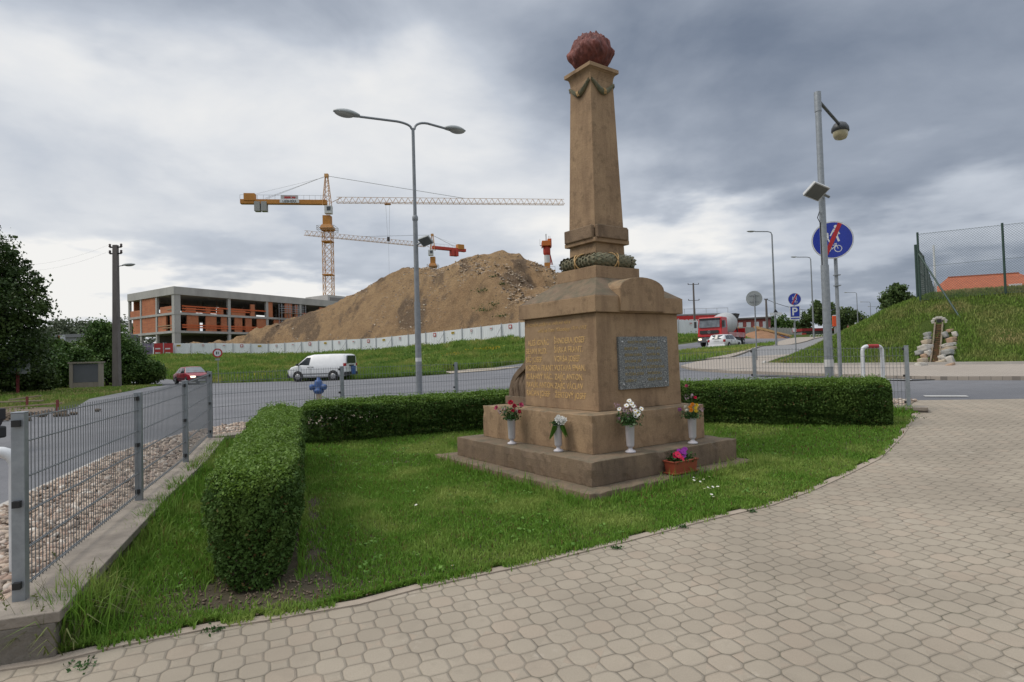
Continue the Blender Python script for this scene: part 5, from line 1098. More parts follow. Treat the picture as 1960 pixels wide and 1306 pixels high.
# right lamp
B0 = V3((5.704, 10.8, 0.444)); rl = empty('street_lamp', B0, label='galvanised lamp post with bowl lantern and white floodlight behind the right hedge', cat='street lamp'); TZ = V3((5.704, 10.8, 6.136)).z-B0.z
MB().tube([(0, 0, -.3), (0, 0, TZ*.45)], [.075, .068], 16).build('lower_pole', M_GALV, rl, fix=False); MB().tube([(0, 0, TZ*.45), (0, 0, TZ-.25)], [.058, .052], 16).build('upper_pole', M_GALV, rl, fix=False)
MB().lathe([(.06, 0), (.06, .36)], 0, 0, TZ-.32, 16).build('cap', M_GALV, rl, fix=False)
E_ = V3((6.919, 12.3, 6.142))-B0; MB().tube([(0, 0, TZ-.10), E_], .028, 10).build('arm', mat('arm_dark', (.07, .08, .085), rough=.6), rl, fix=False)
d = Vector((E_.x, E_.y, 0)).normalized(); b = MB(); b.lathe([(.05, .17), (.12, .13), (.165, .05), (.17, -.02), (.15, -.04)], n=20); o = b.build('lantern', mat('lantern_dark', (.05, .055, .06), rough=.5), rl, fix=False); o.location = E_+d*.10+Vector((0, 0, -.10)); o.scale = (1.25, 1, 1); o.rotation_euler.z = atan2(d.y, d.x)
MB().lathe([(.145, 0), (.14, -.07), (.11, -.13), (.06, -.15)], 0, 0, -.04, 20).build('lamp_bowl', mat('yellowed_bowl', (.45, .40, .27), (.36, .32, .2), 6, .3), o, fix=False)
fl = flood(rl, V3((5.541, 10.7, 4.277))-B0+Vector((-.04, -.1, .03)), radians(200), .36, 38, -14); fl.data.materials[0] = mat('white_metal', (.55, .56, .57))
MB().tube([(-.07, -.03, TZ*.62), (-.12, -.05, TZ*.60), (-.06, -.02, TZ*.585), (-.05, -.02, TZ*.3)], .008, 6).build('cable', M_DARK, rl, fix=False)
MB().lathe([(.078, 0), (.078, .13)], 0, 0, .72, 16).build('sticker', mat('paper_label', (.6, .6, .6)), rl)

M_SBLUE = mat('sign_blue', (.012, .035, .33), (.012, .03, .29), 3, .35); M_SRED = mat('sign_red', (.42, .015, .02), rough=.4); M_SWHT = mat('sign_white', (.68, .69, .70), rough=.4); M_SBACK = mat('sign_back', (.34, .36, .36), (.28, .30, .30), 6, .5, metal=.3)
def shared_path_sign(parent, c, R, yaw):
    """blue disc, end of shared pedestrian and cycle path; face looks along -y of yaw frame"""
    h = bpy.data.objects.new; disc = MB(); disc.disc((0, 0, 0), (0, -1, 0), R, 48, thick=-.0 or .012); o = disc.build('sign_disc', M_SBACK, parent); o.location = c; o.rotation_euler.z = yaw
    MB().disc((0, -.0135, 0), (0, -1, 0), R*.985, 48, thick=.001).build('border', M_SWHT, o); MB().disc((0, -.0155, 0), (0, -1, 0), R*.94, 48, thick=.001).build('blue_field', M_SBLUE, o)
    y = -.0185; w_ = MB()
    def st(a, b_, t): w_.bar((a[0]*R, y, a[1]*R), (b_[0]*R, y, b_[1]*R), t*R, .0015) if False else w_.add(*strip_(a, b_, t))
    def strip_(a, b_, t):
        a, b_ = Vector(a)*R, Vector(b_)*R; d = (b_-a).normalized(); n_ = Vector((-d.y, d.x))*t*R/2
        return [(a.x+n_.x, y, a.y+n_.y), (b_.x+n_.x, y, b_.y+n_.y), (b_.x-n_.x, y, b_.y-n_.y), (a.x-n_.x, y, a.y-n_.y)], [(0, 1, 2, 3)]
    # adult + child
    w_.disc((.17*R, y, .70*R), (0, -1, 0), .085*R, 14); st((.15, .60), (.17, .20), .20); st((.13, .24), (.02, -.10), .10); st((.19, .24), (.30, -.10), .10); st((.22, .56), (.33, .28), .07); st((.08, .56), (-.10, .22), .07)
    w_.disc((-.24*R, y, .34*R), (0, -1, 0), .065*R, 12); st((-.24, .28), (-.24, .06), .13); st((-.26, .10), (-.33, -.10), .07); st((-.22, .10), (-.14, -.10), .07)
    # bicycle
    for cx in (-.27, .25):
        for k in range(20):
            a, a2 = 2*pi*k/20, 2*pi*(k+1)/20; st((cx+.17*cos(a), -.48+.17*sin(a)), (cx+.17*cos(a2), -.48+.17*sin(a2)), .035)
    for a, b_ in (((-.27, -.48), (-.12, -.28)), ((-.12, -.28), (.16, -.28)), ((.16, -.28), (-.02, -.48)), ((-.02, -.48), (-.27, -.48)), ((-.12, -.24), (-.02, -.48)), ((.25, -.48), (.14, -.20)), ((.08, -.2), (.2, -.2)), ((-.18, -.23), (-.07, -.23))): st(a, b_, .035)
    w_.build('pictogram', M_SWHT, o, fix=False)
    y = -.0205; w_ = MB(); st((-.38, -.86), (.38, .86), .20); w_.build('red_bar', M_SRED, o, fix=False); return o
B0 = V3((6.179, 11.3, 0.481)); sg = empty('shared_path_sign', B0, label='large round blue end of shared path sign with red bar, behind the lamp post', cat='road sign'); sc_ = V3((6.122, 11.3, 3.536))-B0
MB().tube([(0, 0, -.3), (0, 0, sc_.z+.3)], .032, 12).build('post', M_GALV, sg, fix=False); shared_path_sign(sg, (sc_.x-.02, -.06, sc_.z), .355, radians(-22))
b = MB()
for z_ in (.62, 1.02): b.box(0, -.02, sc_.z-.36-z_*.5, .10, .09, .02)
b.build('clamp', M_GALV, sg)
B0 = V3((16.127, 34.0, 1.213)); sg = empty('parking_sign', B0, label='small blue round path sign above a square P parking board on one post', cat='road sign'); c1 = V3((16.195, 34.0, 4.337))-B0; c2 = V3((16.193, 34.0, 3.561))-B0
MB().tube([(0, 0, -.3), (0, 0, c1.z+.2)], .03, 10).build('post', M_POLE, sg, fix=False); shared_path_sign(sg, (0, -.06, c1.z), .35, radians(-12))
o = MB().box(0, 0, -.40, .56, .012, .80).build('parking_board', M_SWHT, sg, bevel=.004); o.location = (0, -.06, c2.z); o.rotation_euler.z = radians(-12)
MB().box(0, -.009, -.22, .47, .004, .58).build('blue_panel', M_SBLUE, o); MB().box(0, -.009, -.35, .47, .004, .06).build('blue_stripe', M_SBLUE, o); text('P', .62, 'letter', M_SWHT, o, (-.02, -.013, -.14), (radians(90), 0, 0), .001, 'CENTER', bold=.012)
B0 = V3((11.025, 27.0, 0.957)); sg = empty('round_sign_back', B0, label='round grey sign seen from behind on a thin post', cat='road sign'); c1 = V3((11.114, 27.0, 3.838))-B0
MB().tube([(0, 0, -.3), (0, 0, c1.z+.2)], .03, 10).build('post', M_POLE, sg, fix=False); o = MB().disc((0, 0, 0), (0, -1, 0), .35, 36, thick=.012).build('sign_disc', M_SBACK, sg); o.location = (0, .045, c1.z); o.rotation_euler.z = radians(-12)
b = MB(); b.box(0, -.02, .12, .42, .02, .03); b.box(0, -.02, -.16, .42, .02, .03); b.build('rail', M_POLE, o)
# prohibition sign on the left bank
B0 = V3((-22.748, 46.2, 0.064)); sg = empty('prohibition_sign', B0, label='round white sign with red rim on a thin post near the red car', cat='road sign'); c1 = V3((-22.712, 46.2, 2.449))-B0
MB().tube([(0, 0, -.3), (0, 0, c1.z+.1)], .03, 8).build('post', M_POLE, sg, fix=False); o = MB().disc((0, 0, 0), (0, -1, 0), .35, 36, thick=.012).build('sign_disc', M_SRED, sg); o.location = (0, -.06, c1.z); o.rotation_euler.z = radians(20)
MB().disc((0, -.014, 0), (0, -1, 0), .25, 30, thick=.001).build('white_field', M_SWHT, o); b = MB(); b.box(-.06, -.018, -.11, .09, .002, .22); b.box(.07, -.018, -.09, .06, .002, .18); b.build('pictogram', mat('sign_dark', (.05, .06, .05)), o)
MB().box(0, -.06, c1.z-.56, .36, .012, .14).build('plate', M_SBACK, sg)
# far street lamps
def far_lamp(base_, top, armL, label, sign=None):
    B = V3(base_); h = top[2]-B.z; r = empty('street_lamp', B, label=label, cat='street lamp', group='street lamps along the far road')
    MB().tube([(0, 0, -.3), (0, 0, h*.5), (0, 0, h-.25)], [.10, .075, .055], 10).build('pole', M_POLE, r, fix=False)
    MB().tube([(0, 0, h-.3), (-.08*1, 0, h-.08), (-.35, 0, h), (-armL+.5, 0, h+.03)], .045, 8).build('arm', M_POLE, r, fix=False)
    lamp_head(r, (-armL+.55, 0, h+.02), (-1, 0), .75, .30, .16)
    if sign:
        z_, w_, body = sign; o = MB().box(0, 0, 0, w_, .03, w_*.24).build('sign_plate', M_SWHT, r); o.location = (0, -.12, z_)
        if body: text(body, w_*.17, 'lettering', mat('sign_black', (.03, .03, .03)), o, (0, -.02, w_*.06), (radians(90), 0, 0), .002, 'CENTER'); q = MB().add([(-.2, -.02, w_*.24), (.2, -.02, w_*.24), (0, -.02, w_*.24+.28)], [(0, 1, 2)]).build('arrow', mat('sign_black', (.03, .03, .03)), o, fix=False)
    return r
for (b_, t_, al, lb, sg_) in [((22.084, 50.0, 1.782), (22.084, 50.0, 11.433), 1.9, 'far street lamp carrying the small white arrow plate, nearest of the row', (2.57, 1.02, 'ELI')), ((33.334, 66.0, 2.581), (33.334, 66.0, 11.644), 2.0, 'second nearest lamp of the far row, left of the big blue round sign', None), ((63.758, 110.0, 3.92), (63.758, 110.0, 11.602), 2.1, 'third lamp of the far row with a blank white plate low on its pole', (1.8, 1.3, '')), ((80.62, 134.0, 4.915), (80.62, 134.0, 11.609), 2.1, 'fourth lamp of the far row, small above the embankment edge', None), ((93.027, 152.0, 5.0), (93.027, 152.0, 11.723), 2.1, 'farthest lamp of the row, faint beside the fourth one', None)]: far_lamp(b_, t_, al, lb, sg_)

# ================================================================== BACKGROUND
# ---------------------------------------------------------------- spoil heap
def heapmat():
    m, t = newmat('excavated_earth')
    a = t.noise(t.oc, .07, 6, .6); b = t.noise(t.oc, .6, 7, .7); g = t.noise(t.oc, 5.5, 6, .8); s_ = t.noise(t.map(t.oc, (1, .4, .5), (0, .5, .3)), .22, 6, .65)
    c = t.mix(t.range(a, .35, .65), (.62, .42, .235), (.48, .31, .17)); c = t.mix(t.range(b, .45, .68, 0, .7), c, (.30, .195, .115)); c = t.mix(t.range(s_, .52, .60, 0, .7), c, (.15, .115, .09))
    c = t.mix(t.range(g, .54, .66, 0, .7), c, (.66, .50, .33)); c = t.mix(t.range(g, .34, .46, .75, 0), c, (.13, .085, .05))
    t.put(t.b.inputs['Base Color'], c); t.b.inputs['Roughness'].default_value = .95; t.b.inputs['Specular IOR Level'].default_value = .1
    bn = t.new('ShaderNodeBump'); bn.inputs['Distance'].default_value = 1.0; bn.inputs['Strength'].default_value = 1.0; t.l.new(t.m('ADD', g, b), bn.inputs['Height']); t.l.new(bn.outputs[0], t.b.inputs['Normal'])
    return m
RIDGE = [(-55.75, 109.0, 5.61), (-53.34, 113.0, 6.23), (-51.11, 117.0, 7.71), (-47.4, 118.0, 8.89), (-43.61, 119.0, 10.3), (-39.41, 119.0, 11.53), (-34.92, 118.0, 12.88), (-28.95, 115.0, 14.78), (-25.43, 113.0, 16.35), (-21.05, 111.0, 17.93), (-19.11, 110.0, 18.41), (-16.68, 108.0, 17.76), (-12.65, 106.0, 17.44), (-9.65, 104.0, 18.16), (-6.89, 104.0, 19.0), (-3.68, 104.0, 19.55), (-1.11, 104.0, 20.12), (1.34, 104.0, 19.32), (4.04, 104.0, 17.96), (6.67, 103.0, 16.36), (8.8, 102.0, 14.81), (11.64, 100.0, 12.71), (14.77, 98.0, 10.41), (18.39, 95.0, 7.52), (20.96, 92.0, 5.22)]   # (x, y, z) along the crest
ra = np.array(RIDGE)
hx = np.arange(ra[0, 0]-4, ra[-1, 0]+14, .45); hy_ = np.arange(74, 140, .45); HX, HY = np.meshgrid(hx, hy_, indexing='ij')
rz_ = np.interp(HX, ra[:, 0], ra[:, 2]); ry_ = np.interp(HX, ra[:, 0], ra[:, 1])
nz_ = (fbm(HX, HY, .09, 3)-.5)*3.6+(fbm(HX, HY, .3, 5)-.5)*2.3+(fbm(HX, HY, .9, 6)-.5)*1.1
fall = np.where(HY < ry_, .66, .8); d_ = np.abs(HY-ry_); gul = (np.abs(fbm(HX*1.0, HY*.25, .22, 9)-.5))*5*np.clip(d_/8, 0, 1)
crest_ = (fbm(HX, HY, .8, 31)-.5)*.9+(fbm(HX, HY, 2.0, 33)-.5)*.5
hz_ = rz_+crest_-fall*np.maximum(0, d_-.6)*(1-.12*np.clip(d_/20, 0, 1))+nz_*np.clip(d_/5, .06, 1)-gul*.8+1.2*np.clip(d_/5, 0, 1)
# second shoulder in front of the main crest
for (sx, sy, sz, rr) in ((-4, 93, 12.5, 11), (-16, 97, 11.0, 9), (5.5, 90, 12.5, 8), (-27, 100, 8.5, 8)):
    q = sz-.62*np.maximum(0, np.hypot(HX-sx, (HY-sy)*1.1)-1.5)+nz_*.8; hz_ = np.where(q > hz_, hz_*.35+q*.65, hz_)
gb_ = base(HX, HY); 
front = np.interp(HX, [p[0] for p in [(-60.2, 104.0, 3.37), (-52.64, 106.0, 3.25), (-43.19, 106.0, 2.84), (-32.99, 102.0, 2.96), (-21.58, 95.0, 2.91), (-9.73, 86.0, 3.31), (-1.31, 78.5, 3.64), (3.35, 75.0, 3.77), (14.91, 77.0, 4.11), (25.61, 80.0, 3.38)]], [p[1] for p in [(-60.2, 104.0, 3.37), (-52.64, 106.0, 3.25), (-43.19, 106.0, 2.84), (-32.99, 102.0, 2.96), (-21.58, 95.0, 2.91), (-9.73, 86.0, 3.31), (-1.31, 78.5, 3.64), (3.35, 75.0, 3.77), (14.91, 77.0, 4.11), (25.61, 80.0, 3.38)]])+1.6
hz_ = np.where(HY < front, gb_-.6, np.minimum(hz_, gb_+(HY-front)*1.0+.3)); hz_ = np.maximum(hz_, gb_-.6)
nyy = len(hy_); I, J = np.meshgrid(np.arange(len(hx)-1), np.arange(nyy-1), indexing='ij'); q = (I*nyy+J).ravel(); F = np.stack([q, q+nyy, q+nyy+1, q+1], 1)
hm = (hz_ > gb_-.55); keep = (hm.ravel()[F]).any(1)
heap = npmesh('earth_heap', np.stack([HX, HY, hz_], -1).reshape(-1, 3), 4, F[keep], heapmat()); heap.data.polygons.foreach_set('use_smooth', np.ones(len(heap.data.polygons), bool))
tag(heap, 'huge heap of brown excavated earth and rubble behind the white hoarding', 'earth heap')
def heap_z(x, y): 
    i = np.clip(((x-hx[0])/.45).astype(int), 0, len(hx)-1); j = np.clip(((y-hy_[0])/.45).astype(int), 0, nyy-1); return hz_[i, j]
x = RNG.uniform(-45, 22, 42000); y = RNG.uniform(78, 114, 42000); z = heap_z(x, y); k = (z > base(x, y)+.3) & (fbm(x, y, .14, 21)+RNG.normal(0, .08, len(x)) > .48); x, y, z = x[k], y[k], z[k]
rub = stones('rubble', np.stack([x, y, z], 1), .20, bpy.data.materials['pebbles'], None); m_, t = newmat('rubble_stone'); at = t.new('ShaderNodeAttribute'); at.attribute_name = 'tint'; t.put(t.b.inputs['Base Color'], t.ramp(at.outputs['Fac'], [(0, (.12, .09, .065)), (.4, (.26, .185, .115)), (.8, (.38, .28, .18)), (1, (.52, .45, .36))])); rub.data.materials[0] = m_
tag(rub, 'broken stones scattered over the slope of the earth heap', 'rubble', kind='stuff')
M_WEED = leafmat('weed_leaves', (.05, .11, .02), (.035, .08, .015), rough=.6, trans=.2)
WL_ = ['lower left weed clump of the two big ones on the right flank of the heap', 'largest green weed clump on the right flank of the earth heap', 'weed clump touching the upper right of the largest one on the heap', 'small weed tuft low on the heap nearest the hoarding', 'single round weed tuft highest but one on the right flank of the heap', 'small weed tuft close to the memorial cornice low on the heap', 'topmost tiny weed tuft on the right flank of the heap']
for (px_, nn) in [((-3.79, 90.0, 0.7), 160), ((-2.834, 86.0, 1.1), 260), ((-1.994, 86.0, 0.6), 110), ((-3.966, 84.0, 0.5), 80), ((-1.264, 89.0, 0.35), 50), ((-1.158, 83.0, 0.6), 80), ((-2.485, 92.0, 0.3), 40)]:
    x_, y_, sz = px_; z_ = float(heap_z(np.array([x_]), np.array([y_]))[0]); P = RNG.normal(0, 1, (nn, 3))*np.array([sz, sz*.6, sz*.4]); P[:, 2] = np.abs(P[:, 2]); 
    o = leaves('weed_clump', P, .22, M_WEED); o.location = (x_, y_, z_); tag(o, WL_.pop(0), 'weeds', 'weed clumps on the earth heap')
# ---------------------------------------------------------------- white hoarding
M_HOARD = mat('white_sheet_metal', (.74, .76, .78), (.64, .66, .68), .6, .5, stretch=(1, 1, .2)); M_HPOST = mat('hoarding_post', (.42, .43, .45), rough=.6)
hr = empty('site_hoarding', ([(-60.2, 104.0, 3.37), (-52.64, 106.0, 3.25), (-43.19, 106.0, 2.84), (-32.99, 102.0, 2.96), (-21.58, 95.0, 2.91), (-9.73, 86.0, 3.31), (-1.31, 78.5, 3.64), (3.35, 75.0, 3.77), (14.91, 77.0, 4.11), (25.61, 80.0, 3.38)][0][0], [(-60.2, 104.0, 3.37), (-52.64, 106.0, 3.25), (-43.19, 106.0, 2.84), (-32.99, 102.0, 2.96), (-21.58, 95.0, 2.91), (-9.73, 86.0, 3.31), (-1.31, 78.5, 3.64), (3.35, 75.0, 3.77), (14.91, 77.0, 4.11), (25.61, 80.0, 3.38)][0][1], [(-60.2, 104.0, 3.37), (-52.64, 106.0, 3.25), (-43.19, 106.0, 2.84), (-32.99, 102.0, 2.96), (-21.58, 95.0, 2.91), (-9.73, 86.0, 3.31), (-1.31, 78.5, 3.64), (3.35, 75.0, 3.77), (14.91, 77.0, 4.11), (25.61, 80.0, 3.38)][0][2]), label='long white sheet hoarding with small warning signs at the foot of the heap', cat='hoarding'); h0 = hr.location
hpts = []; 
for (x0, y0, z0), (x1, y1, z1) in zip([(-60.2, 104.0, 3.37), (-52.64, 106.0, 3.25), (-43.19, 106.0, 2.84), (-32.99, 102.0, 2.96), (-21.58, 95.0, 2.91), (-9.73, 86.0, 3.31), (-1.31, 78.5, 3.64), (3.35, 75.0, 3.77), (14.91, 77.0, 4.11), (25.61, 80.0, 3.38)][:-1], [(-60.2, 104.0, 3.37), (-52.64, 106.0, 3.25), (-43.19, 106.0, 2.84), (-32.99, 102.0, 2.96), (-21.58, 95.0, 2.91), (-9.73, 86.0, 3.31), (-1.31, 78.5, 3.64), (3.35, 75.0, 3.77), (14.91, 77.0, 4.11), (25.61, 80.0, 3.38)][1:]):
    L = hypot(x1-x0, y1-y0); k = max(1, round(L/3.4)); hpts += [(x0+(x1-x0)*i/k, y0+(y1-y0)*i/k, z0+(z1-z0)*i/k) for i in range(k)]
hpts.append([(-60.2, 104.0, 3.37), (-52.64, 106.0, 3.25), (-43.19, 106.0, 2.84), (-32.99, 102.0, 2.96), (-21.58, 95.0, 2.91), (-9.73, 86.0, 3.31), (-1.31, 78.5, 3.64), (3.35, 75.0, 3.77), (14.91, 77.0, 4.11), (25.61, 80.0, 3.38)][-1])
M_YS, M_RS = mat('yellow_notice', (.60, .42, .04), rough=.6), mat('red_notice', (.45, .05, .05), rough=.6)
for i, ((x0, y0, z0), (x1, y1, z1)) in enumerate(zip(hpts[:-1], hpts[1:])):
    b = MB(); L = hypot(x1-x0, y1-y0); n = 22; vs = []; dx, dy = (x1-x0)/L, (y1-y0)/L
    for k in range(n+1):
        s_ = L*k/n; o_ = .02 if k % 2 else -.02
        for h in (-.5, 2.2): vs.append((x0+dx*s_-dy*o_-h0.x, y0+dy*s_+dx*o_-h0.y, z0+(z1-z0)*k/n+h-h0.z))
    b.add(vs, [(2*k, 2*k+2, 2*k+3, 2*k+1) for k in range(n)]); pn = b.build('sheet_panel', M_HOARD, hr, fix=False)
    pn.modifiers.new('thick', 'SOLIDIFY').thickness = .01
    b = MB(); b.box(x0-h0.x+dy*.08, y0-h0.y-dx*.08, z0-h0.z-.5, .08, .08, 2.85, atan2(dy, dx))
    if i % 3 == 1: b.bar((x0-h0.x+dy*.1, y0-h0.y-dx*.1, z0-h0.z+1.9), (x0-h0.x+dy*1.2-dx*.6, y0-h0.y-dx*1.2, z0-h0.z-.3), .06)
    b.build('hoarding_post', M_HPOST, hr)
    mx, my, mz2 = (x0+x1)/2-h0.x+dy*.06, (y0+y1)/2-h0.y-dx*.06, (z0+z1)/2-h0.z
    k = i % 4; 
    if k == 0: o = MB().box(0, 0, 0, .62, .02, .30).build('notice', M_YS, hr); MB().box(0, -.014, .10, .46, .006, .10).build('notice_print', M_BLK, o)
    elif k == 1: o = MB().box(0, 0, -.15, .45, .02, .55).build('notice', M_SWHT, hr); q = MB(); pr = [(.15*cos(a), -.016, .16+.15*sin(a)) for a in np.linspace(0, 2*pi, 15)]; q.tube(pr, .028, 5); q.build('notice_print', M_RS, o)
    elif k == 2: o = MB().box(0, 0, 0, .50, .02, .34).build('notice', M_SWHT, hr); MB().box(0, -.014, .12, .36, .006, .10).build('notice_print', M_RS, o)
    else: o = MB().box(0, 0, -.12, .52, .02, .52).build('notice', M_RS, hr); MB().disc((0, -.014, .14), (0, -1, 0), .17, 14, thick=.003).build('notice_print', M_SWHT, o)
    o.location = (mx, my, mz2+1.65); o.rotation_euler.z = atan2(dy, dx)
# red banners at the left end
for k, (A_, B_, m1) in enumerate([((-60.417, 103.6, 3.0709999999999997), (-58.809, 103.8, 3.0309999999999997), 0), ((-62.138, 103.6, 3.12), (-60.533, 103.8, 3.0789999999999997), 1), ((-64.131, 103.6, 3.176), (-62.349, 103.8, 3.1310000000000002), 2)]):
    A_, B_ = V3(A_), V3(B_); r = empty('banner', A_, atan2(B_.y-A_.y, B_.x-A_.x), label=['red banner nearest the building corner column', 'red banner in the middle of the three banners', 'dark purple and white picture banner left of the red ones'][k], cat='banner'); L = (Vector((B_.x, B_.y))-Vector((A_.x, A_.y))).length
    MB().box(L/2, 0, 0, L-.15, .05, 2.5).build('cloth', mat('banner_red', (.42, .03, .03), rough=.6) if k < 2 else mat('banner_dark', (.05, .03, .09), (.35, .30, .38), 1.3, .6), r); b = MB()
    for x_ in (.04, L-.04): b.box(x_, 0, -.8, .08, .08, 3.4)
    b.build('post', M_HPOST, r)
    if k < 2:
        for q in range(2): MB().box(L*.42, -.032, 1.45-q*.75, L*.5, .006, .22).build('print', M_SWHT, r)
# ---------------------------------------------------------------- building shell
bc = (-64.909, 115.0, 16.986); bl = (-80.702, 125.7, 16.802); br = (-45.375, 150.7, 16.777); bz = 3.0
M_BC = mat('raw_concrete', (.42, .41, .39), (.32, .31, .295), .5, .9, stretch=(1, 1, .4)); M_BCD = mat('raw_concrete_shaded', (.20, .19, .18), rough=.9)  # second one: darker copy of the concrete, interior shade put into its colour
def brickmat():
    m, t = newmat('hollow_brick'); b_ = t.new('ShaderNodeTexBrick'); g = t.new('ShaderNodeSeparateXYZ'); t.l.new(t.oc, g.inputs[0]); cx = t.new('ShaderNodeCombineXYZ'); t.put(cx.inputs[0], t.m('ADD', g.outputs[0], g.outputs[1])); t.put(cx.inputs[1], g.outputs[2]); t.l.new(cx.outputs[0], b_.inputs['Vector'])
    for k_, v_ in (('Color1', (.46, .15, .065, 1)), ('Color2', (.36, .11, .05, 1)), ('Mortar', (.26, .14, .09, 1))): b_.inputs[k_].default_value = v_
    b_.inputs['Scale'].default_value = 1; b_.inputs['Brick Width'].default_value = .5; b_.inputs['Row Height'].default_value = .25; b_.inputs['Mortar Size'].default_value = .02
    n = t.noise(t.oc, .6, 5); t.put(t.b.inputs['Base Color'], t.mix(t.range(n, .4, .7, 0, .5), b_.outputs[0], (.52, .21, .10))); t.b.inputs['Roughness'].default_value = .9; return m
M_BRK = brickmat(); M_RAIL = mat('orange_rail', (.55, .12, .035), rough=.7); M_PLANK = mat('site_plank', (.38, .27, .16), (.28, .2, .12), 3, .9)
bd = empty('building_shell', (bc[0], bc[1], bz), label='unfinished concrete and orange brick building of three storeys behind the hoarding', cat='building')
U = Vector((br[0]-bc[0], br[1]-bc[1], 0)); LU = U.length; U.normalize(); W_ = Vector((bl[0]-bc[0], bl[1]-bc[1], 0)); LW = W_.length; W_.normalize(); LU += 12
def bw(u, w_, z): return U*u+W_*w_+Vector((0, 0, z-bz))
def bblock(b, u0, u1, w0, w1, z0, z1): 
    return b.hexa([bw(u0, w0, z0), bw(u1, w0, z0), bw(u1, w1, z0), bw(u0, w1, z0), bw(u0, w0, z1), bw(u1, w0, z1), bw(u1, w1, z1), bw(u0, w1, z1)])
FL = [16.986, 15.46, 11.785, 8.237]  # slab tops: roof parapet top, roof underside, floor 2, floor 1, ground
for k, (z0, z1, nm) in enumerate(((FL[1], FL[0], 'roof_slab'), (FL[2]-.22, FL[2]+.22, 'floor_slab'), (FL[3]-.22, FL[3]+.22, 'floor_slab'), (bz-.4, bz+.3, 'ground_slab'))):
    bblock(MB(), -.06 if k else -.12, LU, -.06 if k else -.12, LW, z0, z1).build(nm, M_BC, bd)
cu = [0, .22*LU, .40*LU, .58*LU, .77*LU, LU-.7]; cw = [0, LW*.36, LW*.70, LW-.55]
colz = [(bz+.3, FL[3]-.22), (FL[3]+.22, FL[2]-.22), (FL[2]+.22, FL[1])]
for zi, (z0, z1) in enumerate(colz):
    b = MB(); bblock(b, 0, 1.25, 0, 1.0, z0, z1); b.build('corner_column', M_BC, bd)
    for u in cu[1:]: bblock(MB(), u, u+.62, .02, .6, z0, z1).build('column', M_BC, bd); bblock(MB(), u, u+.6, LW-.6, LW-.02, z0, z1).build('column', M_BC, bd)
    for w__ in cw[1:]: bblock(MB(), .02, .5, w__, w__+.55, z0, z1).build('column', M_BC, bd)
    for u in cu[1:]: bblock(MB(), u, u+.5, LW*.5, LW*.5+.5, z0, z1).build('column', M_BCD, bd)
def bpier(u0, u1, z0, z1, name='brick_pier'): bblock(MB(), u0*LU, u1*LU, .12, .45, z0, z1).build(name, M_BRK, bd)
z2a, z2b = colz[2]; z1a, z1b = colz[1]; z0a, z0b = colz[0]
for (a, c, h) in [(.045, .085, .30), (.125, .145, .4), (.175, .20, .4), (.235, .30, .38), (.325, .345, .75), (.405, .435, 1.0), (.50, .54, 1.0), (.555, .57, .95), (.60, .62, .38), (.70, .735, .9), (.78, .80, .4), (.86, .90, .35)]: bpier(a, c, z2a, z2a+(z2b-z2a)*h, 'brick_pier' if h > .7 else 'brick_parapet')
for (a, c) in [(.05, .095), (.125, .17), (.19, .215), (.25, .285), (.30, .33), (.355, .41), (.44, .475), (.50, .54), (.62, .66), (.72, .76), (.84, .88)]: bpier(a, c, z1a, z1b)
b = MB()
for (z_, a, c) in [(z2a+1.15, .03, .40), (z2a+.65, .03, .19), (z2a+.1, .03, .19), (z2a+.65, .22, .32), (z2a+.1, .58, .95), (z2a+.65, .58, .95), (z2a+1.15, .58, .95), (z1a+.55, .03, .40), (z1a+1.0, .03, .40), (z1a+1.0, .55, .9)]: bblock(b, a*LU, c*LU, .05, .12, z_, z_+.26)
b.build('guard_rail', M_RAIL, bd); b = MB()
for (z_, a, c) in [(z1a+.55, .0, .2), (z1a+1.0, .0, .30), (z2a+.55, .0, .1)]: bblock(b, .05, .10, a*LW+1, c*LW+1, z_, z_+.16)
b.build('guard_rail', M_PLANK, bd)
# left face infill
for (a, c, zz0, zz1) in [(.385, .69, z2a, z2b), (.05, .30, z2a, z2a+1.3), (.72, .96, z2a, z2a+1.3), (.385, .69, z1a, z1b), (.72, .90, z1a, z1b), (.18, .345, z1a, z1b), (.06, .10, z1a, z1b)]:
    bblock(MB(), .12, .45, a*LW, c*LW, zz0, zz1).build('brick_wall', M_BRK, bd)
# interior cores and partial back walls keep the depth dark, with gaps where the sky shows through
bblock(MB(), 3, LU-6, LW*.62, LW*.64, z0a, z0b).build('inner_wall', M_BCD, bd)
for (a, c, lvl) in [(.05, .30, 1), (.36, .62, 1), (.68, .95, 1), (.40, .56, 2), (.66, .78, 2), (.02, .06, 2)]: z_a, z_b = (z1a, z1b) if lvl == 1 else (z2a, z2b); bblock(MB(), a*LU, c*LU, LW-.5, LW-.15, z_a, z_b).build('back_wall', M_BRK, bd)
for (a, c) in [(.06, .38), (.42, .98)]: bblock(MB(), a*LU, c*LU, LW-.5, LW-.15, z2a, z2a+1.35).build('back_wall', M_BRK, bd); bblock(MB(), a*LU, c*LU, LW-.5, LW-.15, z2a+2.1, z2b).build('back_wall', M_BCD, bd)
b = MB()
for k in range(26):
    u = random.uniform(.03, .95)*LU; w__ = random.uniform(.1, .55)*LW; lv = colz[random.choice((1, 2))]; a_, c_ = bw(u, w__, lv[0]), bw(u, w__, lv[1]); b.bar(a_, c_, .09)
b.build('props', mat('prop_steel', (.30, .20, .15)), bd)
bblock(MB(), LU*.80, LU*1.15, 3, 12, FL[0], FL[0]+1.9).build('roof_box', M_BC, bd); bblock(MB(), LU*.815, LU*1.13, 2.9, 3.05, FL[0]+.3, FL[0]+1.3).build('roof_box_shade_panel', M_BCD, bd)  # the opening is a solid panel, its shade painted in dark concrete
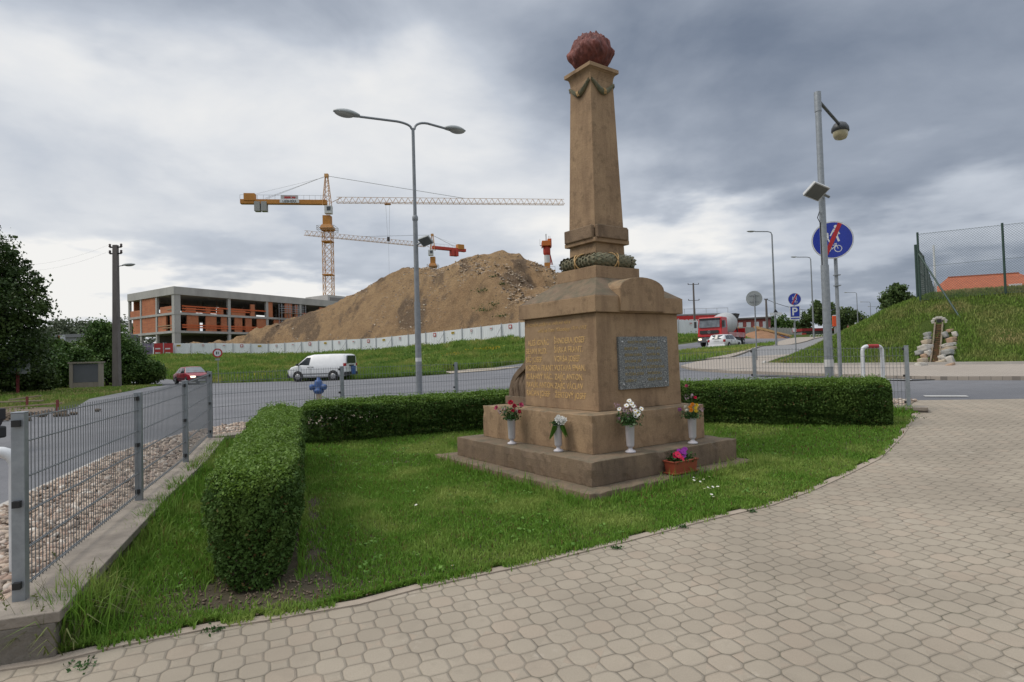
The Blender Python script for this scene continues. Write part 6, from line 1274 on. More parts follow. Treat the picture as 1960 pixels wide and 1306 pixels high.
# scaffolding tower standing against the long face
sf = empty('scaffolding', (bc[0]+U.x*.45*LU-W_.x*1.2, bc[1]+U.y*.45*LU-W_.y*1.2, bz), label='grey scaffolding tower against the front of the unfinished building', cat='scaffolding'); b = MB(); pl_ = MB(); S_ = lambda u, w__, z: U*u-W_*w__+Vector((0, 0, z))
for u in (0, 2.3, 4.6, 6.9):
    for w__ in (0, 1.0): b.bar(S_(u, w__, 0), S_(u, w__, 12.0), .10)
for z_ in (2, 4, 6, 8, 10, 11):
    for w__ in (0, 1.0): b.bar(S_(0, w__, z_), S_(6.9, w__, z_), .08); b.bar(S_(0, w__, z_+.5), S_(6.9, w__, z_+.5), .05)
    pl_.bar(S_(0, .5, z_-.05), S_(6.9, .5, z_-.05), 1.0, .06) if z_ % 4 == 2 else None
for k, (z_) in enumerate((2, 4, 6, 8)): b.bar(S_(0 if k % 2 else 6.9, 1.0, z_), S_(6.9 if k % 2 else 0, 1.0, z_+2), .06)
b.build('tubes', mat('scaffold_tube', (.30, .31, .33), rough=.5), sf); pl_.build('decks', M_PLANK, sf)
# ---------------------------------------------------------------- tower cranes
M_CY = mat('crane_yellow', (.50, .215, .035), (.42, .17, .03), .6, .6); M_CG = mat('crane_pale', (.60, .33, .12), (.50, .25, .09), .6, .6); M_CR = mat('crane_red', (.50, .05, .03), rough=.6); M_CW = mat('crane_white', (.60, .60, .60), rough=.5); M_CGREY = mat('crane_counterweight', (.34, .34, .33), rough=.85)
def lattice(b, a, c, w_, bays, th, tri=False, diag=None):
    a, c = Vector(a), Vector(c); d = (c-a); L = d.length; d.normalize(); up = Vector((0, 0, 1)) if abs(d.z) < .9 else Vector((1, 0, 0)); x = d.cross(up).normalized(); y = x.cross(d).normalized()
    if tri: cs = [(-w_/2, 0), (w_/2, 0), (0, w_*1.05)]
    else: cs = [(-w_/2, -w_/2), (w_/2, -w_/2), (w_/2, w_/2), (-w_/2, w_/2)]
    P = lambda k, t: a+d*(L*t)+x*cs[k][0]+y*cs[k][1]; n = len(cs)
    for k in range(n): b.bar(P(k, 0), P(k, 1), th*1.5)
    for i in range(bays):
        t0, t1 = i/bays, (i+1)/bays; tm = (t0+t1)/2
        for k in range(n):
            k2 = (k+1) % n
            if tri and k > 0: top, bot = (2, 1) if k == 1 else (2, 0); b.bar(P(bot, t0), P(top, tm), th); b.bar(P(top, tm), P(bot, t1), th)
            elif tri: b.bar(P(0, t0), P(1, t0), th); b.bar(P(0, t0), P(1, t1), th)
            else: b.bar(P(k, t0), P(k2, t1), th); b.bar(P(k2, t0), P(k, t1), th) if diag else None; b.bar(P(k, t0), P(k2, t0), th*.8)
    return b
def crane(base_, zj, ztop, tip, cnt, label, mw_=2.1, s=1.0, banner=None, jibc=None, redcw=False):
    B = V3(base_); r = empty('tower_crane', B, label=label, cat='crane'); hj = zj-B.z; ht = ztop-B.z; T_p = V3(tip)-B; C_p = V3(cnt)-B; T_p.z = C_p.z = hj; dt = Vector((T_p.x, T_p.y, 0)).normalized(); dc = -dt; C_p = dc*Vector((C_p.x, C_p.y, 0)).length+Vector((0, 0, hj))
    lattice(MB(), (0, 0, 0), (0, 0, hj-6.3*s), mw_, int((hj-6*s)/(mw_*.95)), .085*s, diag=True).build('mast', M_CG, r, fix=False)
    b = MB()
    z_ = 4
    while z_ < hj-8: b.box(0, 0, z_, mw_*1.12, mw_*1.12, .25*s); z_ += 8.4*s
    b.build('mast_joints', M_CY, r)
    b = MB(); b.box(0, 0, hj-7.2*s, mw_*1.15, mw_*1.15, .5*s, top=1.25); b.box(0, 0, hj-6.7*s, mw_*1.45, mw_*1.45, 1.0*s, top=.7); b.box(0, 0, hj-5.7*s, mw_*.85, mw_*.85, 2.3*s); b.build('slewing_ring', M_CY, r)
    b = MB(); q = mw_*.95
    for sx, sy, ex, ey in ((-1, -1, 1, -1), (1, -1, 1, 1), (1, 1, -1, 1), (-1, 1, -1, -1)):
        for zz3 in (hj-7.2*s, hj-6.2*s, hj-6.7*s): b.bar((sx*q, sy*q, zz3), (ex*q, ey*q, zz3), .07*s)
        b.bar((sx*q, sy*q, hj-7.2*s), (sx*q, sy*q, hj-6.2*s), .07*s)
    b.build('platform', M_CGREY, r)
    cb = MB().box(0, 0, 0, 1.7*s, 1.5*s, 2.0*s).build('cab', M_CW, r, bevel=.05); cb.location = dt*(.6*s)+Vector((0, -.9*s, hj-3.1*s)); MB().box(.25*s, -.78*s, .7*s, .95*s, .03, 1.0*s).build('window', M_GLASS, cb)
    a = MB()
    for sx, sy in ((-1, -1), (1, -1), (1, 1), (-1, 1)): a.bar((sx*mw_*.42, sy*mw_*.42, hj-1), (sx*.28*s, sy*.28*s, ht), .14*s)
    nb = 6
    for k in range(nb):
        t0, t1 = k/nb, (k+1)/nb; w0, w1 = mw_*.42*(1-t0)+.28*s*t0, mw_*.42*(1-t1)+.28*s*t1; z0, z1 = hj-1+(ht-hj+1)*t0, hj-1+(ht-hj+1)*t1
        for (sx, sy, ex, ey) in ((-1, -1, 1, -1), (1, -1, 1, 1), (1, 1, -1, 1), (-1, 1, -1, -1)): a.bar((sx*w0, sy*w0, z0), (ex*w1, ey*w1, z1), .07*s); a.bar((sx*w1, sy*w1, z1), (ex*w1, ey*w1, z1), .06*s)
    a.box(0, 0, ht-.4, .9*s, .9*s, .8*s); a.build('tower_head', M_CG, r, fix=False)
    jb = MB(); st_ = dt*1.2+Vector((0, 0, hj)); L = (T_p-st_).length; lattice(jb, st_+dt*1.6, T_p, 1.35*s, int(L/(1.55*s)), .06*s, tri=True); jb.bar(st_, st_+dt*3.2+Vector((0, 0, 1.35*s)), .12*s); jb.build('jib', jibc or mat('jib_paint', (.58, .40, .24), (.50, .30, .16), .6, .6), r, fix=False)
    c = MB(); yb = .55*s; x_ = dt.cross(Vector((0, 0, 1)))
    c.bar(dc*0+Vector((0, 0, hj)), C_p, 1.3*s, 1.1*s); c.build('counter_jib', M_CR if redcw else M_CY, r, bevel=.05); c = MB(); n = int(C_p.xy.length/1.6)
    for k in range(n+1):
        p = dc*(C_p.xy.length*k/n)+Vector((0, 0, hj+.5*s))+x_*.62*s; c.bar(p, p+Vector((0, 0, 1.1*s)), .05*s)
    c.bar(Vector((0, 0, hj+1.6*s))+x_*.62*s, C_p+Vector((0, 0, 1.6*s))+x_*.62*s, .05*s); c.build('handrail', M_CGREY, r, fix=False)
    LC = C_p.xy.length; rot = atan2(dc.y, dc.x)
    o = MB().box(0, 0, 0, 2.6*s, 1.7*s, 1.8*s).build('winch_house', M_CY, r, bevel=.05); o.location = dc*(LC-2.2*s)+Vector((0, 0, hj+.2*s)); o.rotation_euler.z = rot
    for k in range(2): o = MB().box(0, 0, -2.2*s, 1.35*s, 1.6*s, 2.4*s).build('counterweight', M_CR if redcw else M_CGREY, r, bevel=.05); o.location = dc*(LC-(4.0+1.6*k)*s)+Vector((0, 0, hj-.2*s)); o.rotation_euler.z = rot
    t = MB(); t.bar((0, 0, ht), st_+dt*(L*.56)+Vector((0, 0, 1.4*s)), .09*s)
    for w__ in (-.4, .4): t.bar((0, 0, ht), dc*(LC*.72)+Vector((0, 0, hj+.8*s))+x_*w__*s, .05*s)
    t.bar((0, 0, ht-.3), dc*(LC*.9)+Vector((0, 0, hj+1.6*s)), .035*s); t.build('tie_rods', M_CGREY, r, fix=False)
    return r, dt, dc, hj, L
c1, dt, dc, hj, L = crane(*((-54.859, 180.0, 3.5), 49.87, 58.027, (17.976, 190.44, 49.842), (-79.674, 179.16, 49.88)), 'big yellow tower crane above the building with its long jib reaching right', 2.64, 1.2)
rt = atan2(dt.y, dt.x); side_ = Vector((0, 0, 0))-dt.cross(Vector((0, 0, 1)))*(-1)
o = MB().box(0, 0, 0, 4.8, .06, 1.1).build('name_board', mat('board_grey', (.50, .47, .46)), c1); o.location = dc*10.6+Vector((0, -.9, hj+.74)); o.rotation_euler.z = rt
MB().box(-.55, -.04, .15, 1.9, .02, .62).build('red_panel', M_RS, o); MB().box(1.2, -.04, .2, 1.1, .02, .5).build('red_panel', M_RS, o)
o = MB().box(0, 0, -.45, 5.6, .05, .95).build('name_board', M_SWHT, c1); o.location = dc*10.6+Vector((0, -.95, hj+.05)); o.rotation_euler.z = rt; text('LIEBHERR', .95, 'lettering', M_BLK, o, (0, -.035, -.32), (radians(90), 0, 0), .005, 'CENTER', bold=.02)
b = MB(); tr = dt*(18.02)+Vector((0, 0, hj)); b.box(tr.x, tr.y, hj-.5, 1.8, 1.2, .35); b.build('trolley', M_CY, c1)
b = MB(); b.bar(tr+Vector((-.6, 0, -.4)), tr+Vector((-.25, 0, -10.6)), .05); b.bar(tr+Vector((.6, 0, -.4)), tr+Vector((.25, 0, -10.6)), .05); b.bar(tr+Vector((0, 0, -11.5)), tr+Vector((0, 0, -24)), .04); b.build('hoist_rope', M_CGREY, c1); b = MB(); b.box(tr.x, tr.y, hj-11.8, .75, .5, 1.3); b.build('hook_block', mat('hook_dark', (.06, .05, .05)), c1)
crane(*((-25.793, 200, 3.5), 39.039, 43.274, (-60.068, 174.8, 39.077), (-17.927, 210.2, 39.025)), 'smaller distant tower crane with red counterweight and jib reaching left', 1.9, .95, redcw=True)
# third crane, seen end on
B = V3((11.279, 180, 3.5)); r = empty('tower_crane', B, label='orange, white and red crane top seen end on above the right slope of the heap', cat='crane'); H3 = 36.21-B.z
lattice(MB(), (0, 0, 0), (0, 0, H3-9.4), 1.9, 14, .08, diag=True).build('mast', M_CG, r, fix=False)
b = MB(); b.box(0, 0, H3-9.4, 2.2, 2.2, .9, top=1.15); b.box(0, 0, H3-8.5, 1.7, 1.7, 1.9); b.box(0, 0, H3-9.3, 4.6, 4.2, .15); b.build('slewing_ring', M_CY, r)
b = MB()
for sx in (-2.2, -.75, .75, 2.2): b.bar((sx, -2, H3-9.2), (sx, -2, H3-8.0), .1)
b.bar((-2.2, -2, H3-8.0), (2.2, -2, H3-8.0), .08); b.build('platform', M_CGREY, r)
MB().lathe([(.85, 0), (.85, 2.3)], 0, 0, H3-6.6, 16).build('tower_section', M_CW, r); MB().lathe([(.75, 0), (1.1, .5), (1.1, 2.4), (.85, 2.9)], 0, 0, H3-4.3, 16).build('counterweight', M_CR, r)
b = MB(); b.box(-.15, 0, H3-1.6, 2.6, 3.5, 1.5); b.box(.75, 0, H3-.4, .9, 2, 1.0); b.build('winch_house', mat('crane_orange', (.60, .16, .03)), r, bevel=.05); b = MB(); b.box(1.25, 0, H3-1.9, .35, 3, 2.4); b.box(-1.35, 0, H3-1.9, .3, 3, 1.6); b.build('side_plate', M_CR, r)
b = MB(); b.bar((-.1, 0, H3), (-.1, 0, H3+2.2), .25); b.bar((.7, 0, H3+.4), (.7, 0, H3+1.6), .1); b.bar((1.1, 0, H3+.4), (1.1, 0, H3+1.6), .1); b.bar((-2.0, 0, H3-1.3), (-.9, 0, H3-1.3), .2); b.bar((-2.0, 0, H3-1.3), (-2.0, 0, H3+.6), .08); b.build('antenna', M_CGREY, r)
b = MB(); lattice(b, (0, 2, H3-1.2), (4, 40, H3-1.2), 1.3, 24, .07, tri=True); b.build('jib', M_CR, r, fix=False)

# ---------------------------------------------------------------- utility poles
M_PC = mat('pole_concrete', (.17, .15, .14), (.115, .10, .095), 2.5, .9, stretch=(2, 2, .5))
def upole(base_, top_z, w0, w1, label, armrows=((.35, .55),), lamp=False):
    B = V3(base_); h = top_z-B.z; r = empty('utility_pole', B, label=label, cat='utility pole'); b = MB()
    b.box(0, 0, -.3, w0, w0*.8, h+.3, top=w1/w0); b.build('pole', M_PC, r, bevel=.02)
    b = MB(); ins = MB()
    for dz2, hw in armrows:
        b.bar((-hw, 0, h-dz2), (hw, 0, h-dz2), .08)
        for sx in (-hw, hw): ins.lathe([(.05, 0), (.09, .06), (.06, .12), (.08, .2), (.03, .24)], sx, 0, h-dz2, 8)
    b.build('crossarm', M_DARK, r); ins.build('insulator', mat('insulator_brown', (.05, .03, .025), rough=.3), r, fix=False)
    if lamp:
        MB().tube([(0, 0, h-1.50), (.3, 0, h-1.42), (.5, 0, h-1.40)], .03, 8).build('arm', M_POLE, r, fix=False); lamp_head(r, (.45, 0, h-1.40), (1, 0), .85, .32, .22)
    return r
upole((-26.472, 40.0, 0.198), 9.78, .44, .30, 'dark concrete utility pole with a street lantern in front of the shrubs', ((.15, .38), (.58, .38)), True)
upole((31.581, 103.0, 3.237), 13.39, .34, .24, 'thin concrete utility pole with one crossarm behind the red lorry', ((.25, .9), (3.0, .9)))
upole((53.437, 125.0, 4.329), 12.21, .50, .30, 'short thick grey pole left of the parking sign', ((.2, .3),))
b = MB()
for dz2, dx2 in ((.05, -.38), (-.4, -.38)):
    A = V3((-26.472, 40.0, 0.198))+Vector((dx2, 0, 9.78-(-26.472, 40.0, 0.198)[2]+dz2)); E2 = A+Vector((-22, 10, 2.5)); pts = [A+(E2-A)*t+Vector((0, 0, -1.6*4*t*(1-t))) for t in np.linspace(0, 1, 14)]; b.tube(pts, .004, 4)
tag(b.build('overhead_wire', mat('old_wire', (.4, .41, .43)), fix=False), 'pair of thin overhead wires running left from the dark utility pole', 'wire')
A = V3((53.437, 125.0, 4.329))+Vector((.2, 0, 12.21-(53.437, 125.0, 4.329)[2]-.2)); E2 = A+Vector((26, 18, -.6)); b = MB(); b.tube([A+(E2-A)*t+Vector((0, 0, -4*1.6*t*(1-t))) for t in np.linspace(0, 1, 16)], .05, 4); tag(b.build('overhead_cable', M_DARK, fix=False), 'sagging dark cable leading right from the short grey pole', 'wire')

# ---------------------------------------------------------------- trees and shrubs
M_T1 = leafmat('dark_tree_leaves', (.05, .085, .02), (.03, .058, .015), (.08, .12, .03), rough=.5, trans=.2, nscale=.5)
M_T2 = leafmat('shrub_leaves', (.08, .15, .03), (.045, .095, .022), (.13, .20, .045), rough=.55, trans=.2, nscale=.6)
M_T3 = leafmat('hazed_tree_leaves', (.14, .17, .11), (.105, .13, .085), (.18, .20, .14), rough=.8, trans=.15, nscale=.15)  # distance haze is mixed into this greyed, pale leaf colour
M_T4 = leafmat('mid_tree_leaves', (.085, .135, .035), (.055, .09, .028), (.13, .17, .06), rough=.6, trans=.2, nscale=.4)
M_BARK = mat('bark', (.09, .07, .05), (.05, .04, .03), 6, .95)
def tree(name, base_, h, blobs, n, size, m, label, cat, group=None, trunk=True, low=.25, r0=None):
    """blobs: ellipsoids (dx, dy, z, rx, ry, rz) relative to the base; foliage gathers in leaf clumps on their outsides"""
    B = V3(base_); r = empty(name, B, label=label, cat=cat, group=group); vol = np.array([b_[3]*b_[4]*b_[5] for b_ in blobs])**.67; vol = vol/vol.sum(); out = []
    for bl_, v_ in zip(blobs, vol):
        k = max(6, int(n*.8*v_/34)); d = RNG.normal(size=(k, 3)); d /= np.linalg.norm(d, axis=1, keepdims=True); rad = RNG.uniform(.45, 1.05, k)**.6; c = np.array(bl_[:3])+d*rad[:, None]*np.array(bl_[3:])
        sg = (.105*np.mean(bl_[3:])+size*.35)*RNG.uniform(.5, 1.5, (k, 1, 1)); q = (c[:, None, :]+RNG.normal(size=(k, 34, 3))*sg*np.array([1, 1, .7])).reshape(-1, 3); out.append(q)
    P = np.concatenate(out); P = P[P[:, 2] > low*.3]; leaves('crown', P, size, m, r, aspect=.75)
    if trunk:
        b = MB(); r0 = r0 or h*.02; zt = h*.45; b.tube([(0, 0, -.3), (r0*.3, 0, zt*.5), (0, r0*.4, zt)], [r0*1.3, r0, r0*.75], 9)
        for bl_ in blobs: c = Vector(bl_[:3]); b.tube([(0, 0, zt*random.uniform(.5, .95)), c*.55+Vector((0, 0, c.z*.1)), c], [r0*.55, r0*.35, r0*.1], 6)
        b.build('trunk', M_BARK, r, fix=False)
    return r
for a in [('leafy_tree', (-29.672, 32.0, 0.17), 9.73, [(0.0, 0.0, 5.35, 2.92, 2.92, 3.4), (1.17, 0.0, 7.3, 1.65, 1.95, 1.95), (2.92, -0.19, 4.86, 1.56, 1.95, 1.56), (2.14, 0.0, 2.92, 1.95, 1.95, 1.75), (0.49, 0.97, 2.43, 2.92, 2.92, 1.95), (3.5, 0.0, 6.03, 0.68, 0.97, 0.88), (-2.92, 0.0, 4.86, 2.92, 2.92, 3.4), (3.79, 0.0, 4.28, 0.68, 0.97, 0.68), (2.72, 0.0, 7.2, 0.68, 0.97, 0.78)], 60000, 0.17, 1, 'big dark leafy tree cut off by the left edge of the photo', 'tree', None), ('shrub', (-32.468, 41.0, 0.14), 3.3, [(0.0, 0.0, 1.82, 1.19, 1.16, 1.39), (0.99, 0.0, 1.39, 0.92, 0.99, 1.12), (-0.99, 0.0, 1.32, 0.99, 0.99, 1.09), (0.26, -0.33, 2.64, 0.66, 0.66, 0.66)], 20000, 0.17, 2, 'dark shrub mass between the big tree and the brick framed board', 'shrub', 'shrubs along the road verge'), ('shrub', (-34.18, 45.0, 0.14), 3.73, [(0.0, 0.0, 2.05, 1.34, 1.3, 1.56), (1.12, 0.0, 1.56, 1.04, 1.12, 1.27), (-1.12, 0.0, 1.49, 1.12, 1.12, 1.23), (0.3, -0.37, 2.98, 0.75, 0.75, 0.75)], 16000, 0.17, 2, 'dark green shrub just left of the grey building', 'shrub', 'shrubs along the road verge'), ('shrub', (-31.235, 43.0, 0.13), 2.95, [(0.0, 0.0, 1.62, 1.06, 1.03, 1.24), (0.89, 0.0, 1.24, 0.83, 0.89, 1.0), (-0.89, 0.0, 1.18, 0.89, 0.89, 0.97), (0.24, -0.3, 2.36, 0.59, 0.59, 0.59)], 16000, 0.17, 2, 'shrub behind the brick framed board, lowest of the row', 'shrub', 'shrubs along the road verge'), ('shrub', (-31.204, 46.0, 0.11), 5.15, [(0.0, 0.0, 3.09, 1.44, 1.55, 1.96), (1.34, 0.0, 1.96, 1.34, 1.55, 1.7), (-1.24, 0.0, 2.16, 1.24, 1.55, 1.55), (-0.1, -0.52, 4.33, 0.62, 1.03, 0.72)], 30000, 0.17, 2, 'tallest bright shrub around the utility pole', 'shrub', 'shrubs along the road verge'), ('shrub', (-30.465, 48.0, 0.11), 2.74, [(0.0, 0.0, 1.37, 1.37, 1.09, 1.23), (1.37, 0.0, 0.96, 1.09, 0.82, 0.9), (-1.09, 0.0, 1.23, 1.09, 0.82, 1.09)], 18000, 0.17, 2, 'rounded shrub at the right end of the row beside the road', 'shrub', 'shrubs along the road verge'), ('shrub', (-30.081, 36.0, 0.18), 1.97, [(0.0, 0.0, 0.98, 1.18, 0.79, 0.89), (1.57, 0.0, 0.79, 0.98, 0.59, 0.79), (-1.57, 0.0, 0.98, 1.18, 0.79, 0.89)], 16000, 0.16, 1, 'dark low shrub behind the poster board at the left edge', 'shrub', 'shrubs along the road verge'), ('distant_tree', (-144.596, 190.0, 2.58), 15.24, [(0.0, 0.0, 9.45, 5.18, 4.57, 4.88), (4.27, 0.0, 7.62, 3.96, 4.57, 4.27), (-4.57, 0.0, 7.93, 4.27, 4.57, 4.57)], 5000, 0.8, 3, 'pale distant tree, left one behind the grey building', 'tree', 'pale distant trees at the left'), ('distant_tree', (-140.444, 190.0, 2.58), 16.13, [(0.0, 0.0, 10.0, 5.48, 4.84, 5.16), (4.52, 0.0, 8.06, 4.19, 4.84, 4.52), (-4.84, 0.0, 8.39, 4.52, 4.84, 4.84)], 5000, 0.8, 3, 'pale distant tree with the highest top left of the pole', 'tree', 'pale distant trees at the left'), ('distant_tree', (-135.462, 190.0, 2.58), 14.65, [(0.0, 0.0, 9.08, 4.98, 4.4, 4.69), (4.1, 0.0, 7.33, 3.81, 4.4, 4.1), (-4.4, 0.0, 7.62, 4.1, 4.4, 4.4)], 5000, 0.8, 3, 'pale distant tree above the right end of the grey building', 'tree', 'pale distant trees at the left'), ('distant_tree', (-130.314, 190.0, 2.58), 13.51, [(0.0, 0.0, 8.37, 4.59, 4.05, 4.32), (3.78, 0.0, 6.75, 3.51, 4.05, 3.78), (-4.05, 0.0, 7.02, 3.78, 4.05, 4.05)], 5000, 0.8, 3, 'pale distant tree just left of the tallest shrub', 'tree', 'pale distant trees at the left'), ('distant_tree', (-122.674, 190.0, 2.58), 14.96, [(0.0, 0.0, 9.27, 5.09, 4.49, 4.79), (4.19, 0.0, 7.48, 3.89, 4.49, 4.19), (-4.49, 0.0, 7.78, 4.19, 4.49, 4.49)], 5000, 0.8, 3, 'pale distant tree showing between the pole and the building shell', 'tree', 'pale distant trees at the left'), ('distant_tree', (-149.246, 190.0, 2.58), 13.38, [(0.0, 0.0, 8.29, 4.55, 4.01, 4.28), (3.75, 0.0, 6.69, 3.48, 4.01, 3.75), (-4.01, 0.0, 6.96, 3.75, 4.01, 4.01)], 5000, 0.8, 3, 'pale distant tree mostly behind the big left tree', 'tree', 'pale distant trees at the left'), ('park_tree', (38.432, 60.0, 3.58), 4.38, [(0.0, 0.0, 2.72, 0.96, 0.88, 1.05), (0.44, 0.0, 3.59, 0.57, 0.66, 0.7), (0.96, 0.0, 2.41, 0.88, 0.88, 0.88), (-0.61, 0.0, 2.19, 0.61, 0.66, 0.7), (1.84, 0.0, 1.84, 1.31, 1.1, 0.96), (0.0, 0.0, 1.53, 0.88, 0.88, 0.66)], 12000, 0.26, 4, 'round topped tree rising behind the edge of the embankment', 'tree', None), ('bushy_tree', (46.868, 70.0, 4.15), 2.87, [(0.0, 0.0, 1.72, 1.15, 0.86, 1.0), (1.43, 0.0, 1.58, 1.43, 0.86, 1.0), (-0.86, 0.0, 1.43, 0.86, 0.86, 0.86)], 6000, 0.3, 1, 'dark bush behind the embankment crest left of the court fence', 'tree', None), ('street_tree', (61.692, 118.0, 4.18), 7.73, [(-0.39, 0.0, 5.79, 1.24, 1.55, 1.55), (-1.7, 0.0, 4.79, 1.08, 1.55, 1.24), (-2.32, 0.0, 3.48, 0.93, 1.55, 0.93), (0.77, 0.0, 4.64, 1.55, 1.55, 1.7), (0.0, 0.0, 3.09, 1.7, 1.55, 1.08)], 6500, 0.42, 4, 'airy tree above the kiosk left of the lamp post', 'tree', None), ('street_tree', (68.702, 122.0, 4.54), 5.55, [(0.0, 0.0, 3.66, 2.0, 1.66, 1.66), (1.66, 0.0, 2.33, 1.78, 1.66, 1.89), (-1.66, 0.0, 2.77, 1.44, 1.66, 2.0), (0.55, 0.0, 1.66, 2.77, 1.66, 1.39)], 9000, 0.42, 4, 'broad dark tree behind the two near poles', 'tree', None), ('street_tree', (82.633, 140.0, 4.96), 2.98, [(0.0, 0.0, 1.79, 1.49, 0.89, 1.07), (1.79, 0.0, 1.34, 1.49, 0.89, 1.07)], 5000, 0.45, 1, 'low dark tree at the end of the path beside the embankment', 'tree', None), ('street_tree', (99.318, 160.0, 5.07), 1.41, [(0.0, 0.0, 0.85, 0.99, 0.42, 0.51), (-0.99, 0.0, 0.71, 0.85, 0.42, 0.51)], 4000, 0.5, 1, 'farthest low tree line piece touching the embankment edge', 'tree', None), ('conifer', (62.787, 128.0, 4.6), 4.71, [(0.0, 0.0, 4.01, 0.42, 0.47, 0.66), (0.0, 0.0, 2.92, 0.8, 0.94, 0.75), (0.09, 0.0, 1.89, 1.18, 0.94, 0.85), (0.0, 0.0, 0.94, 1.41, 1.18, 0.75)], 5000, 0.35, 1, 'small dark conifer between the parking sign and the kiosk', 'tree', None), ('bush', (65.32, 160.0, 5.09), 4.59, [(0.0, 0.0, 2.75, 1.86, 1.38, 1.74), (1.65, 0.0, 2.07, 1.45, 1.38, 1.84), (-1.65, 0.0, 2.07, 1.45, 1.38, 1.84)], 4500, 0.45, 2, 'bush behind the pale fence left of the short pole', 'bush', 'bushes behind the prefabricated fence'), ('bush', (69.657, 160.0, 5.09), 5.31, [(0.0, 0.0, 3.18, 1.91, 1.59, 2.02), (1.7, 0.0, 2.39, 1.49, 1.59, 2.12), (-1.7, 0.0, 2.39, 1.49, 1.59, 2.12)], 4500, 0.45, 2, 'bush behind the pale fence right of the short pole', 'bush', 'bushes behind the prefabricated fence'), ('bush', (73.015, 160.0, 5.09), 5.63, [(0.0, 0.0, 3.38, 1.9, 1.69, 2.14), (1.69, 0.0, 2.53, 1.48, 1.69, 2.25), (-1.69, 0.0, 2.53, 1.48, 1.69, 2.25)], 4500, 0.45, 2, 'tallest bush behind the white arrow plate', 'bush', 'bushes behind the prefabricated fence'), ('bush', (75.533, 160.0, 5.09), 4.02, [(0.0, 0.0, 2.41, 1.45, 1.21, 1.53), (1.29, 0.0, 1.81, 1.13, 1.21, 1.61), (-1.29, 0.0, 1.81, 1.13, 1.21, 1.61)], 4500, 0.45, 2, 'bush behind the parking board', 'bush', 'bushes behind the prefabricated fence')]: tree(*a[:2], a[2], a[3], a[4], a[5], {1: M_T1, 2: M_T2, 3: M_T3, 4: M_T4}[a[6]], a[7], a[8], a[9] if len(a) > 9 else None)

# ---------------------------------------------------------------- left side odds and ends
nb = empty('notice_board', (-28.497, 40.0, 0.182), radians(12), label='grey panel set in a pale brick frame in front of the dark shrubs', cat='notice board')
b = MB(); 
M_PB = blockmat('pale_brick', .3, .12, 0, (.36, .32, .27), (.27, .23, .19), (.16, .14, .12))
b.box(-.86, 0, -.2, .2, .32, 1.9); b.box(.86, 0, -.2, .2, .32, 1.9); b.box(0, 0, -.2, 1.52, .30, .62); b.box(0, 0, 1.70, 2.1, .36, .10); b.build('brick_frame', M_PB, nb); MB().box(0, -.05, .44, 1.5, .1, 1.22).build('panel', mat('grey_panel', (.15, .155, .17), (.12, .125, .14), 1.2, .6), nb)
bb = empty('billboard', (-27.315, 33.0, 0.2), radians(25), label='white edged poster board on a red post half hidden by the big tree', cat='sign board'); MB().box(0, 0, .0, .12, .12, 1.3).build('post', mat('post_red', (.16, .02, .02)), bb); MB().box(-.2, 0, 1.15, 1.5, .06, 1.4).build('board', mat('board_white', (.48, .50, .52)), bb); MB().box(-.25, -.035, 1.3, 1.15, .01, 1.1).build('poster', mat('poster', (.12, .2, .3), (.4, .42, .40), 2, .6), bb)
gb2 = empty('grey_building', (-66.756, 96.0, 2.89), radians(-8), label='low flat grey building showing between the shrubs at the left', cat='building'); MB().box(0, 0, -3, 7.6, 8, 6.6).build('wall', mat('grey_cladding', (.25, .255, .265), (.21, .215, .225), 1, .7), gb2); MB().box(0, 0, 3.55, 7.9, 8.4, .5).build('parapet', mat('grey_parapet', (.16, .165, .18)), gb2)
rs = empty('red_shop_sign', (-60.295, 80, 4.48), 0, label='upright red and white sign in front of the low grey building', cat='sign'); MB().box(0, 0, -.8, .9, .12, 2.4).build('board', mat('board_white', (.48, .50, .52)), rs); MB().box(-.32, -.07, -.8, .3, .02, 2.4).build('red_stripe', M_RS, rs)
b = MB()
for q in range(3): b.box(.14, -.07, .9-q*.45, .36, .02, .16)
b.build('red_mark', M_RS, rs); MB().box(0, 0, -4, .12, .12, 3.4).build('post', M_DARK, rs)
# roadworks leftovers at the far left kerb
for k, (p, L, rz, el_) in enumerate([((-18.95, 22.61), 2.2, 0.1, 0.05), ((-16.88, 20.31), 3.0, 0.05, 0.0), ((-18.99, 23.29), 1.0, 0.5, 0.15)]):
    o = MB().box(0, 0, 0, L, .12, .05).build('plank', mat('old_plank', (.30, .24, .17), (.2, .15, .1), 4, .9), bevel=.005); o.location = (p[0], p[1], gz(p[0], p[1])+.10+el_); o.rotation_euler = (0, radians(-3)*k, rz); tag(o, ['weathered plank lying farthest from the road on the dug up ground', 'weathered plank lying nearest the road on the dug up ground', 'short weathered plank end beside the dug up ground'][k], 'plank')
for k, p in enumerate([(-13.92, 18.28), (-17.17, 21.14)]):
    r = empty('barrier_stake', (p[0], p[1], gz(p[0], p[1])), label=['dark red stake at the right end of the dug up ground', 'dark red stake standing behind the planks'][k], cat='stake'); MB().box(0, 0, -.2, .06, .05, .62).build('stake', mat('stake_red', (.18, .035, .03)), r)
P = np.stack([RNG.normal(-17, 1.6, 900), RNG.normal(16.6, .9, 900), np.zeros(900)], 1); P[:, 2] = ground(P[:, 0], P[:, 1])+.06+np.exp(-((P[:, 0]+17)/1.6)**2-((P[:, 1]-16.6)/.8)**2)*.18
stones('clods', P, .10, bpy.data.materials['dirt'], 'low spread of reddish soil clods beside the road at the far left')

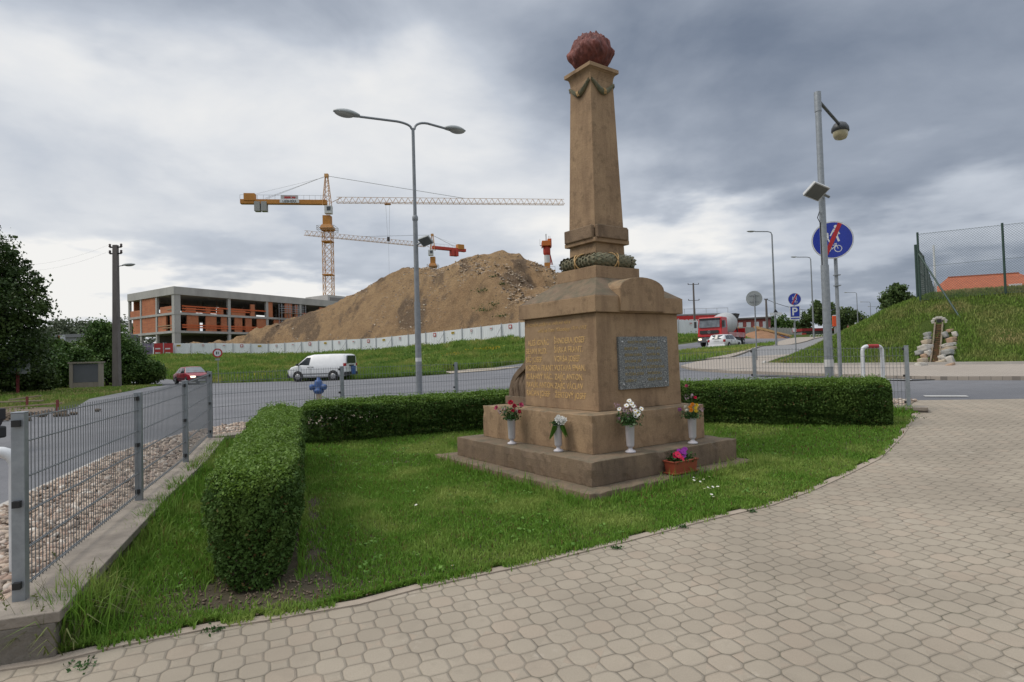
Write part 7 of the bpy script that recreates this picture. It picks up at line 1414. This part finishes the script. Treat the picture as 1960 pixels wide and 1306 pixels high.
# ---------------------------------------------------------------- right side: embankment furniture
M_BLD = [mat('boulder_%s' % k, c, tuple(j*.7 for j in c), 5, .9, bump=.02, bscale=12) for k, c in dict(pale=(.50, .47, .42), buff=(.46, .38, .28), grey=(.33, .33, .31), rusty=(.40, .27, .18)).items()]
PLACEW = ['lower', 'middle', 'upper']
for k, (p, sx, sz, mi) in enumerate([((11.54, 16.92), 0.27, 0.17, 0), ((12.05, 17.58), 0.22, 0.16, 1), ((12.32, 17.89), 0.2, 0.12, 3), ((12.36, 18.17), 0.2, 0.13, 2), ((12.47, 17.93), 0.18, 0.18, 0), ((12.64, 18.28), 0.34, 0.17, 0), ((12.89, 18.59), 0.25, 0.14, 1), ((13.08, 18.81), 0.21, 0.1, 2), ((13.21, 18.99), 0.19, 0.12, 2), ((12.14, 16.62), 0.27, 0.14, 3), ((12.25, 17.09), 0.26, 0.19, 1), ((12.52, 17.11), 0.22, 0.24, 0), ((12.57, 17.5), 0.22, 0.15, 0), ((12.88, 17.68), 0.34, 0.15, 2), ((13.07, 17.9), 0.33, 0.1, 1), ((13.2, 18.11), 0.35, 0.1, 0), ((13.44, 18.27), 0.26, 0.15, 3), ((13.71, 18.49), 0.17, 0.15, 0), ((13.76, 18.77), 0.17, 0.1, 3), ((13.5, 18.62), 0.16, 0.17, 2)]):
    bm = bmesh.new(); bmesh.ops.create_cube(bm, size=1); bmesh.ops.subdivide_edges(bm, edges=bm.edges[:], cuts=4, use_grid_fill=True)
    for v in bm.verts:
        q = v.co.copy(); l = max(abs(q.x), abs(q.y), abs(q.z)); s_ = q.normalized()*.62; v.co = q*.90+s_*.12; v.co += noise.noise_vector(q*3+Vector((k*3.1, 0, 0)))*.10
        v.co = Vector((v.co.x*sx*1.18, v.co.y*sx*.7, v.co.z*sz*1.12))
    for f in bm.faces: f.smooth = True
    me = bpy.data.meshes.new('boulder'); bm.to_mesh(me); bm.free(); me.materials.append(M_BLD[mi]); o = bpy.data.objects.new('boulder', me); C.objects.link(o); z_ = gz(p[0], p[1]); o.location = (p[0], p[1], z_+sz*.42); o.rotation_euler = (radians(-18), radians(R_(-8, 8)), radians(30+R_(-12, 12)))
    tag(o, ['pale squarish boulder at the foot, left of the drainage chute', 'buff boulder second from the bottom on the left of the chute', 'low rusty boulder third from the bottom left of the chute', 'darker grey boulder set farthest out on the left of the chute', 'grey white boulder close to the chute at mid height on its left', 'widest pale rounded boulder left of the chute', 'yellowish boulder just above the widest pale one, left of the chute', 'flat grey boulder near the top on the left of the chute', 'uppermost rounded grey boulder on the left of the chute', 'rusty flat boulder at the foot on the right of the chute', 'buff boulder beside the chute at the foot on its right', 'tall pale boulder at the outer right edge near the foot', 'pale boulder leaning on the chute, second up on its right', 'broad flat grey boulder at mid height right of the chute', 'long thin buff boulder right of the chute', 'long thin pale boulder right of the chute above the buff one', 'pinkish boulder in the upper outer right column', 'uppermost pale boulder at the outer right edge', 'small reddish boulder near the top on the right of the chute', 'small dark grey boulder close to the chute near the top right'][k], 'boulder', 'boulders lining the drainage chute')
ch = [V3(p) for p in [(12.05, 17.13, 0.86), (13.83, 19.34, 2.15)]]; r = empty('drainage_chute', ch[0], label='stepped stone drainage chute running down the embankment from a pipe mouth', cat='drain'); o0 = ch[0]; b1, b2 = MB(), MB()
n = 22; A, Bq = ch[0]-o0, ch[-1]-o0; dir2 = Vector((Bq.x-A.x, Bq.y-A.y, 0)).normalized(); sdv = Vector((-dir2.y, dir2.x, 0)); pts = []
for i in range(n+1):
    t = i/n; p = A+(Bq-A)*t; p.z = gz(p.x+o0.x, p.y+o0.y)-o0.z+.05; pts.append(p)
for i in range(n):
    for s_ in (-.10, .10): b1.bar(pts[i]+sdv*s_, pts[i+1]+sdv*s_, .04, .09)
    m_ = (pts[i]+pts[i+1])/2; b2.bar(m_-sdv*.08-Vector((0, 0, .02)), m_+sdv*.08-Vector((0, 0, .02)), .07, .05)
b1.build('side_stones', mat('chute_stone', (.20, .16, .11), (.12, .095, .065), 4, .9), r); b2.build('steps', mat('chute_rusty', (.20, .10, .05), (.05, .05, .025), 6, .9), r)
p = pts[-1]+dir2*.25; q = MB(); q.tube([p-dir2*.12+Vector((0, 0, .08)), p+dir2*.5+Vector((0, 0, .18))], .085, 16); q.build('pipe', M_CONC, r, fix=False); MB().disc(p-dir2*.125+Vector((0, 0, .08)), -dir2, .07, 16, thick=.004).build('pipe_mouth', M_BLK, r)
b = MB()
for a in np.linspace(-.3, pi+.3, 8): b.box(p.x+sdv.x*cos(a)*.17, p.y+sdv.y*cos(a)*.17, p.z+.0+sin(a)*.14, .11, .26, .09, atan2(sdv.y, sdv.x))
b.build('headwall', M_BLD[0], r, bevel=.03)
# ball court fence
M_GRP = mat('green_post', (.025, .06, .045), (.02, .045, .035), 5, .5); M_NET = mat('chain_link', (.10, .13, .12), rough=.6)
cf = empty('chain_link_fence', [(14.517, 21.16, 3.045), (16.493, 19.89, 3.111), (18.454, 18.697, 3.069)][0], label='tall chain link fence with dark green posts on top of the embankment', cat='fence'); o0 = V3([(14.517, 21.16, 3.045), (16.493, 19.89, 3.111), (18.454, 18.697, 3.069)][0])
for p, tz in zip([(14.517, 21.16, 3.045), (16.493, 19.89, 3.111), (18.454, 18.697, 3.069)], [5.522, 5.516, 5.51]): MB().tube([(p[0]-o0.x, p[1]-o0.y, gz(p[0], p[1])-o0.z-.3), (p[0]-o0.x, p[1]-o0.y, tz-o0.z)], .035, 10).build('post', M_GRP, cf, fix=False)
def chain(P0, P1, z0a, z0b, z1a, z1b, step, th, parent, o0):
    P0, P1 = Vector(P0[:2]), Vector(P1[:2]); L = (P1-P0).length; b = MB(); H_ = (z0b-z0a+z1b-z1a)/2; S = lambda s_, h: (P0.x+(P1.x-P0.x)*s_/L-o0.x, P0.y+(P1.y-P0.y)*s_/L-o0.y, (z0a+(z1a-z0a)*s_/L)+h*((z0b-z0a)+(z1b-z0b-z1a+z0a)*s_/L)/H_-o0.z)
    k = -int(H_/step)
    while k*step < L:
        s0 = k*step; a, c = max(0, -s0), min(H_, L-s0)
        if c > a: b.bar(S(s0+a, a), S(s0+c, c), th); b.bar(S(L-s0-a, a), S(L-s0-c, c), th)
        k += 1
    for h in (0.02, H_*.5, H_-.02): b.bar(S(0, h), S(L, h), th*1.6)
    return b.build('wire_mesh', M_NET, parent, fix=False)
for i in range(len([(14.517, 21.16, 3.045), (16.493, 19.89, 3.111), (18.454, 18.697, 3.069)])-1): chain([(14.517, 21.16, 3.045), (16.493, 19.89, 3.111), (18.454, 18.697, 3.069)][i], [(14.517, 21.16, 3.045), (16.493, 19.89, 3.111), (18.454, 18.697, 3.069)][i+1], gz(*[(14.517, 21.16, 3.045), (16.493, 19.89, 3.111), (18.454, 18.697, 3.069)][i][:2])+.05, [5.522, 5.516, 5.51][i]-.05, gz(*[(14.517, 21.16, 3.045), (16.493, 19.89, 3.111), (18.454, 18.697, 3.069)][i+1][:2])+.05, [5.522, 5.516, 5.51][i+1]-.05, .085, .0055, cf, o0)
MB().tube([V3(([(14.517, 21.16, 3.045), (16.493, 19.89, 3.111), (18.454, 18.697, 3.069)][0][0], [(14.517, 21.16, 3.045), (16.493, 19.89, 3.111), (18.454, 18.697, 3.069)][0][1], [5.522, 5.516, 5.51][0]-.75))-o0, V3(((14.493, 19.294)[0], (14.493, 19.294)[1], gz((14.493, 19.294)[0], (14.493, 19.294)[1])))-o0], .028, 8).build('brace', M_GRP, cf, fix=False)
cf2 = empty('chain_link_fence', [(14.767, 21.66, 3.045), (16.9, 24.36, 3.444), (19.253, 27.56, 3.58), (21.605, 30.76, 3.716), (23.958, 33.96, 3.863), (26.311, 37.16, 4.018), (28.665, 40.36, 4.167), (31.017, 43.56, 4.296), (33.368, 46.76, 4.404)][0], label='receding row of green fence posts and netting behind the corner post of the court', cat='fence'); o0 = V3([(14.767, 21.66, 3.045), (16.9, 24.36, 3.444), (19.253, 27.56, 3.58), (21.605, 30.76, 3.716), (23.958, 33.96, 3.863), (26.311, 37.16, 4.018), (28.665, 40.36, 4.167), (31.017, 43.56, 4.296), (33.368, 46.76, 4.404)][0])
for i, p in enumerate([(14.767, 21.66, 3.045), (16.9, 24.36, 3.444), (19.253, 27.56, 3.58), (21.605, 30.76, 3.716), (23.958, 33.96, 3.863), (26.311, 37.16, 4.018), (28.665, 40.36, 4.167), (31.017, 43.56, 4.296), (33.368, 46.76, 4.404)]): MB().tube([(p[0]-o0.x, p[1]-o0.y, gz(p[0], p[1])-o0.z-.3), (p[0]-o0.x, p[1]-o0.y, 5.17-o0.z)], .045, 8).build('post', M_GRP, cf2, fix=False)
for i in range(len([(14.767, 21.66, 3.045), (16.9, 24.36, 3.444), (19.253, 27.56, 3.58), (21.605, 30.76, 3.716), (23.958, 33.96, 3.863), (26.311, 37.16, 4.018), (28.665, 40.36, 4.167), (31.017, 43.56, 4.296), (33.368, 46.76, 4.404)])-1): chain([(14.767, 21.66, 3.045), (16.9, 24.36, 3.444), (19.253, 27.56, 3.58), (21.605, 30.76, 3.716), (23.958, 33.96, 3.863), (26.311, 37.16, 4.018), (28.665, 40.36, 4.167), (31.017, 43.56, 4.296), (33.368, 46.76, 4.404)][i], [(14.767, 21.66, 3.045), (16.9, 24.36, 3.444), (19.253, 27.56, 3.58), (21.605, 30.76, 3.716), (23.958, 33.96, 3.863), (26.311, 37.16, 4.018), (28.665, 40.36, 4.167), (31.017, 43.56, 4.296), (33.368, 46.76, 4.404)][i+1], gz(*[(14.767, 21.66, 3.045), (16.9, 24.36, 3.444), (19.253, 27.56, 3.58), (21.605, 30.76, 3.716), (23.958, 33.96, 3.863), (26.311, 37.16, 4.018), (28.665, 40.36, 4.167), (31.017, 43.56, 4.296), (33.368, 46.76, 4.404)][i][:2])+.05, 5.17, gz(*[(14.767, 21.66, 3.045), (16.9, 24.36, 3.444), (19.253, 27.56, 3.58), (21.605, 30.76, 3.716), (23.958, 33.96, 3.863), (26.311, 37.16, 4.018), (28.665, 40.36, 4.167), (31.017, 43.56, 4.296), (33.368, 46.76, 4.404)][i+1][:2])+.05, 5.17, .16, .02, cf2, o0)
o = empty('white_mast', (24.214, 34.0, 3.872), label='slim white mast behind the chain link fence near its corner', cat='mast'); MB().tube([(0, 0, -.3), (0, 0, 7.19-(24.214, 34.0, 3.872)[2])], [.07, .05], 10).build('pole', M_WPAINT, o, fix=False)
# house with an orange tiled roof
def roofmat():
    m, t = newmat('orange_tiles'); w_ = t.new('ShaderNodeTexWave'); t.l.new(t.oc, w_.inputs[0]); w_.inputs['Scale'].default_value = 2.2; w_.inputs['Distortion'].default_value = .3; n = t.noise(t.oc, 1.5, 5)
    t.put(t.b.inputs['Base Color'], t.mix(t.range(n, .3, .7), (.46, .13, .055), (.36, .095, .04))); t.b.inputs['Roughness'].default_value = .8; bn = t.new('ShaderNodeBump'); bn.inputs['Distance'].default_value = .05; t.l.new(w_.outputs[1], bn.inputs['Height']); t.l.new(bn.outputs[0], t.b.inputs['Normal']); return m
hs = empty('house', (52.294, 66.0, 3.57), radians(-22), label='house with a hipped orange tiled roof beyond the court fence', cat='house'); M_WALL = mat('house_wall', (.50, .46, .40), rough=.9)
MB().box(0, 0, 0, 9.6, 8, 3.2).build('wall', M_WALL, hs); b = MB(); b.add([(-5.3, -4.6, 3.1), (5.3, -4.6, 3.1), (5.3, 4.6, 3.1), (-5.3, 4.6, 3.1), (-3.2, 0, 5.5), (3.2, 0, 5.5)], [(0, 1, 5, 4), (2, 3, 4, 5), (1, 2, 5), (3, 0, 4), (0, 3, 2, 1)]); rf = b.build('roof', roofmat(), hs); b = MB(); b.bar((-3.2, 0, 5.52), (3.2, 0, 5.52), .25, .12); b.build('ridge_tiles', bpy.data.materials['orange_tiles'], rf)
for x_ in (-2.6, 0, 2.6): o = MB().box(x_, -4.01, 1.0, 1.1, .06, 1.3).build('window', M_GLASS, hs); MB().box(x_, -4.05, .93, 1.3, .1, .07).build('sill', M_WALL, o)
b = MB(); b.box(1.8, -3.2, 3.75, 1.1, .1, .35); b.build('roof_window', M_SWHT, rf)
hs2 = empty('house', (61.771, 70.0, 4.13), 0, label='long dark brown ridge of a low roof at the right edge beyond the fence', cat='house'); MB().box(0, 0, 0, 9, 7, 2.6).build('wall', M_WALL, hs2); b = MB(); b.add([(-5, -4, 2.6), (5, -4, 2.6), (5, 4, 2.6), (-5, 4, 2.6), (-5, 0, 4.0), (5, 0, 4.0)], [(0, 1, 5, 4), (2, 3, 4, 5), (1, 2, 5), (3, 0, 4), (0, 3, 2, 1)]); b.build('roof', mat('brown_roof', (.16, .075, .06)), hs2)

# ---------------------------------------------------------------- far right street
def prefab(A_, B_, h, label):
    A_, B_ = V3(A_), V3(B_); L = (B_-A_).xy.length; r = empty('prefab_fence', A_, atan2(B_.y-A_.y, B_.x-A_.x), label=label, cat='fence'); n = max(1, round(L/2.1)); dz2 = (B_.z-A_.z)/n
    for i in range(n): MB().box((i+.5)*L/n, 0, dz2*i-.6, L/n-.14, .06, h+.6).build('slab_panel', M_CONCL, r)
    for i in range(n+1): MB().box(i*L/n, 0, dz2*i-.6, .15, .15, h+.78, topy=.8).build('post', M_CONCL, r)
    return r
prefab(((43.847, 118.0, 4.21), (74.103, 150.0, 4.54))[0], ((43.847, 118.0, 4.21), (74.103, 150.0, 4.54))[1], 2.0, 'pale prefabricated concrete panel fence in front of the dark red building')
rb = empty('red_depot', (27.918, 115, 4.24), radians(0), label='long red fronted depot with white lettering METROSTAV beside the lorry', cat='building'); MB().box(0, 0, 0, 24, 10, 4.0).build('wall', mat('depot_white', (.46, .47, .48)), rb); MB().box(0, -5.15, 1.9, 24.1, .3, 2.0).build('fascia', mat('depot_red', (.50, .02, .02), rough=.5), rb); text('METROSTAV', .95, 'lettering', M_SWHT, rb, (4.20, -5.33, 2.55), (radians(90), 0, 0), .02, 'CENTER', bold=.04); MB().box(0, 0, 4.0, 24.4, 10.4, .25).build('roof', mat('depot_roof', (.30, .31, .33)), rb)
b = MB()
for k in range(13): b.bar((-12+2*k, -5, 4.25), (-12+2*k, -5, 5.2), .05)
b.bar((-12, -5, 5.2), (12, -5, 5.2), .05); b.build('roof_railing', M_CGREY, rb)
db = empty('dark_red_building', (53.64, 144, 4.16), radians(-25), label='dark red hall with a row of white windows and dark roof behind the lorry drum', cat='building'); MB().box(0, 0, 0, 16, 8, 4.6).build('wall', mat('oxide_red', (.24, .06, .055), (.18, .045, .04), 2, .8), db); MB().box(0, 0, 4.6, 16.6, 8.8, .35).build('roof', mat('dark_roof', (.10, .09, .09)), db)
for k in range(9): MB().box(-7+1.75*k, -4.03, 2.2, .95, .08, 1.7).build('window', mat('pale_window', (.45, .47, .5), rough=.3), db)
ki = empty('kiosk', (64.909, 127, 2.86), radians(-6), label='low kiosk with red roof band and glass front at the end of the footpath', cat='kiosk'); MB().box(0, 0, -.3, 8, 5, 2.6).build('wall', mat('kiosk_wall', (.25, .24, .24)), ki); MB().box(0, -.2, 2.3, 8.4, 5.8, .55).build('roof_band', mat('kiosk_red', (.30, .02, .025)), ki)
for k in range(4): MB().box(-2.8+1.9*k, -2.55, .1, 1.3, .08, 2.0).build('window', M_GLASSL if k % 2 else M_GLASS, ki)
for x_, mm in ((-3.8, M_RS), (4.3, M_SWHT)): MB().box(x_, -3.0, .2, .8, .2, 1.7).build('side_board', mm, ki)
ob = empty('orange_sign_box', (58.508, 108.0, 5.387), 0, label='bright orange upright box sign on a post seen between the two near poles', cat='sign'); MB().box(0, 0, 0, .95, .3, 1.9).build('box', mat('orange_box', (.75, .09, .015), rough=.5), ob, bevel=.05); MB().box(0, 0, 1.9, .7, .25, .18).build('white_cap', M_SWHT, ob); MB().box(0, 0, -3.2, .35, .2, 3.2).build('post', M_CGREY, ob)
ys = empty('yellow_sign', (61.888, 105.0, 4.219), 0, label='small yellow sign with a white plate showing over the edge of the embankment', cat='sign'); MB().box(0, 0, 0, 1.5, .15, .8).build('board', mat('yellow_board', (.62, .45, .02), rough=.5), ys); MB().box(.1, 0, .95, .8, .1, .45).build('plate', M_SWHT, ys); MB().box(0, 0, -2.2, .12, .12, 2.2).build('post', M_CGREY, ys)
for k, (p, h) in enumerate([((41.588, 88.0, 2.689), 2.69), ((26.421, 70.0, 2.711), 3.16)]): r = empty('thin_post', p, label=['slim grey pole by the footpath in front of the pale concrete fence', 'slim grey pole right behind the lorry hopper'][k], cat='post'); MB().tube([(0, 0, -.3), (0, 0, h)], .05, 8).build('pole', M_POLE, r, fix=False); MB().box(0, -.06, h*.5, .5, .03, .55).build('plate', M_SWHT, r) if k == 0 else None
# sand heap and planks
sh_ = MB(); bm = bmesh.new(); bmesh.ops.create_grid(bm, x_segments=50, y_segments=36, size=1)
for v in bm.verts:
    x_, y_ = v.co.x*5.4, v.co.y*3.2; rr = sqrt((x_/5.0)**2+(y_/3.0)**2); hgt = max(-.05, 1.75*(1-rr)-.3*abs(noise.noise(Vector((x_*.5, y_*.5, 0))))); v.co = Vector((x_, y_, hgt+.14*noise.noise(Vector((x_*1.7, y_*1.7, 2)))))
for f in bm.faces: f.smooth = True
me = bpy.data.meshes.new('sand_heap'); bm.to_mesh(me); bm.free(); me.materials.append(mat('sandy_earth', (.30, .16, .085), (.22, .12, .065), 1.5, .95, bump=.05, bscale=4)); o = bpy.data.objects.new('sand_heap', me); C.objects.link(o); o.location = (34.85, 84.0, 2.84); o.rotation_euler.z = radians(20); tag(o, 'low brown sand heap on the grass beyond the white estate car', 'sand heap')
for k in range(7):
    q = MB(); q.box(0, 0, 0, 5.0-.3*(k % 3), .22, .12); o = q.build('timber_beam', mat('fresh_timber', (.50, .33, .15), (.40, .26, .12), 2, .8), bevel=.01); o.location = ((34.85, 84.0, 2.84)[0]+1.6+.1*k, (34.85, 84.0, 2.84)[1]-.6+.34*k, (34.85, 84.0, 2.84)[2]+1.05+.1*(k % 3)); o.rotation_euler = (0, radians(14+1.5*k), radians(-6-3*k)); tag(o, 'long pale timber beam in the pile sliding off the sand heap', 'timber', 'timber beams piled on the sand heap')
bk = empty('bicycle_stand', (53.394, 105.0, 3.108), 0, label='light tubular stand on the grass before the kiosk', cat='bicycle stand'); b = MB()
for k in range(5): b.tube([(.5*k-1, 0, 0), (.5*k-1, 0, .7), (.5*k-.75, 0, .85), (.5*k-.5, 0, .7), (.5*k-.5, 0, 0)], .03, 6)
b.build('hoops', M_WPAINT, bk, fix=False)
# pedestrian far up the path
def person(loc, yaw):
    r = empty('person', loc, yaw, label='person in a red top and dark trousers walking up the far path', cat='person')
    J = [(0, 0, .95), (0, 0, 1.18), (0, .01, 1.42), (0, .01, 1.53), (0, .02, 1.64), (0, .02, 1.76), (-.19, 0, 1.42), (-.24, .04, 1.15), (-.22, .14, .90), (.19, 0, 1.42), (.25, -.05, 1.15), (.24, .0, .88), (-.10, 0, .90), (-.11, .16, .50), (-.11, .05, .08), (-.11, .20, .04), (.10, 0, .90), (.11, -.03, .50), (.11, -.26, .10), (.11, -.14, .04)]
    E_ = [(0, 1), (1, 2), (2, 3), (3, 4), (4, 5), (2, 6), (6, 7), (7, 8), (2, 9), (9, 10), (10, 11), (0, 12), (12, 13), (13, 14), (14, 15), (0, 16), (16, 17), (17, 18), (18, 19)]
    Rd = [.14, .15, .13, .055, .095, .09, .065, .045, .035, .065, .045, .035, .10, .065, .045, .04, .10, .065, .045, .04]
    def fig(nm, idx, m_, k=1.0, par=None):
        me = bpy.data.meshes.new(nm); mp = {j: i for i, j in enumerate(idx)}; me.from_pydata([J[j] for j in idx], [(mp[a], mp[b_]) for a, b_ in E_ if a in mp and b_ in mp], []); o = bpy.data.objects.new(nm, me); C.objects.link(o); o.parent = par or r
        s_ = o.modifiers.new('skin', 'SKIN')
        for j, i in mp.items(): me.skin_vertices[0].data[i].radius = (Rd[j]*k, Rd[j]*k*.85)
        me.skin_vertices[0].data[0].use_root = True; o.modifiers.new('sub', 'SUBSURF').render_levels = 2; me.materials.append(m_); return o
    body = fig('body', list(range(20)), mat('skin', (.38, .22, .15), rough=.6)); fig('jacket', [0, 1, 2, 6, 7, 9, 10], mat('red_jacket', (.30, .02, .03)), 1.18, body); fig('trousers', [0, 12, 13, 14, 16, 17, 18], mat('dark_trousers', (.02, .02, .025)), 1.2, body)
    h = MB(); h.lathe([(.02, .13), (.09, .10), (.11, .03), (.10, -.04), (.07, -.08)], 0, .0, 1.74, 12); h.build('hair', mat('brown_hair', (.04, .025, .015)), body, fix=False)
person((63.34, 112.5, 4.007), radians(-150))
# tall grass stalks near the camera at the wall end, and weeds between the pavers
b = MB(); random.seed(9)
for k in range(46):
    x_, y_ = random.uniform(-2.55, -2.30), random.uniform(3.06, 3.62); z_ = gz(x_, y_); h = random.uniform(.18, .48); lx, ly = random.gauss(0, .10), random.gauss(-.02, .06); pts = [Vector((x_+lx*t*t, y_+ly*t*t, z_+h*t*(1-.15*t))) for t in np.linspace(0, 1, 6)]
    b.tube(pts, [.0016, .0014, .0012, .001, .0009, .0006], 4)
    if k % 3 == 0:
        for q in range(14): t = .72+.02*q; p = pts[0]+(pts[-1]-pts[0])*t; b.add([p, p+Vector((random.gauss(0, .008), random.gauss(0, .008), .012)), p+Vector((0, .002, .014))], [(0, 1, 2)])
    for q in range(2):
        d = Vector((random.gauss(0, 1), random.gauss(0, 1), 0)).normalized(); L = random.uniform(.1, .28); c = pts[0]; w_ = Vector((-d.y, d.x, 0))*.004; a1, a2, a3 = c, c+d*L*.5+Vector((0, 0, L*.75)), c+d*L+Vector((0, 0, L*.55)); b.add([a1-w_, a1+w_, a2+w_, a2-w_, a3], [(0, 1, 2, 3), (3, 2, 4)])
tag(b.build('grass_tussock', leafmat('dry_stalks', (.13, .15, .05), (.10, .13, .04), rough=.7), fix=False), 'tall seeding grass stalks at the near end of the low wall', 'grass')
for k, (x_, y_, s_) in enumerate([(-2.16, 2.97, 1.0), (-1.68, 3.32, 0.6), (1.34, 4.88, 0.5), (0.73, 4.45, 0.4), (6.05, 9.04, 1.3), (2.05, 5.24, 0.4)]):
    P = RNG.normal(0, 1, (40, 3))*np.array([.045, .035, .012])*s_; P[:, 2] = np.abs(P[:, 2])+.004; o = leaves('weed', P, .022, M_STEM); o.location = (x_, y_, gz(x_, y_)+.024); tag(o, ['small green weed in the paving at the bottom left corner', 'tiny weed in the paving near the left hedge', 'tiny weed in the paving in front of the daisies', 'tiny dry weed at the kerb in front of the memorial', 'yellowish weed at the lawn corner by the end of the back fence', 'tiny weed in the paving right of the daisies'][k], 'weed', 'weeds in the paving joints')
bpy.data.objects.remove(bpy.data.objects['tmp']) if 'tmp' in bpy.data.objects else None
